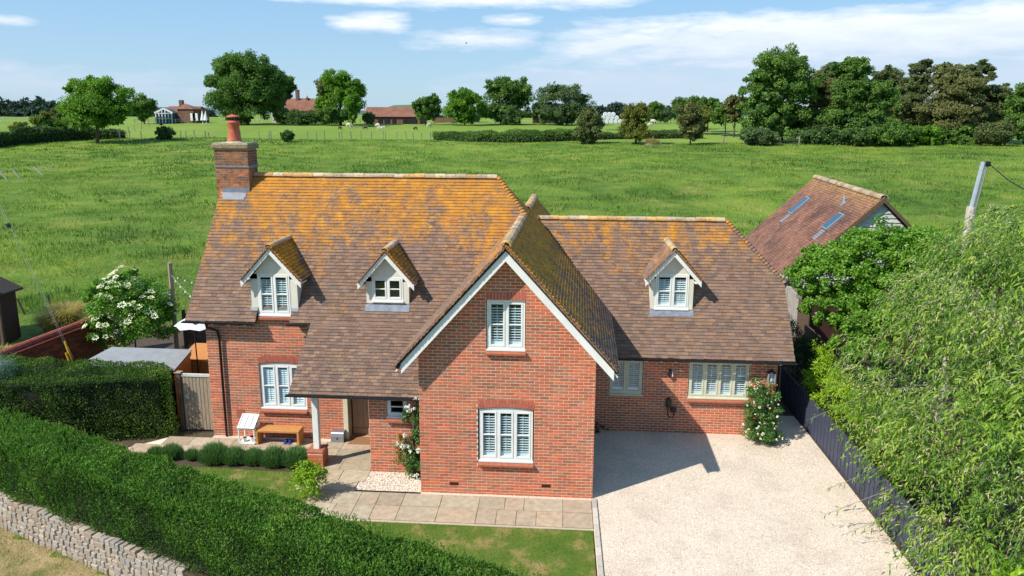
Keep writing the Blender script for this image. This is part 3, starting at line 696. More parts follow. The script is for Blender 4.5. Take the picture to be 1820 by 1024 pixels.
# porch block
pb = wall('porch_wall', -1.46, 0, .9, 0, ZT([(-1.46, 2.22), (0, 2.22)]), [(-1.02, -.49, 1.38, 2.10)], seed=3)
window(-1.0, -.51, 1.52, 2.02, .93, 1, rise=.06, bars=1, shut=False)
MB().prism([(-1.46, .92, 0), (-1.46, 3.1, 0), (-1.46, 3.1, 3.3), (-1.46, .92, 2.2)], (.1, 0, 0)).build('porch_side_wall', 'brick_plain' if 'brick_plain' in MATS else 'farm_brick', HOUSE)
# wing wall
zt = ZT([(4.1, 2.32), (9.36, 2.32)])
ops = [(4.70, 5.66, 1.10, 2.2), (6.92, 8.62, .97, 2.2)]
ww = wall('wing_wall', 4.1, 9.36, 3.78, 0, zt, ops, seed=4)
window(4.72, 5.64, 1.13, 2.17, 3.80, 2, mat='cream_paint', silled=None, slat_tilt=.25)
window(6.94, 8.60, 1.10, 2.17, 3.80, 4, mat='cream_paint', slat_tilt=.25)
MB().box(6.555, 6.565, 3.772, 3.786, .1, 2.2).build('movement_joint', 'old_mortar', ww)
# plain unseen sides and rear, dark blocks standing in for unlit rooms
MB().box(-6.42, -6.17, 2.90, 8.1, 0, 3.4).prism([(-6.42, 2.7, 3.4), (-6.42, 8.0, 3.4), (-6.42, 5.2, 6.85)], (.25, 0, 0)).build('side_wall', 'farm_brick', HOUSE)
MB().box(3.85, 4.1, .28, 3.78, 0, 3.5).build('gable_side_wall', 'farm_brick', HOUSE)
MB().box(0, .2, .28, .9, 0, 3.4).build('gable_return_wall', 'farm_brick', HOUSE)
MB().box(9.11, 9.36, 4.05, 8.6, 0, 2.3).prism([(9.11, 3.9, 2.3), (9.11, 8.6, 2.3), (9.11, 6.9, 4.5), (9.11, 5.6, 4.5)], (.25, 0, 0)).build('wing_side_wall', 'farm_brick', HOUSE)
MB().box(-6.42, 9.36, 8.0, 8.2, 0, 2.4).build('rear_wall', 'farm_brick', HOUSE)
MB().box(-6.1, 3.8, 3.5, 7.9, 0, 2.2).box(.3, 3.8, .9, 3.5, 0, 3.3).box(4.2, 9.0, 4.6, 7.9, 0, 2.2).prism([(.3, .55, 0), (3.8, .55, 0), (3.8, .55, 3.3), (2.05, .55, 5.2), (.3, .55, 3.3)], (0, .05, 0)).build('room_shade_block', 'inside', HOUSE)  # solid blocks behind the windows, room shade put into their dark colour
# bricks for returns visible at the corner of the wing (quoin side facing west is hidden)

# ---- roofs
TILE_PAL = (lambda a: a*.9+a.mean(0)*.1)(np.array([[.190, .120, .086], [.172, .112, .088], [.205, .128, .088], [.158, .102, .080], [.220, .135, .088], [.182, .124, .098], [.196, .116, .078]]))
BUDGET['tile'] = 300
tile_lib = []
def tile_proto(mat, seed):
    r = np.random.default_rng(seed); out = []
    for i in range(14):
        V, F = boxes_np([[0, 0, 0]], [.0805, 0, 0], [0, .065, 0], [0, 0, .0085]); V = V+r.normal(0, .0015, V.shape)
        me = mesh_np('roof_tile', V, F, np.tile(TILE_PAL[i % 7]*r.uniform(.8, 1.2), (8, 1))); me.materials.append(MATS[mat]); out.append(me)
    return out
def roof_plane(poly, u, parent, mat='roof_tile', holes=(), single=None, deck=True, gauge=.1, tw=.165, pal=TILE_PAL, seed=0, name='roof_tile', thick=.0095, deckname='roof_deck', tilt=.19, dk=.06):
    poly = np.array(poly, float); u = unit(u); nn = sum(np.cross(poly[i], poly[(i+1) % len(poly)]) for i in range(len(poly))); nn = unit(nn-(nn@u)*u); nn = nn if nn[2] > 0 else -nn
    v = np.cross(nn, u); v = v if v[2] > 0 else -v; o0 = poly[0]
    P2 = np.array([((p-o0)@u, (p-o0)@v) for p in poly]); r = np.random.default_rng(seed+50)
    if deck:
        MB().prism([p-nn*.02 for p in poly], -nn*dk).build(deckname, 'roof_deck', parent)
    vmin, vmax = P2[:, 1].min(), P2[:, 1].max(); C = []; A = []; TT = []; sing = []
    hs = [[((np.array(q)-o0)@u, (np.array(q)-o0)@v) for q in h] for h in holes]; hs = [(min(a for a, b in h), max(a for a, b in h), min(b for a, b in h), max(b for a, b in h)) for h in hs]
    k = 0; E_ = len(P2)
    while vmin+k*gauge < vmax-.01:
        vc = min(vmin+(k+.5)*gauge, vmax-.004); xs_ = []
        for i in range(E_):
            a, b = P2[i], P2[(i+1) % E_]
            if (a[1]-vc)*(b[1]-vc) <= 0 and abs(a[1]-b[1]) > 1e-6: xs_.append(a[0]+(vc-a[1])/(b[1]-a[1])*(b[0]-a[0]))
        xs_.sort(); off = (tw/2 if k % 2 else 0)+r.normal(0, .006)
        segs = [(xs_[i], xs_[i+1]) for i in range(0, len(xs_)-1, 2)]
        for h in hs:
            if h[2] < vc < h[3]:
                ns = []
                for s, e in segs:
                    if e <= h[0] or s >= h[1]: ns.append((s, e)); continue
                    if s < h[0]: ns.append((s, h[0]))
                    if e > h[1]: ns.append((h[1], e))
                segs = ns
        for s, e in segs:
            q = math.floor(s/tw)*tw-off
            while q < e:
                a, b = max(q+.001, s), min(q+tw-.001, e); q += tw
                if b-a < .03: continue
                c = o0+u*(a+b)/2+v*(vc-.012+r.normal(0, .0035))+nn*(.010+abs(r.normal(0, .0009)))
                if single and b-a > .15 and BUDGET['tile'] > 0 and single(c): BUDGET['tile'] -= 1; sing.append(c); continue
                C.append(c); A.append((b-a)/2+.001); TT.append(pal[r.integers(0, len(pal))]*r.uniform(.80, 1.20))
        k += 1
    n = len(C)
    vt = unit(v-nn*tilt); nt = unit(nn+v*tilt)
    if n:
        rot = r.normal(0, .006, (n, 1))
        V, F = boxes_np(np.array(C), np.array(A)[:, None]*unit(u[None]+rot*nn[None]), vt[None]*(gauge*.5+.015), nt[None]*thick, jit=.0006)
        put(name, V, F, mat, parent, tint=np.repeat(np.array(TT), 8, 0), kind='stuff')
    if sing:
        lib = tile_proto(mat, seed); M3 = Matrix([[u[i], vt[i], nt[i]] for i in range(3)])
        if M3.determinant() < 0: M3 = Matrix([[-u[i], vt[i], nt[i]] for i in range(3)])
        eu = M3.to_euler()
        for c in sing: piece(name, random.choice(lib), c, parent, (1, 1, 1), Euler((eu.x+random.gauss(0, .01), eu.y+random.gauss(0, .012), eu.z+random.gauss(0, .008))))
    return nn, v
SL = 1.386; EY, EZ = 2.4, 3.45          # main slope
def mz(y): return EZ+SL*(y-EY)
MZ = 7.16; MY = EY+(MZ-EZ)/SL           # ridge y
main = MB().box(-6.7, -6.6, 2.5, 2.6, 3.3, 3.36).build('main_roof', 'roof_deck', HOUSE)
hipz, hipx, hipy = 6.13, 2.28, EY+(6.13-EZ)/SL
vb = (-.36, EY+(3.36-EZ)/SL, 3.36)
roof_plane([(-6.85, EY, EZ), (-4.90, EY, EZ), (-4.90, 2.63, mz(2.63)), (-3.96, 2.63, mz(2.63)), (-3.96, EY, EZ), (-3.37, EY, EZ), (-.30, EY, EZ), (hipx, hipy, hipz), (1.4, MY, MZ), (-6.72, MY, MZ)], (1, 0, 0), main, seed=1)
# bell-cast: catslide over porch
CS = .72; cz = lambda y: EZ+CS*(y-EY)
cat = MB().box(-3.3, -3.2, 1, 1.1, 2.3, 2.35).build('porch_roof', 'roof_deck', HOUSE)
roof_plane([(-3.38, .62, cz(.62)), (-.01, .62, cz(.62)), (-.01, EY+.02, cz(EY+.02)), (-3.37, EY+.02, cz(EY+.02))], (1, 0, 0), cat, single=lambda c: c[1] < 1.9, seed=2)
# main hip to the right
roof_plane([(1.4, MY, MZ), (hipx, hipy, hipz), (hipx, 2*MY-hipy, hipz)], (0, 1, 0), main, seed=3, mat='mossy_tile')
# back slope
MB().prism([(-6.72, MY, MZ-.03), (1.4, MY, MZ-.03), (2.4, 8.4, 2.8), (-6.85, 8.4, 2.8)], (0, .02, -.08)).build('rear_slope', 'roof_deck', main)
# cross wing
CSX = 1.105; cr = MB().box(1.9, 2.1, .1, .2, 5.8, 5.85).build('cross_roof', 'roof_deck', HOUSE)
YB = 9.2
def crx(y): return RX0+(RX1-RX0)*(y+.33)/(YB+.33)
def cpt(y, side, z): return (crx(y)+side*(6.13-z)/CSX, y, z)
ez2 = 3.36
roof_plane([cpt(-.33, 1, ez2), cpt(4.38, 1, ez2), cpt(5.9, 1, 5.6), cpt(YB, 1, 5.0), cpt(YB, 1, 6.13), cpt(-.33, 1, 6.13)], (RX1-RX0, YB+.33, 0), cr, seed=4, mat='mossy_tile', thick=.012, tilt=.34)
roof_plane([cpt(-.33, -1, ez2), cpt(2.35, -1, ez2), cpt(hipy+.1, -1, 6.13), cpt(-.33, -1, 6.13)], (RX1-RX0, YB+.33, 0), cr, seed=5, mat='roof_tile', thick=.010)
MB().prism([cpt(5, -1, 6.10), cpt(YB, -1, 6.10), cpt(YB, -1, 3.0), cpt(5, -1, 3.0)], (0, 0, -.08)).build('rear_slope', 'roof_deck', cr)
# wing roof
WY, WZ = 3.55, 2.33; WRZ = 5.83; WRY = WY+(WRZ-WZ)/1.33
wg = MB().box(8, 8.1, 5.0, 5.1, 2.3, 2.35).build('wing_roof', 'roof_deck', HOUSE)
roof_plane([(4.12, WY, WZ), (9.74, WY, WZ), (9.73, WY+1.42, WZ+1.42*1.33), (8.22, WRY, WRZ), (2.3, WRY, WRZ), (4.40, WY+.85, WZ+.85*1.33), (4.12, WY+.85, WZ+.85*1.33)], (1, 0, 0), wg, seed=6, mat='wing_tile')
roof_plane([(9.73, WY+1.42, WZ+1.42*1.33), (8.22, WRY, WRZ), (9.73, 2*WRY-WY-1.42, WZ+1.42*1.33)], (0, 1, 0), wg, seed=7, mat='wing_tile')
MB().prism([(2.3, WRY, WRZ-.03), (8.22, WRY, WRZ-.03), (9.73, 8.6, 2.9), (2.3, 8.6, 2.9)], (0, .02, -.08)).build('rear_slope', 'roof_deck', wg)
# ridge tiles
def ridge(p, q, parent, r=.105, step=.30, name='ridge_tile', pal=((.42, .34, .25), (.50, .42, .31), (.44, .28, .15), (.55, .36, .16), (.40, .33, .27)), end=True):
    p = np.array(p, float); q = np.array(q, float); L = np.linalg.norm(q-p); n = max(1, int(round(L/step))); d = (q-p)/L; s = np.cross(d, (0, 0, 1)); s /= np.linalg.norm(s); up = np.cross(s, d)
    for i in range(n):
        a = p+d*L*i/n; b = p+d*(L*(i+1)/n-.008); mb = MB(); K = 7; k0 = 0; rr = r*random.uniform(.96, 1.05); off = random.gauss(0, .004)
        prof = [(math.cos(t)*rr, math.sin(t)*rr*.85-.02+off) for t in np.linspace(-.15, math.pi+.15, K)]
        prof2 = [(x*.82, z*.82) for x, z in prof][::-1]
        poly = [a+s*x+up*z for x, z in prof+prof2]
        n_ = len(poly); V = [*poly, *[v+(b-a) for v in poly]]
        F = [(j, (j+1) % n_, (j+1) % n_+n_, j+n_) for j in range(n_)]
        F += [(j, j+1, 2*K-2-j, 2*K-1-j) for j in range(K-1)]+[(n_+j, n_+j+1, n_+2*K-2-j, n_+2*K-1-j) for j in range(K-1)]
        put(name, V, F, 'ridge_tile', parent, tint=np.tile(np.array(pal[random.randrange(len(pal))])*random.uniform(.8, 1.15), (len(V), 1)), smooth=False) if all(len(f) == 4 for f in F) else None
ridge((-5.85, MY, MZ+.01), (1.4, MY, MZ+.01), main)
ridge((crx(-.36), -.36, 6.14), (crx(hipy), hipy, 6.14), cr, r=.125)
ridge((crx(5.9), 5.9, 6.14), (crx(YB), YB, 6.14), cr, r=.13)
ridge((2.32, WRY, WRZ+.01), (8.22, WRY, WRZ+.01), wg)
def bonnets(p, q, parent, mat, step=.105, w=.10):
    p = np.array(p, float); q = np.array(q, float); L = np.linalg.norm(q-p); n = int(L/step); d = (q-p)/L
    s = np.cross(d, (0, 0, 1)); s /= np.linalg.norm(s); up = np.cross(s, d); up = up if up[2] > 0 else -up
    for i in range(n):
        c = p+d*(i+.5)*step; dd = unit(d-up*.0+np.array([0, 0, 0])); t = .28; a = unit(d+up*t*-1)
        V = []
        for e, rr in ((-.09, w*.62), (.07, w)):
            for x, z in ((-1, -.55), (-.55, .12), (0, .34), (.55, .12), (1, -.55)): V.append(c+d*e+up*(.02+(.035 if e > 0 else .0))+s*x*rr+up*z*rr*.6)
        V = np.array(V); V2 = V-up*.012; VV = np.vstack([V, V2]); F = []
        for j in range(4): F += [(j, j+1, 6+j, 5+j), (10+j, 15+j, 16+j, 11+j), (5+j, 6+j, 16+j, 15+j), (j, 10+j, 11+j, j+1)]
        put('hip_tile', VV, F, mat, parent, tint=np.tile(TILE_PAL[random.randrange(7)]*random.uniform(.8, 1.2), (len(VV), 1)))
bonnets((1.42, MY-.02, MZ), (hipx, hipy, hipz), main, 'roof_tile')
bonnets((8.24, WRY-.02, WRZ), (9.75, WY+1.40, WZ+1.40*1.33), wg, 'wing_tile')
bonnets((hipx+.1, hipy-.15, 6.0), (2.62, 4.75, 5.62), cr, 'mossy_tile') if False else None
# barge boards of the gable
def barge(apex, el_, er_, parent, wd=.22, th=.035, mat='white_paint', drop=.0, name='bargeboard'):
    for e in (el_, er_):
        a = np.array(apex, float); e = np.array(e, float); 
        MB().prism([a, e, e-np.array([0, 0, wd*1.25]), a-np.array([0, 0, wd*1.35])], (0, th, 0)).build(name, mat, parent, bev=.003)
barge((2.05, -.315, 6.05), (-.34, -.315, 3.36), (4.49, -.315, 3.33), cr, wd=.20)
# soffit of the verge (white underside) and exposed tile edges
for sgn in (-1, 1):
    e = cpt(-.28, sgn, ez2-.02)
    MB().prism([(2.05, -.28, 5.88), (e[0], -.28, 3.18), (e[0], -.28, 3.14), (2.05, -.28, 5.84)], (0, .27, 0)).build('soffit', 'white_paint', cr)
    # undercloak of tile edges in front of the deck
    C = []; L_ = 34
    for i in range(L_):
        t = (i+.5)/L_; z = 6.13-t*(6.13-ez2); p = np.array(cpt(-.355, sgn, z)); C.append(p-np.array([0, 0, .02]))
    C = np.array(C); dirv = unit(np.array(cpt(0, sgn, ez2))-np.array(cpt(0, sgn, 6.13))); nn = unit(np.cross(dirv, (0, 1, 0))); nn = nn if nn[2] > 0 else -nn
    V, F = boxes_np(C, dirv*.062-nn*.010, np.array([0, .03, 0]), nn*.012, jit=.003)
    put('verge_tile', V, F, 'ridge_tile', cr, tint=np.repeat(TILE_PAL[rng.integers(0, 7, L_)]*1.5, 8, 0), kind='stuff')
# gutters
def gutter(p, q, parent, r=.055):
    p = np.array(p, float); q = np.array(q, float); d = unit(q-p); s = np.array([d[1], -d[0], 0]); prof = [(math.cos(t)*r, -math.sin(t)*r) for t in np.linspace(0, math.pi, 6)]
    poly = [p+s*x+np.array([0, 0, z]) for x, z in prof]+[p+s*x*.85+np.array([0, 0, z*.85]) for x, z in prof[::-1]]
    MB().prism(poly, q-p).build('gutter', 'black_plastic', parent)
gutter((-6.92, 2.33, 3.43), (-4.93, 2.33, 3.41), HOUSE); gutter((-4.02, 2.33, 3.41), (-3.42, 2.33, 3.41), HOUSE)
gutter((-3.44, .55, 2.16), (-.02, .55, 2.15), HOUSE); gutter((4.15, 3.47, 2.30), (9.78, 3.47, 2.29), HOUSE)
MB().tube([(4.56, -.3, 3.28), (4.62, 4.3, 3.28)], .04, 6).build('gutter', 'black_plastic', HOUSE)
MB().tube([(-.42, -.32, 3.28), (-.40, .6, 3.28)], .05, 8).build('gutter', 'black_plastic', HOUSE)
for pts in ([(-6.25, 2.33, 3.38), (-6.25, 2.38, 3.25), (-6.05, 2.54, 3.12), (-6.02, 2.555, 2.9), (-6.02, 2.555, .03)], [(4.50, -.05, 3.25), (4.3, -.05, 3.1), (4.165, -.06, 3.0), (4.165, -.06, .02)], [(-3.42, 2.3, 3.38), (-3.40, 2.45, 3.2), (-3.40, 2.5, 3.1)], [(9.42, 3.5, 2.25), (9.42, 3.72, 2.1), (9.42, 3.74, .02)]):
    MB().tube(pts, .036, 8).build('downpipe', 'black_plastic', HOUSE)
# rafter feet
for x in np.arange(-6.6, -4.95, .46): MB().box(x-.025, x+.025, 2.42, 2.60, 3.30, 3.38).build('rafter_foot', 'white_paint', HOUSE)
for x in list(np.arange(4.9, 9.7, .405)): MB().box(x-.03, x+.03, 3.54, 3.76, 2.19, 2.28).build('rafter_foot', 'white_paint', HOUSE)
for x in (-2.4, -2.0, -1.65, -1.2, -.35): MB().box(x-.025, x+.025, .64, .88, 2.06, 2.15).build('rafter_foot', 'white_paint', HOUSE)
MB().box(4.12, 9.36, 3.56, 3.765, 2.30, 2.32).box(-3.3, 0, .66, .89, 2.20, 2.22).build('soffit', 'roof_deck', HOUSE)

# ---- dormers
def dormer(xc, yf, hw, zb, ze, za, slope_fn, yback, win, seed, cheekz, aproned=True, bo=.17):
    """xc centre, yf face y, hw half face width, zb bottom, ze eave z, za apex z of roof"""
    d = MB().prism([(xc-hw, yf, zb), (xc+hw, yf, zb), (xc+hw, yf, ze), (xc, yf, za-.12), (xc-hw, yf, ze)], (0, .06, 0)) if win is None else None
    mb = MB(); x0, x1, z0, z1 = win
    # face built round the window opening
    mb.box(xc-hw, x0, yf, yf+.06, zb, z1).box(x1, xc+hw, yf, yf+.06, zb, z1)
    if z0 > zb+.01: mb.box(x0, x1, yf, yf+.06, zb, z0)
    mb.prism([(xc-hw, yf, z1), (xc+hw, yf, z1), (xc+hw, yf, ze-.02), (xc, yf, za-.14), (xc-hw, yf, ze-.02)], (0, .06, 0))
    dm = mb.build('dormer', 'render_white', HOUSE)
    for s in (-1, 1):   # cheeks run back into the slope
        x = xc+s*hw; yb = yback(ze-.05)
        ybz = yback(zb)
        MB().prism([(x, yf+.06, zb), (x, max(ybz, yf+.07), zb), (x, yb, ze-.03), (x, yf+.06, ze-.03)], (-s*.05, 0, 0)).build('cheek', 'render_white', dm)
    ov = hw+bo; zev = ze-.0; yo = yf-.2; sl2 = (za-zev)/(ov)
    for s in (-1, 1):
        e = xc+s*ov
        roof_plane([(e, yo, zev), (e, yback(zev)+.05, zev), (xc, yback(za)+.05, za), (xc, yo, za)], (0, 1, 0), dm, seed=seed+s, mat='mossy_tile' if s > 0 else 'roof_tile', thick=.010, tilt=.3 if s > 0 else .17, dk=.015)
        # barge
        a = np.array([xc, yo+.0, za-.03]); ee = np.array([e+s*.01, yo, zev-.04])
        MB().prism([a, ee, ee-np.array([0, 0, .17]), a-np.array([0, 0, .17])], (0, .03, 0)).build('bargeboard', 'white_paint', dm, bev=.003)
        MB().prism([(xc, yo+.03, za-.10), (e, yo+.03, zev-.09), (e, yo+.03, zev-.12), (xc, yo+.03, za-.13)], (0, .17, 0)).build('soffit', 'white_paint', dm)
        MB().box(min(xc+s*(hw+.003), e), max(xc+s*(hw+.003), e), yo+.035, yf+.30, zev-.115, zev-.085).build('eave_board', 'white_paint', dm)
    C = []
    for s in (-1, 1):
        dirv = unit(np.array([s*ov, 0, zev-za])); nn = np.array([-dirv[2]*s*s, 0, dirv[0]]); nn = nn if nn[2] > 0 else -nn; n_ = 11
        C = np.array([[xc+s*ov*(i+.5)/n_, yo-.02, za+(zev-za)*(i+.5)/n_-.012] for i in range(n_)])
        V, F = boxes_np(C, dirv*.055-nn*.009, np.array([0, .025, 0]), nn*.009, jit=.002); put('verge_tile', V, F, 'ridge_tile', dm, tint=np.repeat(TILE_PAL[rng.integers(0, 7, n_)]*1.4, 8, 0), kind='stuff')
    ridge((xc, yo-.02, za+.01), (xc, yback(za)+.1, za+.01), dm, r=.10)
    window(x0, x1, z0, z1, yf-.01, 2, silled=None, slat_tilt=.5 if seed != 20 else .3, shut=seed != 30, sill=True)
    MB().box(x0, x1, yf+.35, yf+.37, z0, z1).build('room_shade_panel', 'inside', dm)  # dark sheet behind the panes, painted as the room's shade
    if aproned:
        n = np.array([0, -slope_fn, 1]); n = n/np.linalg.norm(n); v = np.array([0, 1, slope_fn])/math.hypot(1, slope_fn)
        c = np.array([xc, yf-.06, zb-.06*slope_fn])+n*.028
        MB().obox(c, (hw+.02, 0, 0), v*.095, n*.004).build('lead_apron', 'lead', dm)
    return dm
ybm = lambda z: EY+(z-EZ)/SL
ybw = lambda z: WY+(z-WZ)/1.33
d1 = dormer(-4.42, 2.60, .64, 3.58, 4.60, 5.50, SL, ybm, (-4.86, -3.98, 3.60, 4.72), 20, 3.6, aproned=False)
for s in (-1, 1):
    v = np.array([0, 1, SL])/math.hypot(1, SL); n = np.array([0, -SL, 1])/math.hypot(1, SL)
    MB().obox(np.array([-4.43+s*.56, 2.67, mz(2.67)])+n*.03, (.10, 0, 0), v*.16, n*.004).build('lead_flashing', 'lead', d1)
MB().prism([(-4.88, 2.50, 3.53), (-4.88, 2.50, 3.47), (-4.88, 2.68, 3.47), (-4.88, 2.68, 3.57)], (.9, 0, 0)).build('tile_sill', 'sill_tile', d1)
dormer(-1.35, 2.72, .58, 3.90, 4.56, 5.42, SL, ybm, (-1.77, -.93, 4.02, 4.66), 30, 3.9)
dormer(6.45, 4.40, .60, 3.46, 4.40, 5.26, 1.33, ybw, (5.98, 6.92, 3.52, 4.52), 40, 3.5)

# ---- chimney
ch = MB().box(-6.84, -5.86, 4.73, 5.37, 5.2, 7.93).build('chimney', 'chimney_mortar', HOUSE)
def chim_bricks():
    C = []; A = []; B = []; N = []; TT = []
    for k in range(46):
        z = 4.75+k*.075+.0325
        if z > 7.92: break
        if abs(z-7.42) < .04: continue
        off = .1125 if k % 2 else 0; pal = BR_PAL*(np.array([.55, .8, .85]) if z > 7.45 else np.array([.78, 1, 1]))
        for (x0, x1) in ((-6.85, -5.85),):
            u = x0-off
            while u < x1:
                a, b = max(u+.005, x0), min(u+.22, x1); u += .225
                if b-a < .03: continue
                C.append(((a+b)/2, 4.739, z)); A.append(((b-a)/2, 0, 0)); B.append((0, .012, 0)); TT.append(pal[rng.integers(0, 9)]*rng.uniform(.8, 1.15))
        u = 4.72-(.1125-off)
        while u < 5.38:
            a, b = max(u+.005, 4.745), min(u+.22, 5.38); u += .225
            if b-a < .03: continue
            C.append((-5.869, (a+b)/2, z)); A.append((0, (b-a)/2, 0)); B.append((.012, 0, 0)); TT.append(pal[rng.integers(0, 9)]*rng.uniform(.7, 1.05))
    V, F = boxes_np(np.array(C), np.array(A), np.array(B), np.array([0, 0, .0325]), jit=.001)
    n = len(C)
    for i in range(n):
        put('brick', V[8*i:8*i+8], BOXF, 'chimney_brick', ch, tint=np.tile(TT[i], (8, 1)))
chim_bricks()
MB().box(-6.87, -5.83, 4.70, 5.40, 7.40, 7.44).build('string_course', 'lead', ch)
MB().box(-6.91, -5.80, 4.67, 5.43, 7.93, 8.07).build('chimney_cap', 'mossy_cap', ch, bev=.02)
MB().prism([(-6.87, 4.71, 8.07), (-5.84, 4.71, 8.07), (-5.84, 5.39, 8.07), (-6.87, 5.39, 8.07)], (0, 0, .03)).lathe((-6.35, 5.05, 8.09), [(.30, 0), (.2, .06)], 12).build('flaunching', 'concrete_flaunch', ch)
MB().lathe((-6.36, 5.05, 8.12), [(.215, 0), (.205, .06), (.175, .16), (.162, .35), (.16, .52), (.178, .54), (.178, .60), (.15, .60)], 20).build('chimney_pot', 'terracotta', ch, smooth=True)
cw_ = MB().lathe((-6.36, 5.05, 8.70), [(.165, 0), (.165, .035), (.14, .04)], 16).build('cowl', 'terracotta', ch)
mb = MB()
for i in range(12):
    t = i*math.pi/6; mb.beam((-6.36+.14*math.cos(t), 5.05+.14*math.sin(t), 8.73), (-6.36+.14*math.cos(t), 5.05+.14*math.sin(t), 8.84), .015, .03, (1, 0, .1))
mb.build('cowl_cage', 'black_plastic', ch)
MB().lathe((-6.36, 5.05, 8.835), [(.19, 0), (.18, .025), (.09, .06), (.045, .065), (.04, .085), (.0, .09)], 16).build('cowl_lid', 'terracotta', ch)
n = np.array([0, -SL, 1])/math.hypot(1, SL); v = np.array([0, 1, SL])/math.hypot(1, SL)
MB().obox(np.array([-6.3, 4.66, mz(4.66)])+n*.03, (.36, 0, 0), v*.07, n*.004).box(-6.66, -5.85, 4.700, 4.715, mz(4.70), mz(4.70)+.17).build('lead_apron', 'lead', ch)
MB().obox(np.array([-6.3, 4.60, mz(4.6)])+n*.03, (.33, 0, 0), v*.05, n*.0045).build('lead_apron', 'lead', ch)

# red replacement tile courses
for dx in (0, .17):
    c = np.array([.10+dx, EY+(6.02-EZ)/SL, 6.02])+n*.022; MB().obox(c, (.078, 0, 0), unit(v-n*.1)*.04, n*.007).build('new_tile', 'magenta' if False else 'terracotta', main)

# ---- door, porch post
dr = MB().box(-2.50, -1.60, 2.93, 2.96, .06, 2.02).build('door', 'door_wood', HOUSE)
for i in range(6): MB().box(-2.50+i*.15+.004, -2.50+(i+1)*.15-.004, 2.912, 2.93, .26, 1.98).build('door_board', 'door_wood', dr)
MB().box(-2.50, -1.6, 2.90, 2.93, .06, .24).build('door_rail', 'door_wood', dr, bev=.01)
MB().tube([(-1.72, 2.87, 1.0), (-1.72, 2.85, 1.02), (-1.82, 2.85, 1.02)], .012).build('handle', 'black_plastic', dr)
MB().box(-2.66, -2.53, 2.58, 2.93, 0.02, 2.12).build('door_frame', 'cream_paint', HOUSE, bev=.006)
MB().box(-2.53, -1.5, 2.86, 2.98, .02, .06).build('door_threshold', 'oak', HOUSE)
MB().box(-2.7, -1.5, 3.0, 3.1, 0, 2.4).build('inner_wall', 'inside', HOUSE)
MB().box(-2.66, -1.46, 2.62, 3.0, 2.10, 2.6).build('door_lintel', 'farm_brick', HOUSE)
pp = MB().box(-3.0, -2.85, 1.10, 1.25, .47, 2.25).build('porch_post', 'white_paint', HOUSE, bev=.008)
MB().box(-3.3, -.1, 1.12, 1.22, 2.10, 2.25).build('porch_beam', 'white_paint', HOUSE)
pl = MB().box(-3.12, -2.73, .98, 1.37, 0, .42).build('post_plinth', 'mortar', HOUSE)
C = []; 
for k in range(5):
    z = k*.075+.04; off = .11*(k % 2)
    for x0 in np.arange(-3.125-off, -2.74, .225):
        a, b = max(x0+.004, -3.125), min(x0+.22, -2.725)
        if b-a > .03:
            V, F = boxes_np([((a+b)/2, .978, z)], ((b-a)/2, 0, 0), (0, .012, 0), (0, 0, .0325)); put('brick', V, F, 'brick', pl, tint=np.tile(BR_PAL[random.randrange(9)], (8, 1)))
    for y0 in np.arange(.97-(.11-off), 1.37, .225):
        a, b = max(y0+.004, .992), min(y0+.22, 1.375)
        if b-a > .03:
            V, F = boxes_np([(-2.728, (a+b)/2, z)], (0, (b-a)/2, 0), (.012, 0, 0), (0, 0, .0325)); put('brick', V, F, 'brick', pl, tint=np.tile(BR_PAL[random.randrange(9)], (8, 1)))
MB().box(-3.15, -2.70, .95, 1.40, .42, .475).build('plinth_cap', 'sill_tile', HOUSE, bev=.02)

# ------------------------------------------------------------------ fittings on the walls
t = thing('wall_lantern', (9.17, 3.72, 1.6), 'silver box lantern fixed to the brick wall above the white rose', 'lantern')
MB().box(9.07, 9.27, 3.60, 3.72, 1.62, 1.64).box(9.07, 9.09, 3.60, 3.72, 1.64, 1.90).box(9.25, 9.27, 3.60, 3.72, 1.64, 1.90).box(9.07, 9.27, 3.60, 3.72, 1.90, 1.92).box(9.09, 9.25, 3.70, 3.72, 1.64, 1.90).build('lantern_frame', 'galvanised', t)
MB().box(9.095, 9.245, 3.603, 3.609, 1.645, 1.895).build('glass_pane', 'glass', t)
MB().prism([(9.06, 3.59, 1.92), (9.28, 3.59, 1.92), (9.28, 3.73, 1.92), (9.06, 3.73, 1.92)], (0, 0, .02)).lathe((9.17, 3.66, 1.94), [(.10, 0), (.05, .05), (.02, .06), (.02, .09)], 8).build('lantern_top', 'black_plastic', t)
MB().lathe((9.17, 3.66, 1.66), [(.02, 0), (.04, .05), (.02, .11)], 8).build('bulb', 'shutter', t)
t = thing('wall_light', (6.42, 3.76, 1.8), 'small black outdoor light on the shaded brick wall between the two cream windows', 'wall light')
MB().box(6.36, 6.44, 3.68, 3.77, 1.70, 1.92).build('housing', 'black_plastic', t, bev=.008)
MB().box(6.445, 6.475, 3.69, 3.75, 1.72, 1.88).build('lens', 'shutter', t, bev=.004)
t = thing('car_charger', (6.45, 3.76, .7), 'black electric car charging point with looped cable on the brick wall', 'charger')
MB().box(6.33, 6.47, 3.66, 3.775, .80, 1.06).build('charger_body', 'black_plastic', t, bev=.02)
MB().box(6.46, 6.62, 3.70, 3.775, .66, .80).build('plug_holster', 'black_plastic', t, bev=.02)
MB().tube([(6.38, 3.70, .80), (6.37, 3.69, .62), (6.43, 3.68, .50), (6.52, 3.68, .50), (6.56, 3.69, .58), (6.56, 3.70, .68)], .014, 8).build('cable', 'black_plastic', t, smooth=True)

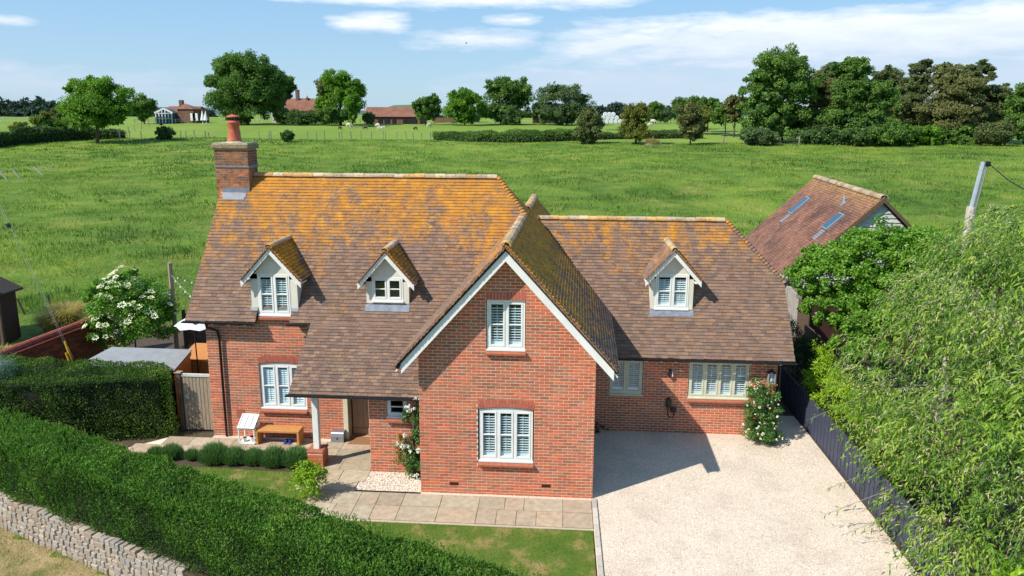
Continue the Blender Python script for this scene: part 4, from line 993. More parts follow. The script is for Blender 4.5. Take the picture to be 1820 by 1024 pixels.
# ------------------------------------------------------------------ things by the front wall
t = thing('garden_bench', (-4.35, 2.3, 0), 'plain oak bench of thick boards against the red brick wall', 'bench')
MB().box(-4.97, -3.76, 2.08, 2.46, .40, .46).build('seat', 'oak', t, bev=.005)
for x in (-4.97, -3.82): MB().box(x, x+.06, 2.08, 2.46, .02, .397).build('leg', 'oak', t, bev=.005)
MB().box(-4.91, -3.82, 2.40, 2.43, .02, .10).build('stretcher', 'galvanised', t)
for x, m in ((-4.22, 'blue_rubber'), (-4.10, 'blue_rubber')):
    pass
t = thing('garden_clogs', (-4.2, 2.28, 0), 'pair of small blue shoes on the paving under the bench', 'shoes')
for x in (-4.25, -4.13): MB().prism([(x, 2.16, .02), (x+.08, 2.14, .02), (x+.085, 2.36, .02), (x+.01, 2.37, .02)], (0, 0, .05)).prism([(x, 2.24, .07), (x+.08, 2.24, .07), (x+.075, 2.35, .07), (x+.012, 2.35, .07)], (0, 0, .04)).build('shoe', 'blue_rubber', t, bev=.012)
t = thing('mini_greenhouse', (-5.25, 2.25, 0), 'small white framed planter cabinet with a glazed lid left of the bench', 'mini greenhouse')
mb = MB()
for x in (-5.45, -5.02):
    for y, h in ((2.06, .50), (2.42, .74)): mb.box(x, x+.03, y, y+.03, .02, h)
mb.box(-5.45, -4.99, 2.06, 2.45, .05, .07).box(-5.42, -5.02, 2.06, 2.08, .47, .50).box(-5.45, -5.42, 2.09, 2.42, .47, .50).box(-5.02, -4.99, 2.09, 2.42, .47, .50)
mb.build('cabinet_frame', 'white_paint', t)
mb = MB(); p0 = np.array([-5.46, 2.04, .51]); vv = np.array([0, .40, .25]); 
for x in (0, .155, .31, .45): mb.prism([p0+[x, 0, 0], p0+[x+.03, 0, 0], p0+[x+.03, 0, 0]+vv, p0+[x, 0, 0]+vv], (0, -.01, .02))
for s in (0, .93): mb.prism([p0+vv*s, p0+vv*s+[.48, 0, 0], p0+vv*(s+.07)+[.48, 0, 0], p0+vv*(s+.07)], (0, -.012, .022))
lid = mb.build('lid_frame', 'white_paint', t)
for x in (.03, .185, .34): MB().prism([p0+[x, 0, 0]+vv*.07, p0+[x+.115, 0, 0]+vv*.07, p0+[x+.115, 0, 0]+vv*.93, p0+[x, 0, 0]+vv*.93], (0, -.004, .006)).build('lid_pane', 'parasol_cloth', lid)
def pot(x, y, z, r, h, mat, label, cat='pot'):
    o = MB().lathe((x, y, z), [(r*.7, 0), (r, h*.95), (r*1.08, h*.95), (r*1.08, h), (r*.9, h), (r*.85, h*.85)], 14).build('flower_pot', mat, None, smooth=False); return tag(o, label, cat)
pot(-5.33, 2.2, .07, .055, .12, 'white_paint', 'small white pot inside the mini greenhouse, left one')
pot(-5.12, 2.2, .07, .07, .15, 'far_white', 'larger white pot inside the mini greenhouse, right one')
t = thing('parcel_box', (-2.8, 2.72, 0), 'shiny galvanised letter box with a rounded lid on the paving by the front door', 'letter box')
N = 8; prof = [(0, 0), (0, .22)]+[(.15-.15*math.cos(math.pi*i/N), .22+.10*math.sin(math.pi*i/N)) for i in range(1, N)]+[(.30, .22), (.30, 0)]
MB().prism([(-2.98, 2.38+a, .025+b) for a, b in prof], (.36, 0, 0)).build('box_body', 'steel', t, bev=.003)
MB().box(-2.99, -2.61, 2.368, 2.380, .22, .235).build('lid_edge', 'galvanised', t)
MB().box(-2.815, -2.785, 2.362, 2.372, .12, .17).build('lock', 'black_plastic', t)
o = MB().prism([(-2.50, 2.30, .024), (-1.75, 2.30, .024), (-1.75, 2.78, .024), (-2.40, 2.78, .024)], (0, 0, .018)).build('doormat', 'doormat'); tag(o, 'brown coir doormat in front of the wooden front door', 'doormat')

# ------------------------------------------------------------------ gate and panels at the left corner
t = thing('garden_gate', (-7, 2.88, 0), 'weathered wooden board gate with a pale top rail beside the house corner', 'gate')
for i in range(9):
    x = -7.36+i*.103; MB().box(x, x+.094, 2.86+random.uniform(-.002, .002), 2.885, .05, 1.64).build('board', 'gate_wood', t, bev=.006)
MB().box(-7.37, -6.44, 2.84, 2.90, 1.645, 1.73).build('top_rail', 'pale_post', t, bev=.006)
for z in (.35, 1.35): MB().box(-7.36, -6.45, 2.885, 2.93, z, z+.1).build('rail', 'gate_wood', t)
MB().box(-7.26, -7.20, 2.83, 2.86, .98, 1.12).build('latch', 'galvanised', t)
t = thing('gate_post', (-7.45, 2.88, 0), 'brown wooden gate post between the clipped hedge and the board gate', 'post')
MB().box(-7.50, -7.39, 2.82, 2.95, 0, 1.74).build('post_shaft', 'brown_wood', t, bev=.008); MB().box(-7.53, -7.36, 2.80, 2.97, 1.742, 1.775).build('post_cap', 'gate_wood', t, bev=.006)
# shed with a grey felt roof
t = thing('garden_shed', (-9.3, 4.4, 0), 'low wooden store with a flat grey felt roof behind the clipped hedge', 'shed')
MB().prism([(-10.9, 3.55, 1.60), (-7.86, 3.40, 1.60), (-8.20, 5.05, 1.64), (-10.85, 5.10, 1.64)], (0, 0, .035)).build('felt_roof', 'felt_grey', t)
MB().prism([(-10.85, 3.60, 1.50), (-7.88, 3.44, 1.50), (-8.22, 5.02, 1.50), (-10.8, 5.06, 1.50)], (0, 0, .097)).build('fascia', 'cedar', t)
for k in range(11):
    a = np.array([-7.93, 3.48, .05+k*.13]); b = np.array([-8.25, 4.98, .05+k*.13]); MB().beam(a+[0, 0, .06], b+[0, 0, .06], .02, .122).build('board', 'cedar', t, bev=.003)
MB().prism([(-10.8, 3.66, 0), (-8.0, 3.5, 0), (-8.3, 4.96, 0), (-10.75, 5.0, 0)], (0, 0, 1.49)).build('shed_walls', 'brown_wood', t)
t = thing('cedar_box', (-8.2, 5.6, 0), 'orange cedar boarded bin store beyond the grey shed roof', 'bin store')
MB().box(-8.75, -7.45, 5.35, 6.3, 0, 1.24).build('carcass', 'brown_wood', t)
for i in range(10): MB().box(-8.76+i*.131, -8.76+i*.131+.122, 5.32, 5.348, .02, 1.22).build('board', 'cedar', t, bev=.003)
MB().prism([(-8.8, 5.30, 1.245), (-7.42, 5.30, 1.245), (-7.42, 6.35, 1.42), (-8.8, 6.35, 1.42)], (0, 0, .03)).build('lid', 'cedar', t)
t = thing('patio_parasol', (-8.05, 5.05, 0), 'white parasol on a thin dark pole behind the left corner of the house', 'parasol')
c = PY(352, 640, 5.12); MB().tube([(c[0], 5.12, .05), (PY(344, 575, 5.12)[0]-.02, 5.12, 3.1)], .02, 8).build('pole', 'black_plastic', t)
MB().lathe((c[0], 5.12, .0), [(.25, 0), (.25, .07), (.05, .10), (.04, .5), (.0, .5)], 16).build('base', 'galvanised', t)
cx = c[0]+.22; mb = MB(); r = .80; top = (cx, 5.12, 2.95); R_ = [(cx+r*math.cos(i*math.pi/4+.4), 5.12+r*math.sin(i*math.pi/4+.4), 2.50) for i in range(8)]
for i in range(8):
    a, b = R_[i], R_[(i+1) % 8]; mid = ((a[0]+b[0])/2, (a[1]+b[1])/2, 2.54); k = len(mb.v); mb.v += [top, a, mid, b]; mb.f += [(k, k+1, k+2), (k, k+2, k+3)]
mb.build('canopy', 'parasol_cloth', t)
def panel(name, p, q, h, nb, mat, label, cat='fence', horiz=True, wb=.14, part='slat', th=.02, z0=0., post=True, grp=None):
    p = np.array([p[0], p[1], z0]); q = np.array([q[0], q[1], z0]); t = thing(name, (p+q)/2, label, cat, grp); d = unit(q-p)
    if horiz:
        n = int(h/wb)
        for i in range(n): MB().beam(p+[0, 0, (i+.5)*wb], q+[0, 0, (i+.5)*wb], th, wb*.94).build(part, mat, t)
    else:
        L = np.linalg.norm(q-p); n = max(2, int(L/wb)); s = np.array([d[1], -d[0], 0])
        for i in range(n):
            a = p+d*L*(i+.5)/n; MB().obox(a+np.array([0, 0, h/2])+s*random.uniform(-.004, .004), d*(L/n*.46), s*th/2, np.array([0, 0, h/2])).build(part, mat, t)
        MB().beam(p+[0, 0, h*.3]-s*.03, q+[0, 0, h*.3]-s*.03, .04, .08).beam(p+[0, 0, h*.8]-s*.03, q+[0, 0, h*.8]-s*.03, .04, .08).build('rail', mat, t)
    if post:
        for a in (p, q): MB().box(a[0]-.05, a[0]+.05, a[1]-.05, a[1]+.05, z0-.02, z0+h+.06).build('post', mat, t)
    return t
panel('fence_panel', (-10.6, 9.0), (-8.2, 8.3), 1.75, 0, 'brown_wood', 'dark brown slatted fence at the back of the patio behind the elder')
panel('fence_panel', (-8.15, 8.25), (-7.0, 6.9), 1.75, 0, 'grey_wood', 'grey brown slatted fence panel next to the house corner')
t = thing('planter_box', (-10, 8.0, 0), 'reddish wooden planter in the shade against the patio fence', 'planter')
MB().box(-10.3, -9.5, 8.0, 8.4, 0, .55).build('planter_side', 'terracotta', t, bev=.01)
o = MB().tube([(-10.86, 8.8, 0), (-10.84, 8.8, 3.62)], .075, 6).build('light_post', 'gate_wood'); tag(o, 'tall square wooden post standing beside the flowering elder', 'post')
# festoon lights
t = thing('string_lights', (-10.4, 8.5, 2.8), 'string of small round bulbs sagging from the tall wooden post to the house', 'string lights')
for (p, q, sag) in (((-10.84, 8.8, 3.2), (-6.9, 5.6, 2.9), .5), ((-10.84, 8.8, 3.2), (-9.2, 12, 2.2), .3)):
    p = np.array(p); q = np.array(q); P_ = [p+(q-p)*s-np.array([0, 0, 4*sag*s*(1-s)]) for s in np.linspace(0, 1, 14)]
    MB().tube(P_, .007, 4).build('cable', 'wire_grey', t)
    for a in P_[1:-1]: MB().lathe((a[0], a[1], a[2]-.09), [(.0, 0), (.035, .03), (.03, .06), (.012, .09)], 8).build('bulb', 'white_petal', t)
# garden wall with red coping
t = thing('garden_wall', (-13.7, 6, 0), 'old brick garden wall with rounded red coping running away from the front hedge', 'wall')
WA = np.array([-13.9, 4.0, 0]); WB = np.array([-13.35, 9.6, 0]); wd = unit(WB-WA); wn = np.array([wd[1], -wd[0], 0])
MB().prism([WA, WA-wn*.24, WA-wn*.24+[0, 0, 1.5], WA+[0, 0, 1.5]], WB-WA).build('wall_core', 'old_mortar', t)
C = []; A = []; TT = []; L_ = np.linalg.norm(WB-WA)
for k in range(20):
    u = -(.1125 if k % 2 else 0)
    while u < L_:
        a, b = max(u+.004, 0), min(u+.22, L_); u += .225
        if b-a > .05: C.append(WA+wd*(a+b)/2+wn*.004+[0, 0, k*.075+.035]); A.append((b-a)/2); TT.append(BR_PAL[rng.integers(2, 9)]*rng.uniform(.35, .7))
V, F = boxes_np(np.array(C), np.array(A)[:, None]*wd[None], wn*.014, np.array([0, 0, .032]), jit=.002)
put('brick', V, F, 'brick', t, tint=np.repeat(np.array(TT), 8, 0), kind='stuff')
for i in range(19):
    a = WA+wd*L_*i/19; b = WA+wd*(L_*(i+1)/19-.01); c = -wn*.12; MB().tube([a+c+[0, 0, 1.60], b+c+[0, 0, 1.60]], .115*random.uniform(.97, 1.03), 10).build('coping_tile', 'red_coping', t)
    MB().obox((a+b)/2+wn*.04+np.array([0, 0, 1.52]), (b-a)/2, wn*.06, np.array([0, 0, .018])).build('creasing_tile', 'red_coping', t)
# far-left dark shed
t = thing('timber_shed', (-19, 10.6, 0), 'dark red weatherboarded shed cut off by the left edge of the picture', 'shed')
a = PY(7, 590, 9.9); SX = a[0]
for k in range(13): MB().box(-22.5, SX, 9.78-.0, 9.83, .0+k*.15, .165+k*.15).build('weatherboard', 'dark_wood', t, bev=.004)
MB().box(-22.5, SX-.01, 9.84, 10.75, 0, 2.05).build('shed_body', 'dark_wood', t)
MB().prism([(SX-.02, 9.85, 2.0), (SX-3.6, 9.85, 3.7), (SX-3.6, 9.85, 2.0)], (0, .9, 0)).build('gable_end', 'dark_wood', t)
MB().prism([(SX+.18, 9.65, 1.96), (SX-3.6, 9.65, 3.75), (SX-3.6, 9.65, 3.81), (SX+.18, 9.65, 2.04)], (0, 1.3, 0)).build('shed_roof', 'roof_deck', t)
MB().box(SX-.01, SX+.09, 9.72, 9.82, 0, 2.2).build('corner_post', 'brown_wood', t)
MB().box(SX-.75, SX-.68, 9.70, 9.78, 0, 2.6).build('downpipe', 'galvanised', t)

# ------------------------------------------------------------------ stone retaining wall below the hedge
t = thing('stone_wall', (-8, -2.2, -.55), 'low dry stone retaining wall of pale stones under the front hedge', 'wall')
d2 = unit(np.array([1, -.415, 0])); n2 = np.array([-.415, -1, 0])/math.hypot(1, .415); 
P0 = np.array([-14.2, wl(-14.2), 0])
MB().prism([P0-n2*.03+[0, 0, -.6], P0-n2*.34+[0, 0, -.6], P0-n2*.34+[0, 0, .16], P0-n2*.06+[0, 0, .16]], d2*19.5).build('wall_core', 'soil', t)
ST = .88*np.array([[.36, .305, .24], [.40, .34, .28], [.32, .28, .235], [.34, .31, .275], [.43, .36, .28], [.33, .26, .20]])
slib = []
for i in range(18):
    bm = bmesh.new(); bmesh.ops.create_cube(bm, size=1); 
    for v in bm.verts: v.co = Vector([c*random.uniform(.82, 1.04) for c in v.co])
    bmesh.ops.bevel(bm, geom=bm.edges[:], offset=.07, segments=1, affect='EDGES')
    for v in bm.verts: v.co += Vector([random.gauss(0, .015) for _ in range(3)])
    me = bpy.data.meshes.new('stone'); bm.to_mesh(me); bm.free()
    at = me.attributes.new('tint', 'FLOAT_COLOR', 'POINT'); tt = ST[i % 6]*random.uniform(.85, 1.12); at.data.foreach_set('color', np.tile([*tt, 1], len(me.vertices)).astype(np.float32)); me.materials.append(MATS['stone']); slib.append(me)
sc_ = []
for k in range(6):
    u = 1.2+random.uniform(0, .1); z = -.56+k*.128
    while u < 13.2:
        w = random.uniform(.11, .24); h = random.uniform(.115, .15)
        sc_.append((u+w/2, z+h/2-.01, w, h)); u += w+.006
sc_.sort(key=lambda s: abs(s[0]-6)); 
for u, z, w, h in sc_[:330]:
    lean = (z+.56)*.10
    piece('stone', random.choice(slib), P0+d2*u-n2*(.04+lean+random.uniform(0, .02))+np.array([0, 0, z]), t, (w, .2, h), Euler((random.gauss(0, .06), random.gauss(0, .08), math.atan2(d2[1], d2[0])+random.gauss(0, .06))))

# ------------------------------------------------------------------ vegetation builders
def crown(name, lobes, n_clump, n_leaf, leaf, mat, parent, clump_r=.22, seed=0, flat=.0, wid=.6, up=.25, kind=None, rbias=0., shell=.55, bend=.15):
    """leaf clumps gathered near the surface of overlapping ellipsoid lobes (cx,cy,cz,rx,ry,rz)"""
    r = np.random.default_rng(seed+99); lob = np.array(lobes, float); vol = (lob[:, 3]*lob[:, 4]+lob[:, 3]*lob[:, 5]+lob[:, 4]*lob[:, 5]); pk = vol/vol.sum()
    li = r.choice(len(lob), n_clump, p=pk); d = unit(r.normal(size=(n_clump, 3))); d[:, 2] = np.abs(d[:, 2])*np.where(r.random(n_clump) < .72, 1, -1)
    rr = shell+(1-shell)*r.random(n_clump)**.6; rr *= r.normal(1.0, .11, n_clump)
    cc = lob[li, :3]+d*lob[li, 3:]*rr[:, None]; sz = clump_r*lob[li, 3:].mean(1)*r.uniform(.7, 1.4, n_clump)
    ci = np.repeat(np.arange(n_clump), n_leaf); n = len(ci); dd = unit(r.normal(size=(n, 3))); dd[:, 2] = dd[:, 2]*.8+.15
    P = cc[ci]+dd*(sz[ci]*r.uniform(.35, 1.0, n))[:, None]*np.array([1, 1, 1-flat])
    out = unit(dd*.9+d[ci]*.6+np.array([0, 0, up])); D = unit(out*.5+r.normal(size=(n, 3))*.7); N = unit(out+r.normal(size=(n, 3))*.45)
    tone = np.clip(.5+r.normal(0, .16, n_clump)[ci]+r.normal(0, .14, n)+rbias, 0, 1)
    return leaves(name, P, D, N, leaf*r.uniform(.7, 1.3, n), leaf*wid*r.uniform(.8, 1.2, n), mat, parent, tone, kind=kind, bend=bend)
def limbs(name, base, top, lobes, r0, mat, parent, nb=7, seed=0, sides=7):
    r = random.Random(seed); mb = MB(); base = np.array(base, float); top = np.array(top, float)
    pts = [base+(top-base)*s+np.array([r.uniform(-1, 1), r.uniform(-1, 1), 0])*r0*.6*(s > 0) for s in np.linspace(0, 1, 5)]
    mb.tube(pts, [r0*1.25, r0, r0*.8, r0*.6, r0*.35], sides)
    for i in range(nb):
        s = r.uniform(.3, .95); p = base+(top-base)*s; L = lobes[i % len(lobes)]; a = r.uniform(0, 6.28)
        q = np.array([L[0]+L[3]*.55*math.cos(a), L[1]+L[4]*.55*math.sin(a), L[2]+L[5]*r.uniform(-.1, .6)]); m = (p+q)/2+np.array([0, 0, -.08*abs(q[2]-p[2])])
        mb.tube([p, m, q], [r0*.4, r0*.25, r0*.08], 5)
    return mb.build(name, mat, parent, smooth=True)
def pxlobes(Y, L):
    out = []
    for (x, y, rx, ry) in L:
        c = PY(x, y, Y); s = (Y-CAM[1])/FPX*1.0
        out.append((c[0], Y+(random.uniform(-.3, .3))*rx*s, c[2], rx*s, max(rx, ry)*s*.8, ry*s))
    return out
def tree(name, Y, base, L, mat, label, cat='tree', leaf=.36, n_clump=60, n_leaf=130, group=None, r0=None, bark='bark', seed=0, extra=None, **k):
    L = list(L)+([(np.mean([q[0] for q in L]), base[1]-max(q[3] for q in L)*.35, max(q[2] for q in L)*.85, max(q[3] for q in L)*.5)] if cat == 'bush' else ([(base[0], base[1]-6, max(q[2] for q in L)*.62, 8)] if group in (GB, 'small trees left of the big wood') and base[1] < 230 else [])); lob = pxlobes(Y, L); b = PY(base[0], base[1], Y); b[2] = float(T(b[0], Y))-.1
    t = thing(name, b, label, cat, group); cx = np.mean([l[0] for l in lob]); ct = max(l[2] for l in lob)
    H = ct-b[2]; limbs('trunk', b, (cx, Y, b[2]+H*.85), lob, r0 or H*.028, bark, t, 9, seed)
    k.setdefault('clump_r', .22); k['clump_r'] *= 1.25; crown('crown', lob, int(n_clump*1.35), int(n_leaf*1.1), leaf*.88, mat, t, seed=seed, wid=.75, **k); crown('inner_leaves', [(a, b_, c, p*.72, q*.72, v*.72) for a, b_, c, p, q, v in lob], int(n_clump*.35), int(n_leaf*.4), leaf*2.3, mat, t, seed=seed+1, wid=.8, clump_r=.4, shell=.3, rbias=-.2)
    if extra: crown('crown', pxlobes(Y-.5, extra[0]), extra[2], n_leaf, leaf*1.1, extra[1], t, seed=seed+7, wid=.75, **k)
    return t
GB = 'trees along the far side of the pasture'
tree('ash_tree', 100, (172, 244), [(150, 163, 36, 26), (193, 172, 38, 32), (172, 200, 48, 32), (212, 203, 24, 26), (134, 208, 24, 24), (168, 158, 22, 20)], 'tr_bright', 'bright green spreading tree rising from the left end of the hedge', n_clump=95, n_leaf=190, seed=1, leaf=.34, group=GB, clump_r=.26)
tree('round_tree', 170, (256, 213), [(256, 192, 23, 18), (262, 184, 15, 10)], 'tr_green', 'small round dark tree just left of the white gabled cottage', seed=2, n_clump=45, n_leaf=110, leaf=.5, group=GB)
tree('lime_tree', 168, (440, 216), [(440, 125, 48, 33), (402, 158, 34, 34), (450, 165, 58, 42), (482, 150, 32, 32), (420, 190, 50, 24), (466, 190, 32, 22)], 'tr_green', 'biggest dome shaped tree on the skyline above the chimney', seed=3, n_clump=150, n_leaf=170, leaf=.5, group=GB, clump_r=.2)
tree('lime_tree', 180, (508, 216), [(504, 158, 19, 22), (492, 182, 16, 22)], 'tr_dark', 'darker tree half hidden behind the right flank of the biggest dome shaped tree', seed=4, n_clump=50, n_leaf=120, leaf=.5, group=GB)
tree('sycamore_tree', 168, (605, 214), [(598, 143, 30, 17), (625, 165, 24, 26), (605, 165, 30, 30), (584, 190, 22, 20)], 'tr_bright', 'tall bright tree between the farmhouse roof and the long barn', seed=5, n_clump=85, n_leaf=150, leaf=.48, group=GB, clump_r=.25, extra=([(582, 168, 22, 24)], 'tr_olive', 22))
tree('young_tree', 160, (626, 216), [(626, 190, 14, 22)], 'tr_bright', 'slim fresh green young tree at the left end of the long barn', seed=6, n_clump=28, n_leaf=110, leaf=.45, group=GB)
for i, (x, rx, ry, y, lab) in enumerate(((534, 34, 8, 207, 'dark hedge bushes under the farmhouse roof'), (585, 28, 12, 203, 'dense bushes in front of the tall bright farm tree'), (500, 14, 12, 206, 'dark bushes at the foot of the biggest dome shaped tree'), (655, 10, 8, 211, 'low shrubs in front of the left end of the long barn'))):
    tree('bush', 165, (x, 217), [(x, y, rx, ry)], 'tr_green' if i == 1 else 'tr_dark', lab, 'bush', seed=10+i, n_clump=34, n_leaf=110, leaf=.45, group='bushes around the farm')
tree('hawthorn_tree', 170, (757, 217), [(750, 190, 18, 16), (768, 184, 16, 16), (760, 198, 24, 14)], 'tr_green', 'small loose tree at the right end of the long barn', seed=15, n_clump=45, n_leaf=110, leaf=.46, group=GB)
tree('round_tree', 168, (826, 217), [(826, 180, 28, 22), (820, 198, 30, 17), (842, 192, 18, 18)], 'tr_bright', 'rounded mid green tree left of the taller dark oak', seed=16, n_clump=60, n_leaf=130, leaf=.46, group=GB)
tree('oak_tree', 175, (900, 218), [(888, 155, 28, 15), (915, 160, 32, 18), (902, 180, 42, 26), (890, 200, 38, 16)], 'tr_green', 'flat topped dark oak in the middle of the skyline', seed=17, n_clump=100, n_leaf=140, leaf=.48, group=GB, rbias=-.12)
tree('willow_tree', 172, (1000, 218), [(986, 178, 30, 32), (1026, 182, 26, 28), (1002, 202, 44, 16), (962, 200, 18, 20)], 'tr_grey', 'grey green twin domed tree right of the dark oak', seed=18, n_clump=105, n_leaf=140, leaf=.42, group=GB)
tree('bush', 172, (915, 218), [(912, 206, 26, 11)], 'tr_dark', 'dark scrub at the foot of the flat topped oak', 'bush', seed=19, n_clump=26, n_leaf=100, leaf=.45, group='bushes around the farm')
tree('hedgerow_bush', 108, (1048, 250), [(1048, 222, 21, 27), (1046, 240, 24, 14)], 'tr_olive', 'dense olive bush standing taller than the middle hedge', 'bush', seed=20, n_clump=70, n_leaf=150, leaf=.3, group='bushes in the middle hedge', extra=([(1048, 215, 16, 20)], 'tr_brown', 12))
tree('hedgerow_bush', 108, (1130, 247), [(1132, 207, 24, 22), (1126, 228, 20, 18), (1138, 190, 10, 10)], 'tr_yellow', 'yellowish pointed bush in the middle hedge near the pale heap', 'bush', seed=21, n_clump=60, n_leaf=130, leaf=.28, group='bushes in the middle hedge', clump_r=.25)
tree('hedgerow_bush', 108, (1228, 245), [(1226, 212, 24, 24), (1232, 232, 24, 14)], 'tr_brown', 'brownish bush at the right end of the middle hedge', 'bush', seed=22, n_clump=60, n_leaf=140, leaf=.28, group='bushes in the middle hedge')
for i, (x, y, rx, ry, m, Y, lab) in enumerate(((1098, 196, 17, 13, 'tr_far', 260, 'distant dark tree beside the stack of wrapped bales'), (1164, 195, 12, 14, 'tr_green', 200, 'small upright tree right of the yellowish pointed bush'), (1182, 205, 20, 10, 'tr_grey', 210, 'pale low scrub between two small skyline trees'), (1222, 186, 28, 14, 'tr_green', 150, 'dark round tree behind the brownish bush'), (1258, 190, 20, 14, 'tr_green', 140, 'green tree left of the big wood, with cream blossom beside it'), (1250, 205, 24, 12, 'tr_yellow', 132, 'cream flowering bush left of the big wood'), (1290, 205, 26, 18, 'tr_green', 128, 'leafy bush at the left foot of the big wood'), (1306, 190, 18, 18, 'tr_brown', 126, 'bronze leaved bush at the left foot of the big wood'))):
    tree('small_tree', Y, (x, 216), [(x, y, rx, ry)], m, lab, 'tree', seed=30+i, n_clump=34, n_leaf=110, leaf=.42, group='small trees left of the big wood')
GW = 'trees of the wood on the right'
WT = (('big_tree', 112, (1388, 256), [(1388, 120, 44, 28), (1345, 165, 26, 30), (1402, 165, 48, 42), (1352, 205, 36, 36), (1400, 215, 48, 32), (1372, 140, 34, 28)], 'tr_green', 'tallest green tree at the left end of the wood', 190, .36),
      ('pine_tree', 116, (1448, 255), [(1448, 160, 22, 32), (1452, 205, 30, 34), (1478, 178, 24, 30)], 'tr_brown', 'sparse brown pine between two tall green trees', 70, .3),
      ('pine_tree', 122, (1478, 252), [(1478, 138, 26, 24), (1468, 170, 22, 26)], 'tr_olive', 'brown topped conifer behind the second tall green tree', 50, .3),
      ('big_tree', 110, (1520, 258), [(1515, 126, 32, 22), (1510, 165, 34, 34), (1550, 185, 40, 38), (1500, 215, 40, 34), (1545, 222, 42, 26)], 'tr_green', 'second tall green tree of the wood with leaning lower boughs', 170, .36),
      ('big_tree', 126, (1580, 250), [(1578, 140, 28, 18), (1590, 170, 34, 34)], 'tr_olive', 'dull green tree between the green trees and the pines', 60, .34),
      ('pine_tree', 118, (1635, 250), [(1638, 125, 24, 20), (1630, 165, 36, 36), (1612, 205, 44, 34), (1650, 215, 40, 30)], 'tr_olive', 'grey topped pine standing left in the pine group', 130, .3),
      ('pine_tree', 114, (1700, 248), [(1686, 135, 30, 22), (1700, 165, 40, 30), (1690, 205, 50, 36)], 'tr_brown', 'broad brownish pine in the middle of the pine group', 140, .3),
      ('pine_tree', 118, (1765, 246), [(1735, 132, 28, 18), (1768, 180, 34, 28), (1750, 215, 52, 30), (1780, 205, 24, 26)], 'tr_olive', 'dark pine with layered boughs at the right of the pine group', 130, .3),
      ('big_tree', 112, (1822, 246), [(1822, 190, 24, 34), (1812, 225, 30, 24)], 'tr_green', 'green tree cut off by the right edge beside the pines', 70, .34))
for i, (nm, Y, b, L, m, lab, nc, lf) in enumerate(WT):
    fl = .45 if nm == 'pine_tree' else 0
    tree(nm, Y, b, L, m, lab, 'tree', leaf=lf, n_clump=nc, n_leaf=170, seed=50+i, group=GW, clump_r=.2, flat=fl, shell=.45, rbias=.08 if m == 'tr_green' else 0)
for i, (x, y, rx, ry, m, lab) in enumerate(((1585, 236, 40, 14, 'tr_green', 'dark scrub under the second tall green tree'), (1640, 240, 34, 11, 'tr_bright', 'bright bramble bank below the left pine'), (1700, 239, 36, 13, 'tr_green', 'dark scrub below the middle pine'), (1765, 236, 34, 15, 'tr_olive', 'scrub below the right pine'), (1450, 243, 36, 13, 'tr_dark', 'shaded undergrowth below the sparse brown pine'), (1345, 243, 34, 10, 'tr_grey', 'low undergrowth at the left end of the wood'), (1515, 243, 38, 14, 'tr_dark', 'shaded undergrowth below the second tall green tree'))):
    tree('undergrowth', 106+(i*7 % 5), (x, 255), [(x, y, rx, ry), (x+rx*.4, y-ry*.5, rx*.5, ry*.6)], m, lab, 'bush', seed=70+i, n_clump=36, n_leaf=110, leaf=.34, group='bushes at the foot of the wood', r0=.1)
# hedges across the pasture
def px_hedge(name, pts, hpx, mat, label, n, leaf=.26, seed=0, rough=.35, cat='hedge'):
    r = np.random.default_rng(seed); g = [G(x, y) for x, y in pts]; xs = np.array([p[0] for p in g]); ys = np.array([p[1] for p in g])
    t = thing(name, g[len(g)//2], label, cat); s = r.random(n)*(len(g)-1); xx = np.interp(s, range(len(g)), xs); yy = np.interp(s, range(len(g)), ys)
    h = np.interp(s, range(len(g)), [q*(p[1]-CAM[1])/FPX for q, p in zip(hpx, g)]); h = h*(1-rough+2*rough*fbm(xx/2.2+seed, yy/2+seed, 3)); a = r.random(n)**.6*h; w = (1.1*np.sqrt(np.clip(1-(a/h)**2, 0, 1))+.25)
    ph = r.uniform(-1, 1, n); P = np.stack([xx+r.normal(0, .2, n), yy+ph*w+.8, T(xx, yy)+a], -1)
    D = unit(r.normal(size=(n, 3))+np.array([0, -.3, .5])); N = unit(r.normal(size=(n, 3))*.6+np.array([0, -.8, .6]))
    rn = np.clip(.45+(fbm(xx/1.5, a*1.5+seed, 3)-.45)*1.4+r.normal(0, .15, n), 0, 1)
    leaves('hedge_leaves', P, D, N, leaf, leaf*.6, mat, t, rn, kind='stuff')
    mb = MB()
    for i in range(len(g)-1):
        a_, b_ = g[i].copy(), g[i+1].copy(); ha = hpx[i]*(a_[1]-CAM[1])/FPX*.6; hb = hpx[i+1]*(b_[1]-CAM[1])/FPX*.6
        o_ = np.array([0, .8, 0]); k = len(mb.v)
        for p, h_ in ((a_+o_, ha), (b_+o_, hb)):
            for dy, z in ((-.7, -.2), (-.5, h_), (.5, h_), (.7, -.2)): mb.v.append(tuple(p+[0, dy, z]))
        mb.f += [(k, k+4, k+5, k+1), (k+1, k+5, k+6, k+2), (k+2, k+6, k+7, k+3)]
    mb.build('hedge_shade_core', 'hedge_core', t); return t  # solid dark filler painted as the shade within the hedge
px_hedge('field_hedge', [(-60, 268), (0, 262), (60, 256), (150, 249), (215, 247)], [30, 30, 30, 26, 14], 'tr_dark', 'dark bramble hedge at the far left edge of the pasture', 17000, seed=3)
px_hedge('field_hedge', [(770, 249), (850, 253), (950, 253), (1030, 251)], [14, 20, 21, 22], 'tr_green', 'trimmed green hedge across the middle of the pasture', 13000, seed=4, rough=.25, leaf=.24)
px_hedge('field_hedge', [(1060, 249), (1130, 247), (1190, 247), (1250, 247)], [14, 12, 14, 12], 'tr_dark', 'low dark hedge between the olive bush and the brownish bush', 6500, seed=5, leaf=.24)
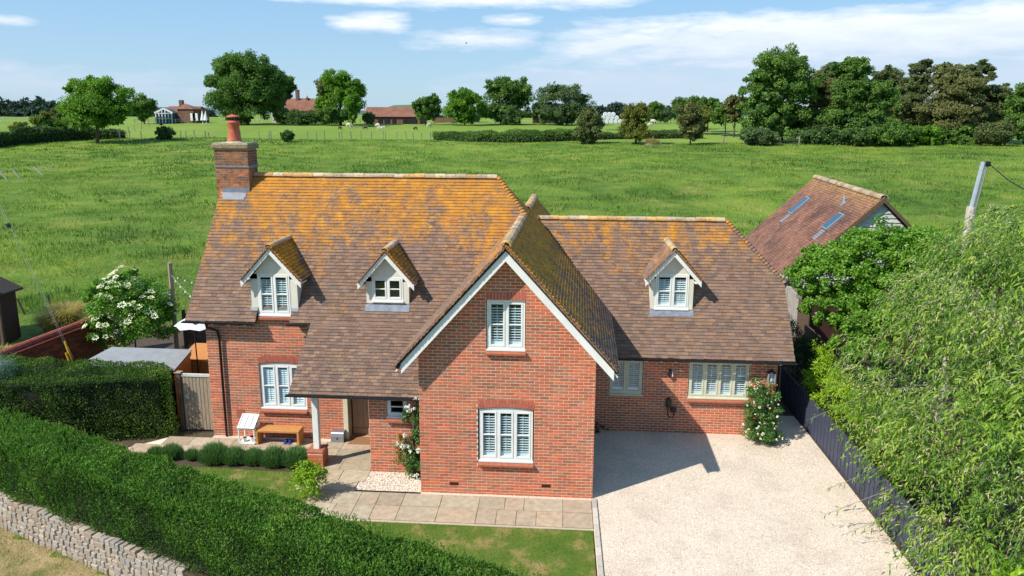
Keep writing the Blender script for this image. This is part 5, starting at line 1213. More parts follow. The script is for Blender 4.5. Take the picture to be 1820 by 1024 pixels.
tree('elder_bush', 104, (78, 252), [(72, 218, 26, 14), (98, 228, 24, 14)], 'tr_green', 'bush with pale flowers growing out of the far left hedge', 'bush', seed=81, n_clump=36, n_leaf=120, leaf=.28, extra=([(72, 212, 22, 10)], 'tr_yellow', 10), group='bushes in the far left hedge')
tree('elder_bush', 102, (32, 256), [(32, 228, 14, 10)], 'tr_yellow', 'small yellow topped bush at the extreme left of the hedge', 'bush', seed=82, n_clump=20, n_leaf=90, leaf=.26, group='bushes in the far left hedge')
tree('elder_bush', 108, (108, 248), [(106, 205, 14, 17)], 'tr_brown', 'bronze bush between the far left hedge and the bright spreading tree', 'bush', seed=83, n_clump=26, n_leaf=100, leaf=.28, group='bushes in the far left hedge')
for i, (x, y, rx, ry, lab) in enumerate(((292, 239, 18, 10, 'dark thorny bush on the fence line left of the chimney'), (512, 242, 12, 8, 'small round bush on the fence line right of the chimney'))):
    tree('thorn_bush', 106, (x, 248), [(x, y, rx, ry)]+([(288, 230, 6, 10)] if i == 0 else []), 'tr_dark', lab, 'bush', seed=85+i, n_clump=30, n_leaf=100, leaf=.25, group='bushes on the fence line')
# far wood and hills
def ridge_hill(name, Y, pts, mat, depth=600):
    mb = MB(); V = []; n = len(pts)
    for (x, y) in pts: p = PY(x, y, Y); V.append(p)
    k = 0
    for p in V: mb.v += [(p[0], Y-depth*.5, 5.0), (p[0], Y, p[2]), (p[0], Y+depth, 4)]
    for i in range(n-1):
        a = 3*i; mb.f += [(a, a+3, a+4, a+1), (a+1, a+4, a+5, a+2)]
    o = mb.build(name, mat, smooth=True); o['kind'] = 'structure'; return o
ridge_hill('hills', 3200, [(-400, 196), (-100, 190), (60, 188), (200, 190), (330, 191), (480, 193), (620, 196), (760, 200)], 'hill')
ridge_hill('hill', 1300, [(640, 204), (672, 196), (700, 187), (735, 186), (760, 192), (800, 203)], 'far_hill_green', 200)
ridge_hill('hills', 2600, [(1000, 205), (1100, 200), (1180, 194), (1260, 193), (1500, 195), (1900, 196), (2200, 198)], 'hill')
def far_wood():
    t = []; r = np.random.default_rng(9)
    for (xa, xb, Y, top, h, n, seed) in ((-120, 118, 420, 186, 9, 26, 1), (-120, 100, 330, 200, 9, 18, 2), (1060, 1260, 520, 197, 6, 18, 3), (700, 1020, 420, 206, 7, 20, 4), (230, 360, 380, 203, 6, 10, 5)):
        L = [(x+r.normal(0, 3), top+h*.5+r.normal(0, 2.2)*(1 if seed < 3 else .5), r.uniform(12, 20), h*r.uniform(.9, 1.3)) for x in np.linspace(xa, xb, n)]
        t.append((Y, L, seed))
    root = None
    for Y, L, s in t:
        lob = pxlobes(Y, L); e = thing('far_wood', (lob[0][0], Y, 6), {1: 'dark distant wood on the left skyline', 2: 'paler round trees massed below the dark wood on the left', 3: 'distant tree belt on the skyline right of the bales', 4: 'distant tree belt behind the middle farm trees', 5: 'distant tree belt behind the white gabled cottage'}[s], 'wood')
        lob = [(a, b, c-(ry*.3), rx, rdy, ry*1.5) for a, b, c, rx, rdy, ry in lob]
        crown('tree_mass', lob, 200, 34, 1.9, 'tr_far', e, clump_r=.3, seed=s, kind='stuff')
far_wood()

# ------------------------------------------------------------------ farm buildings
def gabled(name, px0, px1, ybase, yeave, yridge, Y, depth, label, wallm='farm_brick', roofm='farm_roof', hip=0., cat='farm building', base=None):
    a = PY(px0, yeave, Y); b = PY(px1, yeave, Y); gz = float(T((a[0]+b[0])/2, Y))-.3; ze_ = a[2]; zr = PY((px0+px1)/2, yridge, Y+depth/2)[2]
    t = thing(name, ((a[0]+b[0])/2, Y, gz), label, cat)
    MB().box(a[0]+.3, b[0]-.3, Y, Y+depth, gz, ze_).build('wall', wallm, t)
    h = hip*depth/2
    mb = MB(); V = [(a[0], Y-.4, ze_), (b[0], Y-.4, ze_), (b[0], Y+depth+.4, ze_), (a[0], Y+depth+.4, ze_), (a[0]+h, Y+depth/2, zr), (b[0]-h, Y+depth/2, zr)]
    mb.add(V, [(0, 1, 5, 4), (2, 3, 4, 5), (1, 2, 5), (3, 0, 4), (0, 3, 2, 1)]); mb.build('roof', roofm, t)
    return t, a, b, gz, ze_, zr
t, a, b, gz, ze_, zr = gabled('farmhouse', 480, 562, 214, 197, 175, 190, 9, 'old farmhouse with a steep red tiled roof behind the trees', 'pale_wall', cat='house')
for x, h in ((528, 158), (546, 172)):
    p = PY(x, h, 194); w = .9 if x == 528 else .6; MB().box(p[0]-w/2, p[0]+w/2, 193.6, 194.6, zr-1.5, p[2]-.5).box(p[0]-w/2-.1, p[0]+w/2+.1, 193.5, 194.7, p[2]-.5, p[2]-.3).tube([(p[0], 194, p[2]-.3), (p[0], 194, p[2]+.3)], .15, 8).build('chimney', 'farm_brick', t)
for x in (536, 548): p = PY(x, 201, 190); MB().box(p[0]-.5, p[0]+.5, 189.9, 190.0, p[2]-.5, p[2]+.5).build('window', 'opening_shade', t)
t, a, b, gz, ze_, zr = gabled('long_barn', 645, 748, 218, 207.5, 190.5, 178, 9, 'long low barn with red brown roof and dark open bays', cat='barn')
for x0, x1 in ((672, 679), (683, 692), (697, 703), (716, 722), (724, 740)):
    p, q = PY(x0, 209, 177.9), PY(x1, 217, 177.9); MB().box(p[0], q[0], 177.8, 177.95, gz, p[2]).build('bay_shade_panel', 'opening_shade', t)  # dark panels on a solid wall, bay shade put into their colour
MB().tube([(PY(648, 192, 183)[0], 183, PY(648, 192, 183)[2]-.5), (PY(648, 192, 183)[0], 183, PY(648, 181, 183)[2])], .1, 6).build('finial', 'farm_brick', t)
t, a, b, gz, ze_, zr = gabled('cottage', 288, 348, 214, 200, 189, 178, 8, 'red roofed cottage with brick chimney left of the big dome shaped tree', cat='house')
p = PY(322, 178, 182); MB().box(p[0]-.5, p[0]+.5, 181.5, 182.5, zr-1, p[2]).build('chimney', 'farm_brick', t)
c = PY(327, 184, 178); mb = MB(); a1 = PY(312, 194, 176); b1 = PY(344, 194, 176); mb.add([(a1[0], 176, a1[2]), (b1[0], 176, b1[2]), (b1[0], 181, b1[2]), (a1[0], 181, a1[2]), (c[0], 178.5, c[2])], [(0, 1, 4), (1, 2, 4), (2, 3, 4), (3, 0, 4), (0, 3, 2, 1)]); mb.build('roof', 'farm_roof', t)
MB().box(a1[0]+.3, b1[0]-.3, 176.3, 180, gz, a1[2]).build('wall', 'farm_brick', t)
for x in (343, 347): p = PY(x, 208, 176); MB().box(p[0]-.7, p[0]+.7, 175.9, 176.2, p[2]-1, p[2]+1).build('window', 'far_white', t)
a = PY(277, 201, 174); b = PY(305, 201, 174); c = PY(291, 194, 174); gz2 = gz
cv = thing('conservatory', ((a[0]+b[0])/2, 174, gz), 'white framed gabled conservatory on the left end of the cottage', 'conservatory')
MB().prism([(a[0], 174, gz), (b[0], 174, gz), (b[0], 174, b[2]), (c[0], 174, c[2]), (a[0], 174, a[2])], (0, 4, 0)).build('glazing', 'hill', cv)
mb = MB()
for s in np.linspace(0, 1, 6): x = a[0]+(b[0]-a[0])*s; hh = a[2]+(c[2]-a[2])*(1-abs(2*s-1)); mb.box(x-.12, x+.12, 173.8, 174, gz, hh)
mb.beam((a[0]-.3, 173.9, a[2]), (c[0], 173.9, c[2]+.1), .3, .45).beam((c[0], 173.9, c[2]+.1), (b[0]+.3, 173.9, b[2]), .3, .45).box(a[0], b[0], 173.82, 173.98, a[2]-.2, a[2]).box(a[0], b[0], 173.82, 173.98, a[2]-1.6, a[2]-1.4)
mb.build('frame', 'far_white', cv)
for i, (x, y, h, w) in enumerate(((359, 203, 9, 6), (365, 203, 8, 5))):
    p = PY(x, y-h/2-2, 170); g_ = float(T(p[0], 170)); o = MB().lathe((p[0], 170, g_), [(.1, 0), (.1, 1.0), (.6, 1.0), (.05, p[2]-g_), (0, p[2]-g_)], 8).build('garden_parasol', 'far_white'); tag(o, ('left' if i == 0 else 'right')+' of two closed white parasols in the cottage garden', 'parasol', 'white parasols in the cottage garden')
gabled('green_shed', 768, 845, 216, 205, 193, 200, 14, 'farm shed with a pale green sheet roof behind the rounded tree', 'farm_brick', 'green_roof', cat='shed')
gabled('dark_barn', 945, 1005, 217, 198, 184, 196, 12, 'dark boarded barn between the oak and the twin domed tree', 'dark_wood', 'roof_deck', cat='barn')
gabled('open_shed', 100, 148, 212, 208, 203.5, 240, 8, 'low pale roofed shed far behind the bright spreading tree', 'pale_wall', 'pale_wall', cat='shed')
# wrapped bales
cnt = 0; names = {}
for row, (y, xs) in enumerate(((216, (1070, 1078, 1086, 1094, 1102)), (209.5, (1072, 1080, 1088, 1096)), (203.5, (1076, 1083, 1090)))):
    for j, x in enumerate(xs):
        p = PY(x, y, 150); lab = ('bottom', 'middle', 'top')[row]+' row of the white bale stack, '+('first', 'second', 'third', 'fourth', 'fifth')[j]+' bale from the left'
        o = MB().tube([(p[0], 149.4, p[2]), (p[0], 149.55, p[2]), (p[0], 150.6, p[2]), (p[0], 150.75, p[2])], [.44, .52, .52, .44], 12).build('wrapped_bale', 'bale_wrap', smooth=False); tag(o, lab, 'bale', 'white wrapped bales in a stack')
# sheep: one continuous skin mesh each
def sheep_proto(mat='wool', face='wool'):
    me = bpy.data.meshes.new('sheep'); 
    V = [(0, 0, .62), (.28, 0, .64), (-.30, 0, .62), (-.48, 0, .60), (.44, 0, .62), (.62, 0, .42), (.76, 0, .22), (.32, .14, .40), (.33, .14, .05), (.32, -.14, .40), (.31, -.14, .05), (-.34, .14, .42), (-.38, .14, .05), (-.34, -.14, .42), (-.36, -.14, .05)]
    E_ = [(0, 1), (0, 2), (2, 3), (1, 4), (4, 5), (5, 6), (1, 7), (7, 8), (1, 9), (9, 10), (2, 11), (11, 12), (2, 13), (13, 14)]
    R_ = [.27, .26, .27, .14, .17, .12, .06, .08, .035, .08, .035, .08, .035, .08, .035]
    me.from_pydata(V, E_, []); me.materials.append(MATS[mat]); o = bpy.data.objects.new('sheep', me); COL.objects.link(o); o.location = (0, 0, 0)
    m = o.modifiers.new('skin', 'SKIN'); sv = me.skin_vertices[0].data
    for i, r in enumerate(R_): sv[i].radius = (r, r); sv[i].use_root = (i == 0)
    s = o.modifiers.new('sub', 'SUBSURF'); s.levels = 1; s.render_levels = 1; return o
shp = [(620, 228, 1.25, 'wool', 'largest white sheep grazing on the far field above the main ridge'), (604, 231, .8, 'sheep_dark', 'dark lamb just left of the largest white sheep'), (650, 231, .8, 'sheep_dark', 'dark faced lamb alone between the largest sheep and the trio'), (672, 227, 1.0, 'wool', 'rear sheep of the close trio on the far field'), (674, 232, .95, 'wool', 'front left sheep of the close trio on the far field'), (682, 232, 1.0, 'wool', 'front right sheep of the close trio on the far field'), (739, 232, .85, 'sheep_dark', 'dark sheep near the left end of the middle hedge'), (762, 227, 1.0, 'wool', 'pale sheep lying above the left end of the middle hedge'), (808, 222, .9, 'wool', 'white sheep grazing below the rounded tree'), (964, 221, 1.25, 'wool', 'left of two white sheep grazing below the twin domed tree'), (981, 221, 1.25, 'wool', 'right of two white sheep grazing below the twin domed tree'), (538, 216, 1.1, 'wool', 'white sheep in the shade below the farmhouse roof'), (1160, 221, 1.1, 'wool', 'upper sheep between the yellowish bush and the brownish bush'), (1156, 226, .9, 'wool', 'lower sheep between the yellowish bush and the brownish bush')]
protos = {}
for i, (x, y, s, m, lab) in enumerate(shp):
    if m not in protos: protos[m] = sheep_proto(m); o = protos[m]
    else: o = protos[m].copy(); COL.objects.link(o)
    p = G(x, y); o.location = (p[0], p[1], float(T(p[0], p[1]))); k = s*(p[1]+15.5)/145; o.scale = (k, k, k); o.rotation_euler = (0, 0, random.choice((0, math.pi))+random.uniform(-.6, .6)); tag(o, lab, 'sheep', 'sheep grazing the far field')
# fences in the pasture
def post_fence(name, posts, h, r, label, mat='post_wood', wires=(.5, .95), lean=.05, wmat='wire_grey', wr=.012, cat='fence'):
    ps = [G(x, y) for x, y in posts]
    t = thing(name, ps[0], label, cat); tops = []
    for p in ps:
        z = float(T(p[0], p[1])); hh = h*random.uniform(.85, 1.15); q = np.array([p[0]+random.gauss(0, lean)*hh, p[1]+random.gauss(0, lean)*hh, z+hh]); MB().tube([(p[0], p[1], z-.2), q], r*random.uniform(.8, 1.2), 6).build('post', mat, t); tops.append((np.array([p[0], p[1], z]), q))
    mb = MB()
    for w in wires: mb.tube([a+(b-a)*w for a, b in tops], wr, 3)
    mb.build('fence_wire', wmat, t); return t
post_fence('wire_fence', [(x, 247.2+(x-180)*.001) for x in (183, 192, 199, 214, 230, 251, 322, 331, 347, 365, 372, 428, 462, 478, 482, 547, 563, 577, 603, 608, 625, 642, 660, 682, 685, 705, 722, 735, 749, 765)], 1.35, .075, 'post and wire fence along the brow of the pasture left of the middle hedge', lean=.07)
post_fence('wire_fence', [(200, 243), (214, 240), (228, 236), (240, 233), (252, 230), (265, 226), (278, 223)], 1.3, .07, 'post and wire fence running back towards the cottage conservatory', lean=.04)
post_fence('paddock_fence', [(x, 218) for x in range(395, 532, 8)], 1.4, .09, 'pale post fence in front of the biggest dome shaped tree', 'pale_post', lean=.02, wr=.03)
post_fence('paddock_fence', [(x, 219.5) for x in range(240, 352, 12)], 1.3, .08, 'post fence in front of the cottage', 'post_wood', lean=.03, wr=.03)
post_fence('paddock_fence', [(x, 220) for x in range(640, 760, 10)], 1.3, .07, 'post fence in front of the long barn', 'post_wood', lean=.03, wr=.03)
post_fence('paddock_fence', [(x, 219) for x in range(1150, 1208, 6)], 1.5, .08, 'pale paling fence beyond the low dark hedge', 'pale_post', lean=.02, wr=.03)
post_fence('paddock_fence', [(x, 217) for x in range(-20, 110, 14)], 1.4, .09, 'pale post fence in front of the distant wood on the left', 'pale_post', lean=.02, wr=.03)
post_fence('wire_fence', [(1285, 256), (1343, 257), (1386, 257.5), (1420, 258), (1450, 258)], 1.5, .13, 'post and wire fence at the edge of the wood', lean=.02)
for i, (x, y, x2, y2) in enumerate(((14, 320, 3, 303), (36, 317, 26, 302), (76, 311, 63, 297))):
    p = G(x, y); z = float(T(p[0], p[1])); s = (p[1]+15.5)/FPX; q = np.array([p[0]+(x2-x)*s, p[1]-.2, z+(y-y2)*s*1.1]); o = MB().tube([(p[0], p[1], z-.1), q], .075, 6).build('leaning_post', 'pale_post'); tag(o, ('leftmost', 'middle', 'rightmost')[i]+' of three leaning grey posts in the left pasture', 'post', 'leaning posts in the left pasture')
p = G(72, 305); q = G(102, 306); o = MB().tube([p+[0, 0, .5], q+[0, 0, .3]], .05, 6).build('fallen_rail', 'post_wood'); tag(o, 'dark fallen rail beside the rightmost leaning post', 'rail')
for i, (x, y, x2, y2, lab) in enumerate(((45, 560, 33, 530, 'leaning dark post right of the dark red shed'), (91, 548, 87, 524, 'short dark post in the grass behind the brown reed clump'))):
    p = G(x, y); z = float(T(p[0], p[1])); s = (p[1]+15.5)/FPX; q = np.array([p[0]+(x2-x)*s, p[1], z+(y-y2)*s*1.05]); o = MB().tube([(p[0], p[1], z-.1), q], .05, 6).build('field_post', 'brown_wood'); tag(o, lab, 'post')
p = G(1158, 258); t = thing('brush_heap', p, 'pale heap of dead branches in the pasture beside the yellowish bush', 'heap')
crown('dead_branches', [(p[0], p[1], p[2]+.3, 1.5, 1.0, .7)], 40, 40, .4, 'lf_straw', t, seed=5, wid=.12, kind='stuff'); MB().lathe((p[0], p[1], p[2]-.1), [(1.4, 0), (1.0, .4), (.3, .75), (0, .8)], 10).build('heap_core', 'dead_heap', t)
def bird(x, y, Y, s, lab):
    p = PY(x, y, Y); mb = MB(); mb.tube([p+[-.28*s, 0, .0], p+[-.1*s, 0, .01], p+[.12*s, 0, 0], p+[.25*s, 0, .02]], [.01*s, .06*s, .06*s, .015*s], 6)
    mb.prism([p+[.08*s, 0, .02], p+[.05*s, -.5*s, .16*s], p+[-.08*s, -.5*s, .15*s], p+[-.08*s, 0, .02]], (0, 0, .015)).prism([p+[.08*s, 0, .02], p+[.0, .5*s, .2*s], p+[-.12*s, .5*s, .18*s], p+[-.08*s, 0, .02]], (0, 0, .015))
    o = mb.build('bird', 'bird'); tag(o, lab, 'bird', 'birds in flight')
bird(829, 77, 60, .5, 'dark bird flying high above the flat topped oak'); bird(381, 112, 60, .25, 'tiny bird in the sky left of the biggest dome shaped tree'); bird(111, 171, 60, .3, 'tiny bird just left of the bright spreading tree')

# ------------------------------------------------------------------ clipped hedges
def front_hedge():
    t = thing('privet_hedge', (-5, -2.4, 0), 'long clipped leafy hedge running diagonally across the foreground above the stone wall', 'hedge')
    d = d2; nrm = -n2                       # nrm points to the house
    U0, U1 = 0., 19.2; Wd = 1.25; H = 1.40; B = P0+nrm*.10
    n = 122000; r = rng
    part = r.random(n); u = r.uniform(U0, U1, n)
    lump = lambda a, b: (fbm(a*1.1+3, b*1.1+7, 4)-.47)
    V = []
    a = r.random(n); top = part < .46; frnt = (part >= .46) & (part < .84); 
    w = np.where(top, a*Wd, np.where(frnt, 0, Wd)); z = np.where(top, H, .0+a**.85*H)
    # rounded shoulders
    corner = .16
    w = np.where(frnt, corner*np.clip((z-(H-corner))/corner, 0, 1)**2, np.where(~top, Wd-corner*np.clip((z-(H-corner))/corner, 0, 1)**2, w))
    z = np.where(top, H-corner*np.clip(1-np.minimum(w, Wd-w)/corner, 0, 1)**2*.8, z)
    nl = np.where(top[:, None], np.array([0, 0, 1.]), np.where(frnt[:, None], -nrm, nrm))
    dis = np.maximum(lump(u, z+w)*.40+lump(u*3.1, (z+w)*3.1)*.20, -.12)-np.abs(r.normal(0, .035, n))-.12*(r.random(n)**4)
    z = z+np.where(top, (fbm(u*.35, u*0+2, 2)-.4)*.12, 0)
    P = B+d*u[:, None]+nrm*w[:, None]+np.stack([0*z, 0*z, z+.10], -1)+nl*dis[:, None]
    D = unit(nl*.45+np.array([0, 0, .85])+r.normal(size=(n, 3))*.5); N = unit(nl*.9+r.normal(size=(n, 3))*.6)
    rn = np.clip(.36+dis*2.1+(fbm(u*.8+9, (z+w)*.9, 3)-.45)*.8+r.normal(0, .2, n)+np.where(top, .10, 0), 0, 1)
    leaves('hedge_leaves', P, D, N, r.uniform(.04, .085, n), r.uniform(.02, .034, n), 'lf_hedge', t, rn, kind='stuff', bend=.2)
    # upright new shoots
    m = 5200; u = r.uniform(U0, U1, m); w = r.uniform(.0, Wd, m); base = B+d*u[:, None]+nrm*w[:, None]+np.stack([0*u, 0*u, H+.06+lump(u, w)*.25], -1)
    k = 7; hh = r.uniform(.05, .15, m); ii = np.repeat(np.arange(m), k); f = np.tile(np.arange(k)/k, m); axis = unit(np.stack([r.normal(0, .16, m), r.normal(0, .16, m), np.ones(m)], -1))
    P = base[ii]+axis[ii]*(hh[ii]*f)[:, None]; D = unit(axis[ii]*.9+rnd_dir(m*k)*.75); N = unit(rnd_dir(m*k)+np.array([0, 0, .5]))
    leaves('new_shoots', P, D, N, .052, .019, 'lf_hedge', t, np.clip(.55+r.normal(0, .2, m*k), 0, 1), kind='stuff')
    MB().prism([B+nrm*.22+[0, 0, 0], B+nrm*(Wd-.22)+[0, 0, 0], B+nrm*(Wd-.26)+[0, 0, H-.16], B+nrm*.26+[0, 0, H-.16]], d*U1).build('hedge_shade_core', 'hedge_core', t)  # solid dark block under the leaves, coloured as the hedge's inner shade
front_hedge()
def box_hedge(name, poly, H, n, mat, label, lsize=.05, seed=0, z0=0., jag=.1, nearest=None):
    """clipped hedge on a footprint polygon"""
    t = thing(name, (*np.mean(poly, 0), 0), label, 'hedge'); r = np.random.default_rng(seed); poly = np.array(poly, float); m = len(poly)
    E_ = [(poly[i], poly[(i+1) % m]) for i in range(m)]; c = poly.mean(0); Ls = np.array([np.linalg.norm(b-a) for a, b in E_])*H; xmn, ymn = poly.min(0); xmx, ymx = poly.max(0)
    top = (xmx-xmn)*(ymx-ymn)*.8; tot = Ls.sum()+top; P = []; Nn = []
    for (a, b), L in zip(E_, Ls):
        k = int(n*L/tot); s = r.random(k)[:, None]; q = a+(b-a)*s; dn = np.array([(b-a)[1], -(b-a)[0]]); dn /= np.linalg.norm(dn); dn = dn if (dn@((a+b)/2-c)) > 0 else -dn
        P.append(np.column_stack([q, z0+r.random(k)*H])); Nn.append(np.tile([dn[0], dn[1], 0], (k, 1)))
    k = int(n*top/tot*1.6); q = np.column_stack([r.uniform(xmn, xmx, k), r.uniform(ymn, ymx, k)]); ins = np.zeros(k, bool)
    for (a, b) in E_:
        cond = ((a[1] > q[:, 1]) != (b[1] > q[:, 1])) & (q[:, 0] < (b[0]-a[0])*(q[:, 1]-a[1])/(b[1]-a[1]+1e-12)+a[0]); ins ^= cond
    q = q[ins]; P.append(np.column_stack([q, np.full(len(q), z0+H)])); Nn.append(np.tile([0, 0, 1.], (len(q), 1)))
    P = np.vstack(P); Nn = np.vstack(Nn); k = len(P); lump = (fbm((P[:, 0]+P[:, 2]*.3)*1.6+seed, (P[:, 1]+P[:, 2])*1.6, 4)-.47)
    dis = lump*.35-np.abs(r.normal(0, jag*.4, k)); P = P+Nn*dis[:, None]
    D = unit(Nn*.7+np.array([0, 0, .4])+r.normal(size=(k, 3))*.6); N = unit(Nn+r.normal(size=(k, 3))*.6)
    leaves('hedge_leaves', P, D, N, lsize*r.uniform(.7, 1.3, k), lsize*.55, mat, t, np.clip(.42+lump*1.6+r.normal(0, .18, k), 0, 1), kind='stuff')
    pc = c+(poly-c)*.9; MB().prism([(*p, z0) for p in pc], (0, 0, H-.12)).build('hedge_shade_core', 'hedge_core', t); return t  # dark filler block, its colour stands for shade among the leaves
box_hedge('clipped_hedge', [(-7.50, 2.50), (-8.2, 3.45), (-14.3, 3.75), (-14.3, 1.3), (-10.4, 1.75)], 1.78, 52000, 'lf_hedge2', 'square clipped dark hedge beside the wooden gate', .055, 3)
# ------------------------------------------------------------------ shrubs near the house
def shrub(name, lobes, mat, label, n_clump, n_leaf, leaf, cat='shrub', base=None, seed=0, group=None, stem=True, bark='bark', **k):
    b = base or (lobes[0][0], lobes[0][1], 0); t = thing(name, b, label, cat, group)
    if stem: limbs('stem', b, (b[0], b[1], .9*max(l[2] for l in lobes)), lobes, .03, bark, t, 7, seed, 5)
    crown('foliage', lobes, n_clump, n_leaf, leaf, mat, t, seed=seed, **k); return t
# conifer at far left
c1 = PY(-5, 660, 2.4); t = shrub('blue_conifer', [(c1[0], 2.3, 1.1, .75, .7, 1.1), (c1[0]-.1, 2.2, 1.9, .45, .45, .6)], 'lf_blue', 'pale blue green conifer at the left edge in front of the hedge', 130, 110, .055, 'conifer', base=(c1[0], 2.3, 0), seed=101, wid=.18, clump_r=.28, up=.5)
# elder in flower
EC = np.array([-12.05, 8.2])
el_l = [(EC[0], EC[1], 1.9, 1.35, 1.2, 1.35), (EC[0]-.55, EC[1]-.2, 2.4, .75, .7, .8), (EC[0]+.75, EC[1]-.1, 1.75, .9, .8, .95), (EC[0]-.15, EC[1], 2.95, .55, .5, .6), (EC[0]-.9, EC[1]-.3, 1.3, .7, .6, .7)]
t = shrub('elder_tree', el_l, 'lf_bright', 'large elder bush covered in cream flower heads behind the clipped hedge', 170, 120, .095, 'shrub', base=(EC[0], EC[1], 0), seed=102, clump_r=.22, rbias=-.1)
def blossoms(lobes, n, size, mat, parent, k=14, seed=0, name='flower', disc=True, updir=.7, lo=-.3, parts=True):
    r = np.random.default_rng(seed); lob = np.array(lobes, float)
    for i in range(n):
        L = lob[r.integers(0, len(lob))]
        while True:
            d = unit(r.normal(size=3))
            if d[2] > lo and d[1] < .5: break
        c = L[:3]+d*L[3:]*r.uniform(.96, 1.12); ax = unit(d+np.array([0, 0, updir])); s = size*r.uniform(.65, 1.25)
        a = unit(np.cross(ax, [.3, .8, .1])); b = np.cross(ax, a); P = []; D = []
        for j in range(k):
            t_ = 2*math.pi*j/k+r.normal(0, .2); q = s*math.sqrt((j+.5)/k)*.9; t2 = j*2.4
            P.append(c+(a*math.cos(t2)+b*math.sin(t2))*q*.75+ax*(.15*s*(1-q/s))); D.append(a*math.cos(t2)+b*math.sin(t2)+ax*.3)
        P = np.array(P); D = np.array(D); V, F = leaf_geo(P, D, np.tile(ax, (k, 1))+r.normal(0, .2, (k, 3)), s*.62, s*.5, .1)
        put(name, V, F, mat, parent)
blossoms(el_l, 120, .115, 'cream_petal', t, 13, 4, lo=-.15)
# reed / ornamental grass
def reeds(name, c, n, R, H, mat, label, cat='grass clump', z0=0., arch=1.0, w=.014, seed=0):
    r = np.random.default_rng(seed); t = thing(name, (c[0], c[1], z0), label, cat); a = r.uniform(0, 6.283, n); q = r.random(n)**.6*R*.3; base = np.stack([c[0]+q*np.cos(a), c[1]+q*np.sin(a), np.full(n, z0)], -1)
    out = np.stack([np.cos(a), np.sin(a), 0*a], -1); h = H*r.uniform(.5, 1.05, n); rr = R*r.uniform(.4, 1.1, n)*arch; V = []; F = []; S_ = 5; sd_ = np.stack([-np.sin(a), np.cos(a), 0*a], -1)
    pts = []
    for i in range(S_+1):
        s = i/S_; p = base+out*(rr*s**1.8)[:, None]+np.stack([0*h, 0*h, h*(1.25*s-.55*s**3.0)], -1); ww = w*(1-s*.85); pts += [p+sd_*ww/2, p-sd_*ww/2]
    V = np.stack(pts, 1).reshape(-1, 3); k = 2*(S_+1); b = k*np.arange(n)[:, None]; F = np.concatenate([b+np.array([[2*i, 2*i+1, 2*i+3, 2*i+2]]) for i in range(S_)], 1).reshape(-1, 4)
    put('grass_blade', V, F, mat, t, rnd=np.repeat(np.clip(r.normal(.5, .25, n), 0, 1), k), kind='stuff'); return t
g_ = PZ(128, 575, .2); reeds('reed_clump', (g_[0], g_[1]-.3), 2600, 1.15, 1.5, 'lf_straw', 'big arching clump of brown and straw coloured reeds behind the red coped wall', seed=3, z0=-.02, w=.02)
g_ = PZ(88, 580, .3); reeds('reed_clump', (g_[0], g_[1]), 1100, .7, 1.0, 'lf_straw', 'smaller straw reed clump left of the big arching clump', seed=4, w=.018)
g_ = PZ(30, 610, .5); reeds('fern', (g_[0]+.3, g_[1]-1), 500, .6, .9, 'lf_straw', 'dead brown fern beside the foot of the dark red shed', 'fern', seed=5, w=.04)
# stay wire with insulator and yellow guards
t = thing('stay_wire', (-11.9, 4.6, 0), 'pair of thin stay wires with a dark insulator coming down behind the clipped hedge', 'cable')
A0 = np.array(PY(-20, 330, 6.0)); I0 = np.array(PY(15, 401, 5.6)); G1 = np.array(PY(108, 597, 4.6)); G2 = np.array(PY(126, 638, 4.5))
MB().tube([A0, I0, G1, G2], .0035, 4).tube([A0+[.05, 0, 0], I0+[.07, 0, 0], G1+[.06, 0, 0], G2+[.1, 0, 0]], .0035, 4).build('wire', 'wire_grey', t)
dd = unit(G1-I0); MB().tube([I0-dd*.06, I0-dd*.05, I0+dd*.05, I0+dd*.06], [.03, .07, .07, .03], 8).build('insulator', 'black_plastic', t)
t = thing('stay_guard', (-11.7, 4.4, .8), 'taller of two yellow plastic stay guards behind the clipped hedge', 'cable guard', 'yellow stay guards'); p = np.array(PY(115, 607, 4.4)); q = np.array(PY(128, 642, 4.4)); MB().tube([p, q], .032, 8).build('guard_tube', 'yellow_plastic', t)
t = thing('stay_guard', (-11.8, 4.3, .8), 'shorter of two yellow plastic stay guards behind the clipped hedge', 'cable guard', 'yellow stay guards'); p = np.array(PY(117, 627, 4.35)); q = np.array(PY(123, 642, 4.35)); MB().tube([p, q], .03, 8).build('guard_tube', 'yellow_plastic', t)
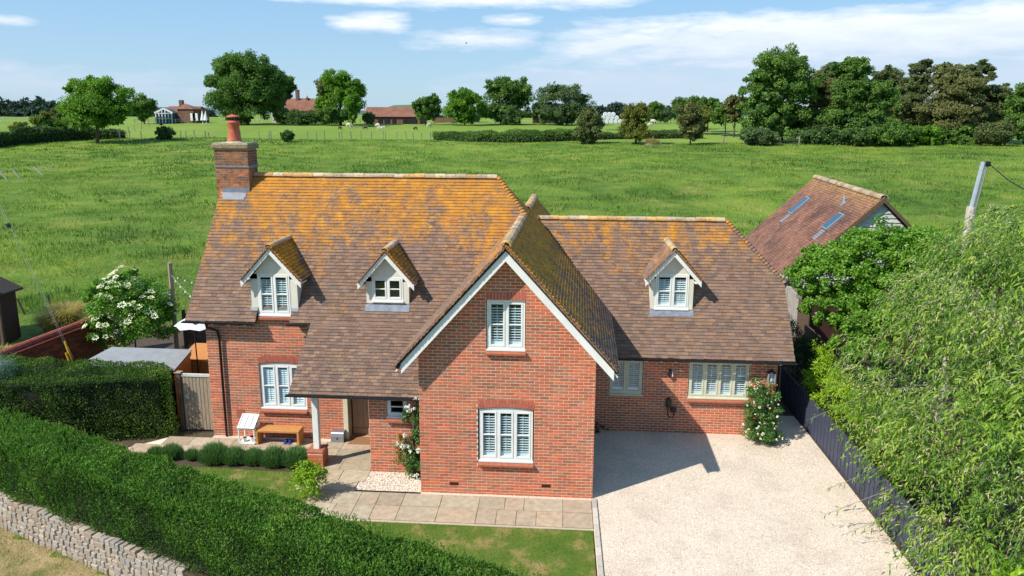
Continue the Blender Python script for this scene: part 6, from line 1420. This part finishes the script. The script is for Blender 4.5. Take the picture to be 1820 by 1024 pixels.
# lavender row
lav = [(-7.30, 1.2, .16, 'small lavender mound first from the left beside the clipped hedge'), (-6.88, 1.22, .20, 'second lavender mound from the left, low and grey green'), (-6.30, 1.18, .14, 'smallest lavender mound with soil on both sides'), (-5.66, 1.12, .29, 'lavender mound in front of the mini greenhouse'), (-5.12, 1.09, .27, 'lavender mound in front of the left leg of the bench'), (-4.60, 1.10, .25, 'lavender mound in front of the left half of the bench seat'), (-4.05, 1.08, .30, 'large lavender mound in front of the right leg of the bench'), (-3.46, 1.10, .28, 'lavender mound next to the brick plinth of the porch post')]
for i, (x, y, r_, lab) in enumerate(lav):
    r_ *= random.uniform(1.15, 1.42); t = thing('lavender', (x, y, 0), lab, 'lavender', 'lavender mounds along the path'); n = int(3600*(r_/.28)**2); r = np.random.default_rng(200+i)
    d = unit(r.normal(size=(n, 3))); d[:, 2] = np.abs(d[:, 2]); P = np.array([x, y, .03])+d*np.array([r_*1.02, r_*.85, r_*1.05])*r.uniform(.45, .95, n)[:, None]; D = unit(d*.55+np.array([0, 0, .9])+r.normal(size=(n, 3))*.2)
    leaves('foliage', P, D, rnd_dir(n), r.uniform(.07, .2, n), .010, 'lf_lav', t, np.clip(.3+(P[:, 2]/(r_*1.3))*.5+r.normal(0, .18, n), 0, 1), bend=.05)
    MB().lathe((x, y, .01), [(r_*.7, 0), (r_*.75, r_*.4), (r_*.4, r_*.75), (0, r_*.8)], 10).build('woody_base', 'hedge_core', t)
# bay shrub at the lower left of the path
sb = (-2.55, -.42, 0); t = shrub('bay_shrub', [(-2.56, -.42, .32, .34, .3, .3), (-2.62, -.4, .66, .28, .24, .26), (-2.34, -.45, .60, .2, .18, .22), (-2.80, -.42, .5, .22, .2, .22)], 'lf_lime', 'small yellow green shrub standing by the corner of the stone path', 64, 34, .075, base=sb, seed=103, wid=.5, clump_r=.5, shell=.3, rbias=-.15)
# climbing white rose on the porch wall
rl = [(-.42, .72, .45, .26, .16, .42), (-.22, .68, .9, .2, .14, .4), (-.2, .70, 1.4, .17, .12, .35), (-.14, .74, 1.85, .14, .1, .3), (-.48, .78, 1.55, .14, .08, .18), (-.30, .62, .3, .26, .18, .28)]
t = shrub('climbing_rose', rl, 'lf_rose', 'climbing rose with white blooms in the corner between porch wall and gable', 84, 42, .055, 'rose', base=(-.3, .72, 0), seed=104, clump_r=.4, shell=.35, wid=.65)
crown('new_shoots', [(-.66, .74, .75, .14, .1, .35)], 22, 26, .05, 'lf_straw', t, seed=7)
for i, (x, y, z, s) in enumerate(((-.16, .62, 2.14, .12), (-.34, .60, 1.86, .12), (-.42, .58, 1.90, .08), (-.60, .60, .92, .1), (-.50, .55, 1.22, .09), (-.12, .50, .85, .11), (-.44, .55, .88, .1), (-.2, .5, .2, .07))):
    for j in range(3):
        c = np.array([x, y, z])+np.array([random.gauss(0, .045), 0, random.gauss(0, .03)]); k = 14; P = np.tile(c, (k, 1))+rng.normal(0, .012, (k, 3)); D = rnd_dir(k)+np.array([0, -.5, .5]); V, F = leaf_geo(P, D, rnd_dir(k), s*.62, s*.55, .3); put('rose_bloom', V, F, 'white_petal', t)
# white rose on the right corner
rr = [(8.85, 3.35, .55, .42, .32, .5), (8.80, 3.40, 1.15, .36, .26, .5), (8.95, 3.3, .3, .5, .4, .28), (8.72, 3.5, 1.55, .24, .18, .28), (9.2, 3.3, .95, .22, .2, .5)]
t = shrub('rose_bush', rr, 'lf_rose', 'rose bush dotted with small white blooms at the right corner of the brick wing', 130, 80, .05, 'rose', base=(8.9, 3.45, 0), seed=105, clump_r=.3, wid=.65)
for L in rr: pass
r = np.random.default_rng(77)
for i in range(64):
    L = rr[r.integers(0, 5)]; d = unit(r.normal(size=3)); d[1] = -abs(d[1]); d[2] = abs(d[2])*.8-.1; c = np.array(L[:3])+d*np.array(L[3:])*1.08; k = 9; s = r.uniform(.035, .085)
    P = np.tile(c, (k, 1)); V, F = leaf_geo(P, rnd_dir(k)+np.array([0, -.6, .5]), rnd_dir(k), s*.7, s*.6, .3); put('rose_bloom', V, F, 'cream_petal' if r.random() < .4 else 'white_petal', t)
crown('new_shoots', [(8.95, 3.35, 1.72, .3, .15, .12)], 10, 14, .05, 'lf_straw', t, seed=8)
for i, (x, y, s, lab) in enumerate(((4.45, 3.62, .14, 'weeds growing in the corner of the gravel against the shaded wing wall'),)):
    t = thing('weed_clump', (x, y, 0), lab, 'weeds'); crown('foliage', [(x, y, .1, .28, .12, .14), (x-.12, y, .22, .12, .08, .14)], 22, 20, .035, 'lf_dark', t, seed=6)

# ------------------------------------------------------------------ right side: fence, barn, hedges, willow
t = thing('board_fence', (10.5, 0, 0), 'dark blue grey boarded fence along the right side of the gravel drive', 'fence')
FA = np.array([10.40, 9.2, 0]); FB = np.array([10.62, -6.5, 0]); L_ = np.linalg.norm(FB-FA); fd = unit(FB-FA); nb = int(L_/.115)
for i in range(nb):
    c = FA+fd*L_*(i+.5)/nb; o_ = .012 if i % 2 else 0
    MB().box(c[0]-.012-o_, c[0]+.012-o_, c[1]-.052, c[1]+.052, .03, 1.02).build('board', 'navy_fence', t)
MB().beam(FA+[.02, 0, .04], FB+[.02, 0, .04], .03, .12).beam(FA+[.03, 0, .8], FB+[.03, 0, .8], .04, .08).build('rail', 'navy_fence', t)
MB().beam(FA+[.045, 0, .5], FB+[.045, 0, .5], .02, 1.0).build('backing_board', 'navy_fence', t)
# barn
BN = thing('old_barn', (15, 16, 0), 'old barn with rusty red tiled roof, two roof windows and a weatherboarded gable', 'barn')
R1 = np.array([15.85, 20.6, 6.0]); R2 = np.array([15.1, 11.28, 6.0]); E2 = np.array([11.75, 11.3, 2.75]); E1 = E2+(R1-R2)
roof_plane([E2, E1, R1, R2], (R1-R2), BN, mat='barn_tile', seed=21, pal=TILE_PAL*np.array([1.12, .95, .95]), gauge=.11, tw=.17)
off = np.array([3.6, -.2, -3.45]); MB().prism([R1, R2, R2+off, R1+off], (0, 0, -.08)).build('rear_slope', 'farm_roof', BN)
ridge(R1, R2, BN, r=.15, step=.4, pal=((.34, .28, .20), (.30, .23, .16), (.37, .31, .24)))
gy = 11.42; 
for k in range(22):
    z0_ = 5.75-k*.17; f = (6.0-z0_)/3.25
    if z0_ < 2.4: break
    xl = R2[0]-(R2[0]-E2[0])*(6.0-(z0_+.0))/3.25+.22; xr = R2[0]+3.6*(6.0-z0_)/3.45-.22
    xl2 = R2[0]-(R2[0]-E2[0])*(6.0-(z0_+.17))/3.25+.22; xr2 = R2[0]+3.6*(6.0-z0_-.17)/3.45-.22
    if xl2 > xr2: m_ = (xl+xr)/2; xl2 = xr2 = m_
    MB().prism([(xl, gy-.03, z0_), (xr, gy-.03, z0_), (xr2, gy+.01, z0_+.175), (xl2, gy+.01, z0_+.175)], (0, .02, 0)).build('weatherboard', 'boards_grey', BN)
MB().prism([(12.0, gy+.05, 0), (18.4, gy+.05, 0), (18.4, gy+.05, 2.7), (15.1, gy+.05, 5.85), (12.0, gy+.05, 2.8)], (0, .05, 0)).build('gable_frame', 'dark_wood', BN)
for e in (E2+[0, 0, 0], R2+off): a = R2+np.array([0, -.05, -.02]); e = e+np.array([0, -.05, -.02]); MB().prism([a, e, e-[0, 0, .16], a-[0, 0, .16]], (0, .04, 0)).build('bargeboard', 'brown_wood', BN)
bn = unit(np.cross(E1-E2, R2-E2)); bn = bn if bn[2] > 0 else -bn; bu = unit(R1-R2); bv = np.cross(bn, bu); bv = bv if bv[2] > 0 else -bv
for (x0, y0, x1, y1) in ((1437, 352, 1406, 382), (1497, 381, 1468, 410)):
    def hit(x, y): d = ray(x, y); tt = ((R2-CAM)@bn)/(d@bn); return CAM+tt*d
    a, b = hit(x0, y0), hit(x1, y1); c = (a+b)/2; hl = abs((a-b)@bv)/2; w_ = .32
    MB().obox(c+bn*.06, bu*w_, bv*hl, bn*.05).build('roof_window_frame', 'lead', BN, bev=.01); MB().obox(c+bn*.115, bu*(w_-.06), bv*(hl-.06), bn*.006).build('roof_window_pane', 'skylight_glass', BN)
    MB().obox(c-bv*(hl+.25)+bn*.026, bu*.22, bv*.3, bn*.004).build('lead_apron', 'lead', BN)
h = hit(1500, 362); MB().tube([h, h+[0, 0, .32]], .05, 8).build('vent_pipe', 'galvanised', BN); MB().obox(h+bn*.03, bu*.13, bv*.16, bn*.004).build('lead_flashing', 'lead', BN)
h = hit(1480, 352); MB().obox(h+bn*.03, bu*.07, bv*.32, bn*.012).build('slipped_tile', 'farm_brick', BN)
h = E1+np.array([-.3, .3, .1]); MB().box(11.9, 13.4, 20.2, 21.2, 2.5, 2.6).build('lean_to_roof', 'lead', BN)
o = MB().tube([np.array([11.45, 11.0, 3.02]), np.array([12.0, 11.0, 2.98]), np.array([12.7, 11.0, 2.9])], [.11, .12, .13], 8).build('wall_plate_log', 'log_wood', BN)
t = BN
for i in range(18):
    s = i/18; p = np.array([11.80, 11.2, 0])+(np.array([11.75, 6.0, 0])-np.array([11.80, 11.2, 0]))*s; hh = 2.85-.25*s*4+random.uniform(-.12, .12)
    if i > 9: hh = 1.9+random.uniform(-.1, .1)
    MB().box(p[0]-.03, p[0]+.03, p[1]-.13, p[1]+.13, 0, hh).build('plank', 'grey_wood' if i < 6 else 'brown_wood', BN, bev=.01)
# front planks facing the camera next to the corner
for i in range(5): MB().box(11.42+i*.2, 11.60+i*.2, 11.12+random.uniform(-.02, .02), 11.18, 0, 2.9-random.uniform(0, .1)).build('plank', 'grey_wood', BN, bev=.01)
# woven hurdle
t = thing('woven_hurdle', (11.6, 4.6, 0), 'brown woven willow hurdle glimpsed between the lime green hedge and the big willow', 'fence')
for k in range(11): MB().tube([(11.15+.1*j, 5.2-.35*j, 1.0+k*.07+.02*math.sin(j*1.6+k*3.1)) for j in range(9)], .028, 5).build('woven_rod', 'brown_wood', t)
for j in (0, 3, 6): MB().tube([(11.18+.1*j, 5.2-.35*j, 0), (11.18+.1*j, 5.2-.35*j, 1.85)], .035, 6).build('stake', 'brown_wood', t)
# telegraph pole
t = thing('telegraph_pole', (14.6, 5, 0), 'leaning grey metal clad pole top with a black cable rising out of the big willow', 'pole')
q = np.array(PY(1748, 288, 5.0)); p = np.array(PY(1726, 372, 5.0)); b = p+(p-q)*1.0; b[2] = 0
MB().tube([b, p, p+(q-p)*.05], .12, 10).build('pole_shaft', 'log_wood', t); MB().tube([p, q], .065, 8).build('metal_cover', 'galvanised', t)
MB().tube([p+[.09, -.04, 0], q+[.09, -.04, -.1], q+[.05, 0, 0]], .02, 6).build('cable_tail', 'wire_grey', t); MB().box(q[0]+.05, q[0]+.16, 4.93, 5.05, q[2]-.12, q[2]+.02).build('bracket', 'black_plastic', t)
e = np.array(PY(1840, 348, 3.0)); MB().tube([q+[.15, 0, -.04], q+(e-q)*.5+[0, 0, -.05], e], .014, 6).build('overhead_cable', 'black_plastic', t)
# dark conifer in the alley, lime hedge, bright maple
shrub('dark_conifer', [(11.05, 7.4, .9, .55, .9, 1.0), (11.1, 6.6, 1.3, .5, .7, .75), (10.95, 8.2, 1.4, .5, .8, .8)], 'lf_dark', 'dark green conifer behind the alley fence below the old barn planks', 190, 90, .06, 'conifer', base=(11.1, 7.2, 0), seed=110, wid=.35, rbias=.1)
t = shrub('lime_hedge', [(10.95, 4.9, 1.45, .38, .55, .8), (10.95, 4.2, 1.25, .42, .7, .75), (11.0, 3.3, 1.25, .45, .8, .65), (11.0, 2.3, 1.25, .42, .8, .6), (11.05, 1.3, 1.2, .42, .8, .55), (11.05, .2, 1.2, .42, .8, .5)], 'lf_lime', 'vivid yellow green leafy hedge leaning over the dark blue fence', 260, 62, .105, 'hedge', base=(11, 2.5, 0), seed=111, wid=.28, clump_r=.3, up=.5, shell=.7)
MB().box(10.75, 11.25, -.2, 5.2, 0, 1.35).build('hedge_shade_core', 'hedge_core', t)  # dark filler box, inner shade of the hedge put into its colour
ml = [(12.3, 7.3, 4.1, 1.25, 1.2, 1.15), (11.5, 7.0, 3.9, .95, .9, .8), (13.4, 7.4, 4.45, 1.2, 1.1, 1.0), (12.6, 6.8, 3.0, 1.3, 1.0, .9), (14.6, 7.2, 4.5, 1.2, 1.1, 1.0), (11.25, 7.2, 4.55, .45, .4, .4), (13.0, 7.3, 4.9, .7, .6, .5), (13.6, 6.6, 3.3, 1.1, 1.0, 1.0), (11.35, 6.6, 3.1, .5, .6, .55), (12.0, 5.9, 2.5, .7, .8, .8), (12.9, 5.6, 2.6, .9, .8, .8), (14.9, 6.9, 3.6, 1.3, 1.0, 1.2), (12.2, 5.0, 1.9, .6, .6, .6)]
t = shrub('field_maple', ml, 'lf_bright', 'dense bright green maple in front of the old barn', 540, 140, .085, 'tree', base=(12.8, 7.4, 0), seed=112, clump_r=.2, wid=.8, shell=.6, rbias=.05)
limbs('branches', (12.8, 7.4, .5), (12.9, 7.3, 4.5), ml, .09, 'bark', t, 10, 5, 6)

def willow():
    LX = np.array([-.45, 0, 0]); t = thing('willow_tree', (13.8, -.6, 0), 'big willow with long narrow leaves and pale seed catkins overhanging the drive on the right', 'tree')
    lob = np.array([(12.1, 2.4, 2.9, .9, .9, .8), (11.5, -1.3, 1.2, .75, .9, .9), (11.35, -3.0, .9, .75, .9, .8), (11.6, .6, 1.9, .8, .9, .8), (14.8, 4.0, 4.6, 1.3, 1.2, 1.2), (15.2, 3.0, 5.6, 1.4, 1.2, 1.2), (13.1, -.2, 3.2, 1.9, 2.2, 2.0), (13.9, 0.2, 5.0, 2.0, 2.0, 1.7), (12.3, -1.4, 2.6, 1.5, 1.6, 1.3), (12.2, 1.6, 2.9, 1.3, 1.6, 1.3), (13.4, -2.8, 3.0, 1.8, 1.6, 1.8), (12.7, -3.6, 2.0, 1.5, 1.5, 1.2), (14.8, 1.2, 6.1, 1.3, 1.4, 1.0), (13.2, 1.8, 4.5, 1.4, 1.4, 1.3), (11.7, -.4, 1.9, .95, 1.2, .9), (11.6, -2.6, 1.5, .9, 1.2, .8), (15.0, -1.5, 4.6, 2.0, 2.0, 1.8), (14.3, 3.2, 5.0, 1.2, 1.2, 1.2)], float)
    limbs('trunk', (14.2, -.4, 0), (14.0, -.2, 5.0), [tuple(l) for l in lob], .22, 'bark', t, 22, 12, 8)
    lob[:, 0] -= .4; r = np.random.default_rng(501); ns = 11500; ar = lob[:, 3]*lob[:, 5]; li = r.choice(len(lob), ns, p=ar/ar.sum()); d = unit(r.normal(size=(ns, 3))+np.array([-.25, -.35, .1]))
    B = lob[li, :3]+d*lob[li, 3:]*(.55+.45*r.random(ns)**.5)[:, None]
    gap = fbm((B[:, 0]+B[:, 1]*.6)*1.5, (B[:, 2]-B[:, 1]*.4)*1.9, 3); kk = (gap > .43) | (r.random(ns) < .12); B = B[kk]; d = d[kk]; li = li[kk]; ns = len(B)
    # shoots arch outwards then droop
    Ls = r.uniform(.35, .8, ns); az = unit(d*np.array([1, 1, .4])+r.normal(size=(ns, 3))*.45); LP = []; LD = []; LN = []; RN = []; CP = []; CD = []; K = 12
    tone = np.clip(r.normal(.5, .22, ns)+(gap[kk]-.5)*.6, 0, 1); tw = MB(); 
    S_ = np.linspace(0, 1, K)
    pos = B[:, None]+az[:, None]*(Ls[:, None]*S_[None])[..., None]+np.array([0, 0, -1.])*(Ls[:, None]*.65*S_[None]**2)[..., None]+np.array([0, 0, .12])*(S_*(1-S_)*2)[None, :, None]
    tan = az[:, None]+np.array([0, 0, -1.3])*S_[None, :, None]; tan = unit(tan)
    side = unit(np.cross(tan, np.array([0, 0, 1.]))+1e-4); sg = np.where(np.arange(K) % 2, 1, -1)[None, :, None]
    D = unit(tan*.75+side*sg*.6+np.array([0, 0, -.28])+r.normal(size=tan.shape)*.3); P = pos
    cat = r.random((ns, K)) < .50*np.clip((fbm(B[:, 2]*.9+B[:, 0]*.7, B[:, 1]*.8+3, 3)[:, None]-.25)*3.2, 0, 1)*(S_[None] < .8)
    lf = ~cat; n = lf.sum()
    tn = (tone[:, None]+r.normal(0, .13, (ns, K)))[lf]; Ll = r.uniform(.10, .20, n)
    Pl, Dl = P[lf], D[lf]; Nl = unit(np.array([0, -.2, 1.])+r.normal(size=(n, 3))*.5)
    dist = np.linalg.norm(Pl-CAM, axis=1); order = np.argsort(dist); 
    # the 300 leaves that show largest are single objects
    vis = []; 
    for i in order:
        q = Pl[i]-CAM; z = q@FW; x = 910+FPX*(q@RT)/z; y = 512-CYS-FPX*(q@UP)/z
        if 1480 < x < 1815 and 380 < y < 1015: vis.append(i)
        if len(vis) >= 300: break
    keep = np.ones(n, bool); keep[vis] = False
    leaves('leaf', Pl[keep], Dl[keep], Nl[keep], Ll[keep], .034, 'lf_willow', t, tn[keep], kind='stuff', bend=.2)
    lib = []
    for k in range(8):
        V, F = leaf_geo(np.zeros((1, 3)), np.array([[1., 0, 0]]), np.array([[0, 0, 1.]]), .14, .034, .2); me = mesh_np('leaf', V, F, rnd=np.full(4, k/8)); me.materials.append(MATS['lf_willow']); lib.append(me)
    for i in vis:
        x = unit(Dl[i]); y = unit(np.cross(Nl[i], x)); z = np.cross(x, y); piece('leaf', lib[int(np.clip(tn[i]*8, 0, 7))], Pl[i], t, (Ll[i]/.14,)*3, Matrix([[x[j], y[j], z[j]] for j in range(3)]).to_euler())
    n = cat.sum(); leaves('catkin', P[cat], unit(D[cat]+r.normal(size=(n, 3))*.5), rnd_dir(n), r.uniform(.06, .13, n), .021, 'lf_catkin', t, kind='stuff', bend=.4)
    # thin twigs
    k = r.choice(ns, 1500, replace=False); V = []; F = []; b0 = 0
    p0, p1, p2 = pos[k, 0], pos[k, K//2], pos[k, -1]; sdv = side[k, 0]*.004
    V = np.stack([p0-sdv, p0+sdv, p1-sdv*.8, p1+sdv*.8, p2-sdv*.3, p2+sdv*.3], 1).reshape(-1, 3); bb = 6*np.arange(len(k))[:, None]; F = np.concatenate([bb+np.array([[0, 1, 3, 2]]), bb+np.array([[2, 3, 5, 4]])], 1).reshape(-1, 4)
    put('twig', V, F, 'bark_grey', t, kind='stuff')
    for (x, y, Y) in ((1470, 870, -.5), (1465, 915, -1.0), (1440, 745, 1.2), (1500, 950, -1.6)):
        p = np.array(PY(x, y, Y)); e = np.array([12.2, Y+.2, p[2]+.9]); MB().tube([e, (p+e)/2+[0, 0, .25], p], [.012, .008, .004], 5).build('hanging_branch', 'bark_grey', t)
        m = 46; s = r.random(m)**.7; q = e+(p-e)*s[:, None]+np.array([0, 0, 1.])*(.5*s*(1-s))[:, None]; leaves('hanging_leaves', q, unit(unit(p-e)*.6+np.array([0, 0, -.5])+r.normal(size=(m, 3))*.5), rnd_dir(m)*.4+np.array([0, 0, 1]), .15, .022, 'lf_willow', t, np.clip(r.normal(.5, .2, m), 0, 1), kind='stuff')
willow()
hz = [(10.95, -4.6, .9, .7, .7, .6), (11.6, -4.9, 1.2, .8, .7, .6), (11.3, -5.4, .8, .8, .7, .5)]
t = shrub('hazel_bush', hz, 'lf_bright', 'broad leaved hazel bush in the lower right corner', 60, 50, .12, 'shrub', base=(11.2, -4.9, 0), seed=115, wid=.85, clump_r=.3)
crown('young_leaves', [(10.75, -4.4, 1.25, .35, .4, .3), (11.3, -4.5, 1.6, .3, .3, .2)], 12, 12, .13, 'lf_lime', t, seed=9, wid=.9)
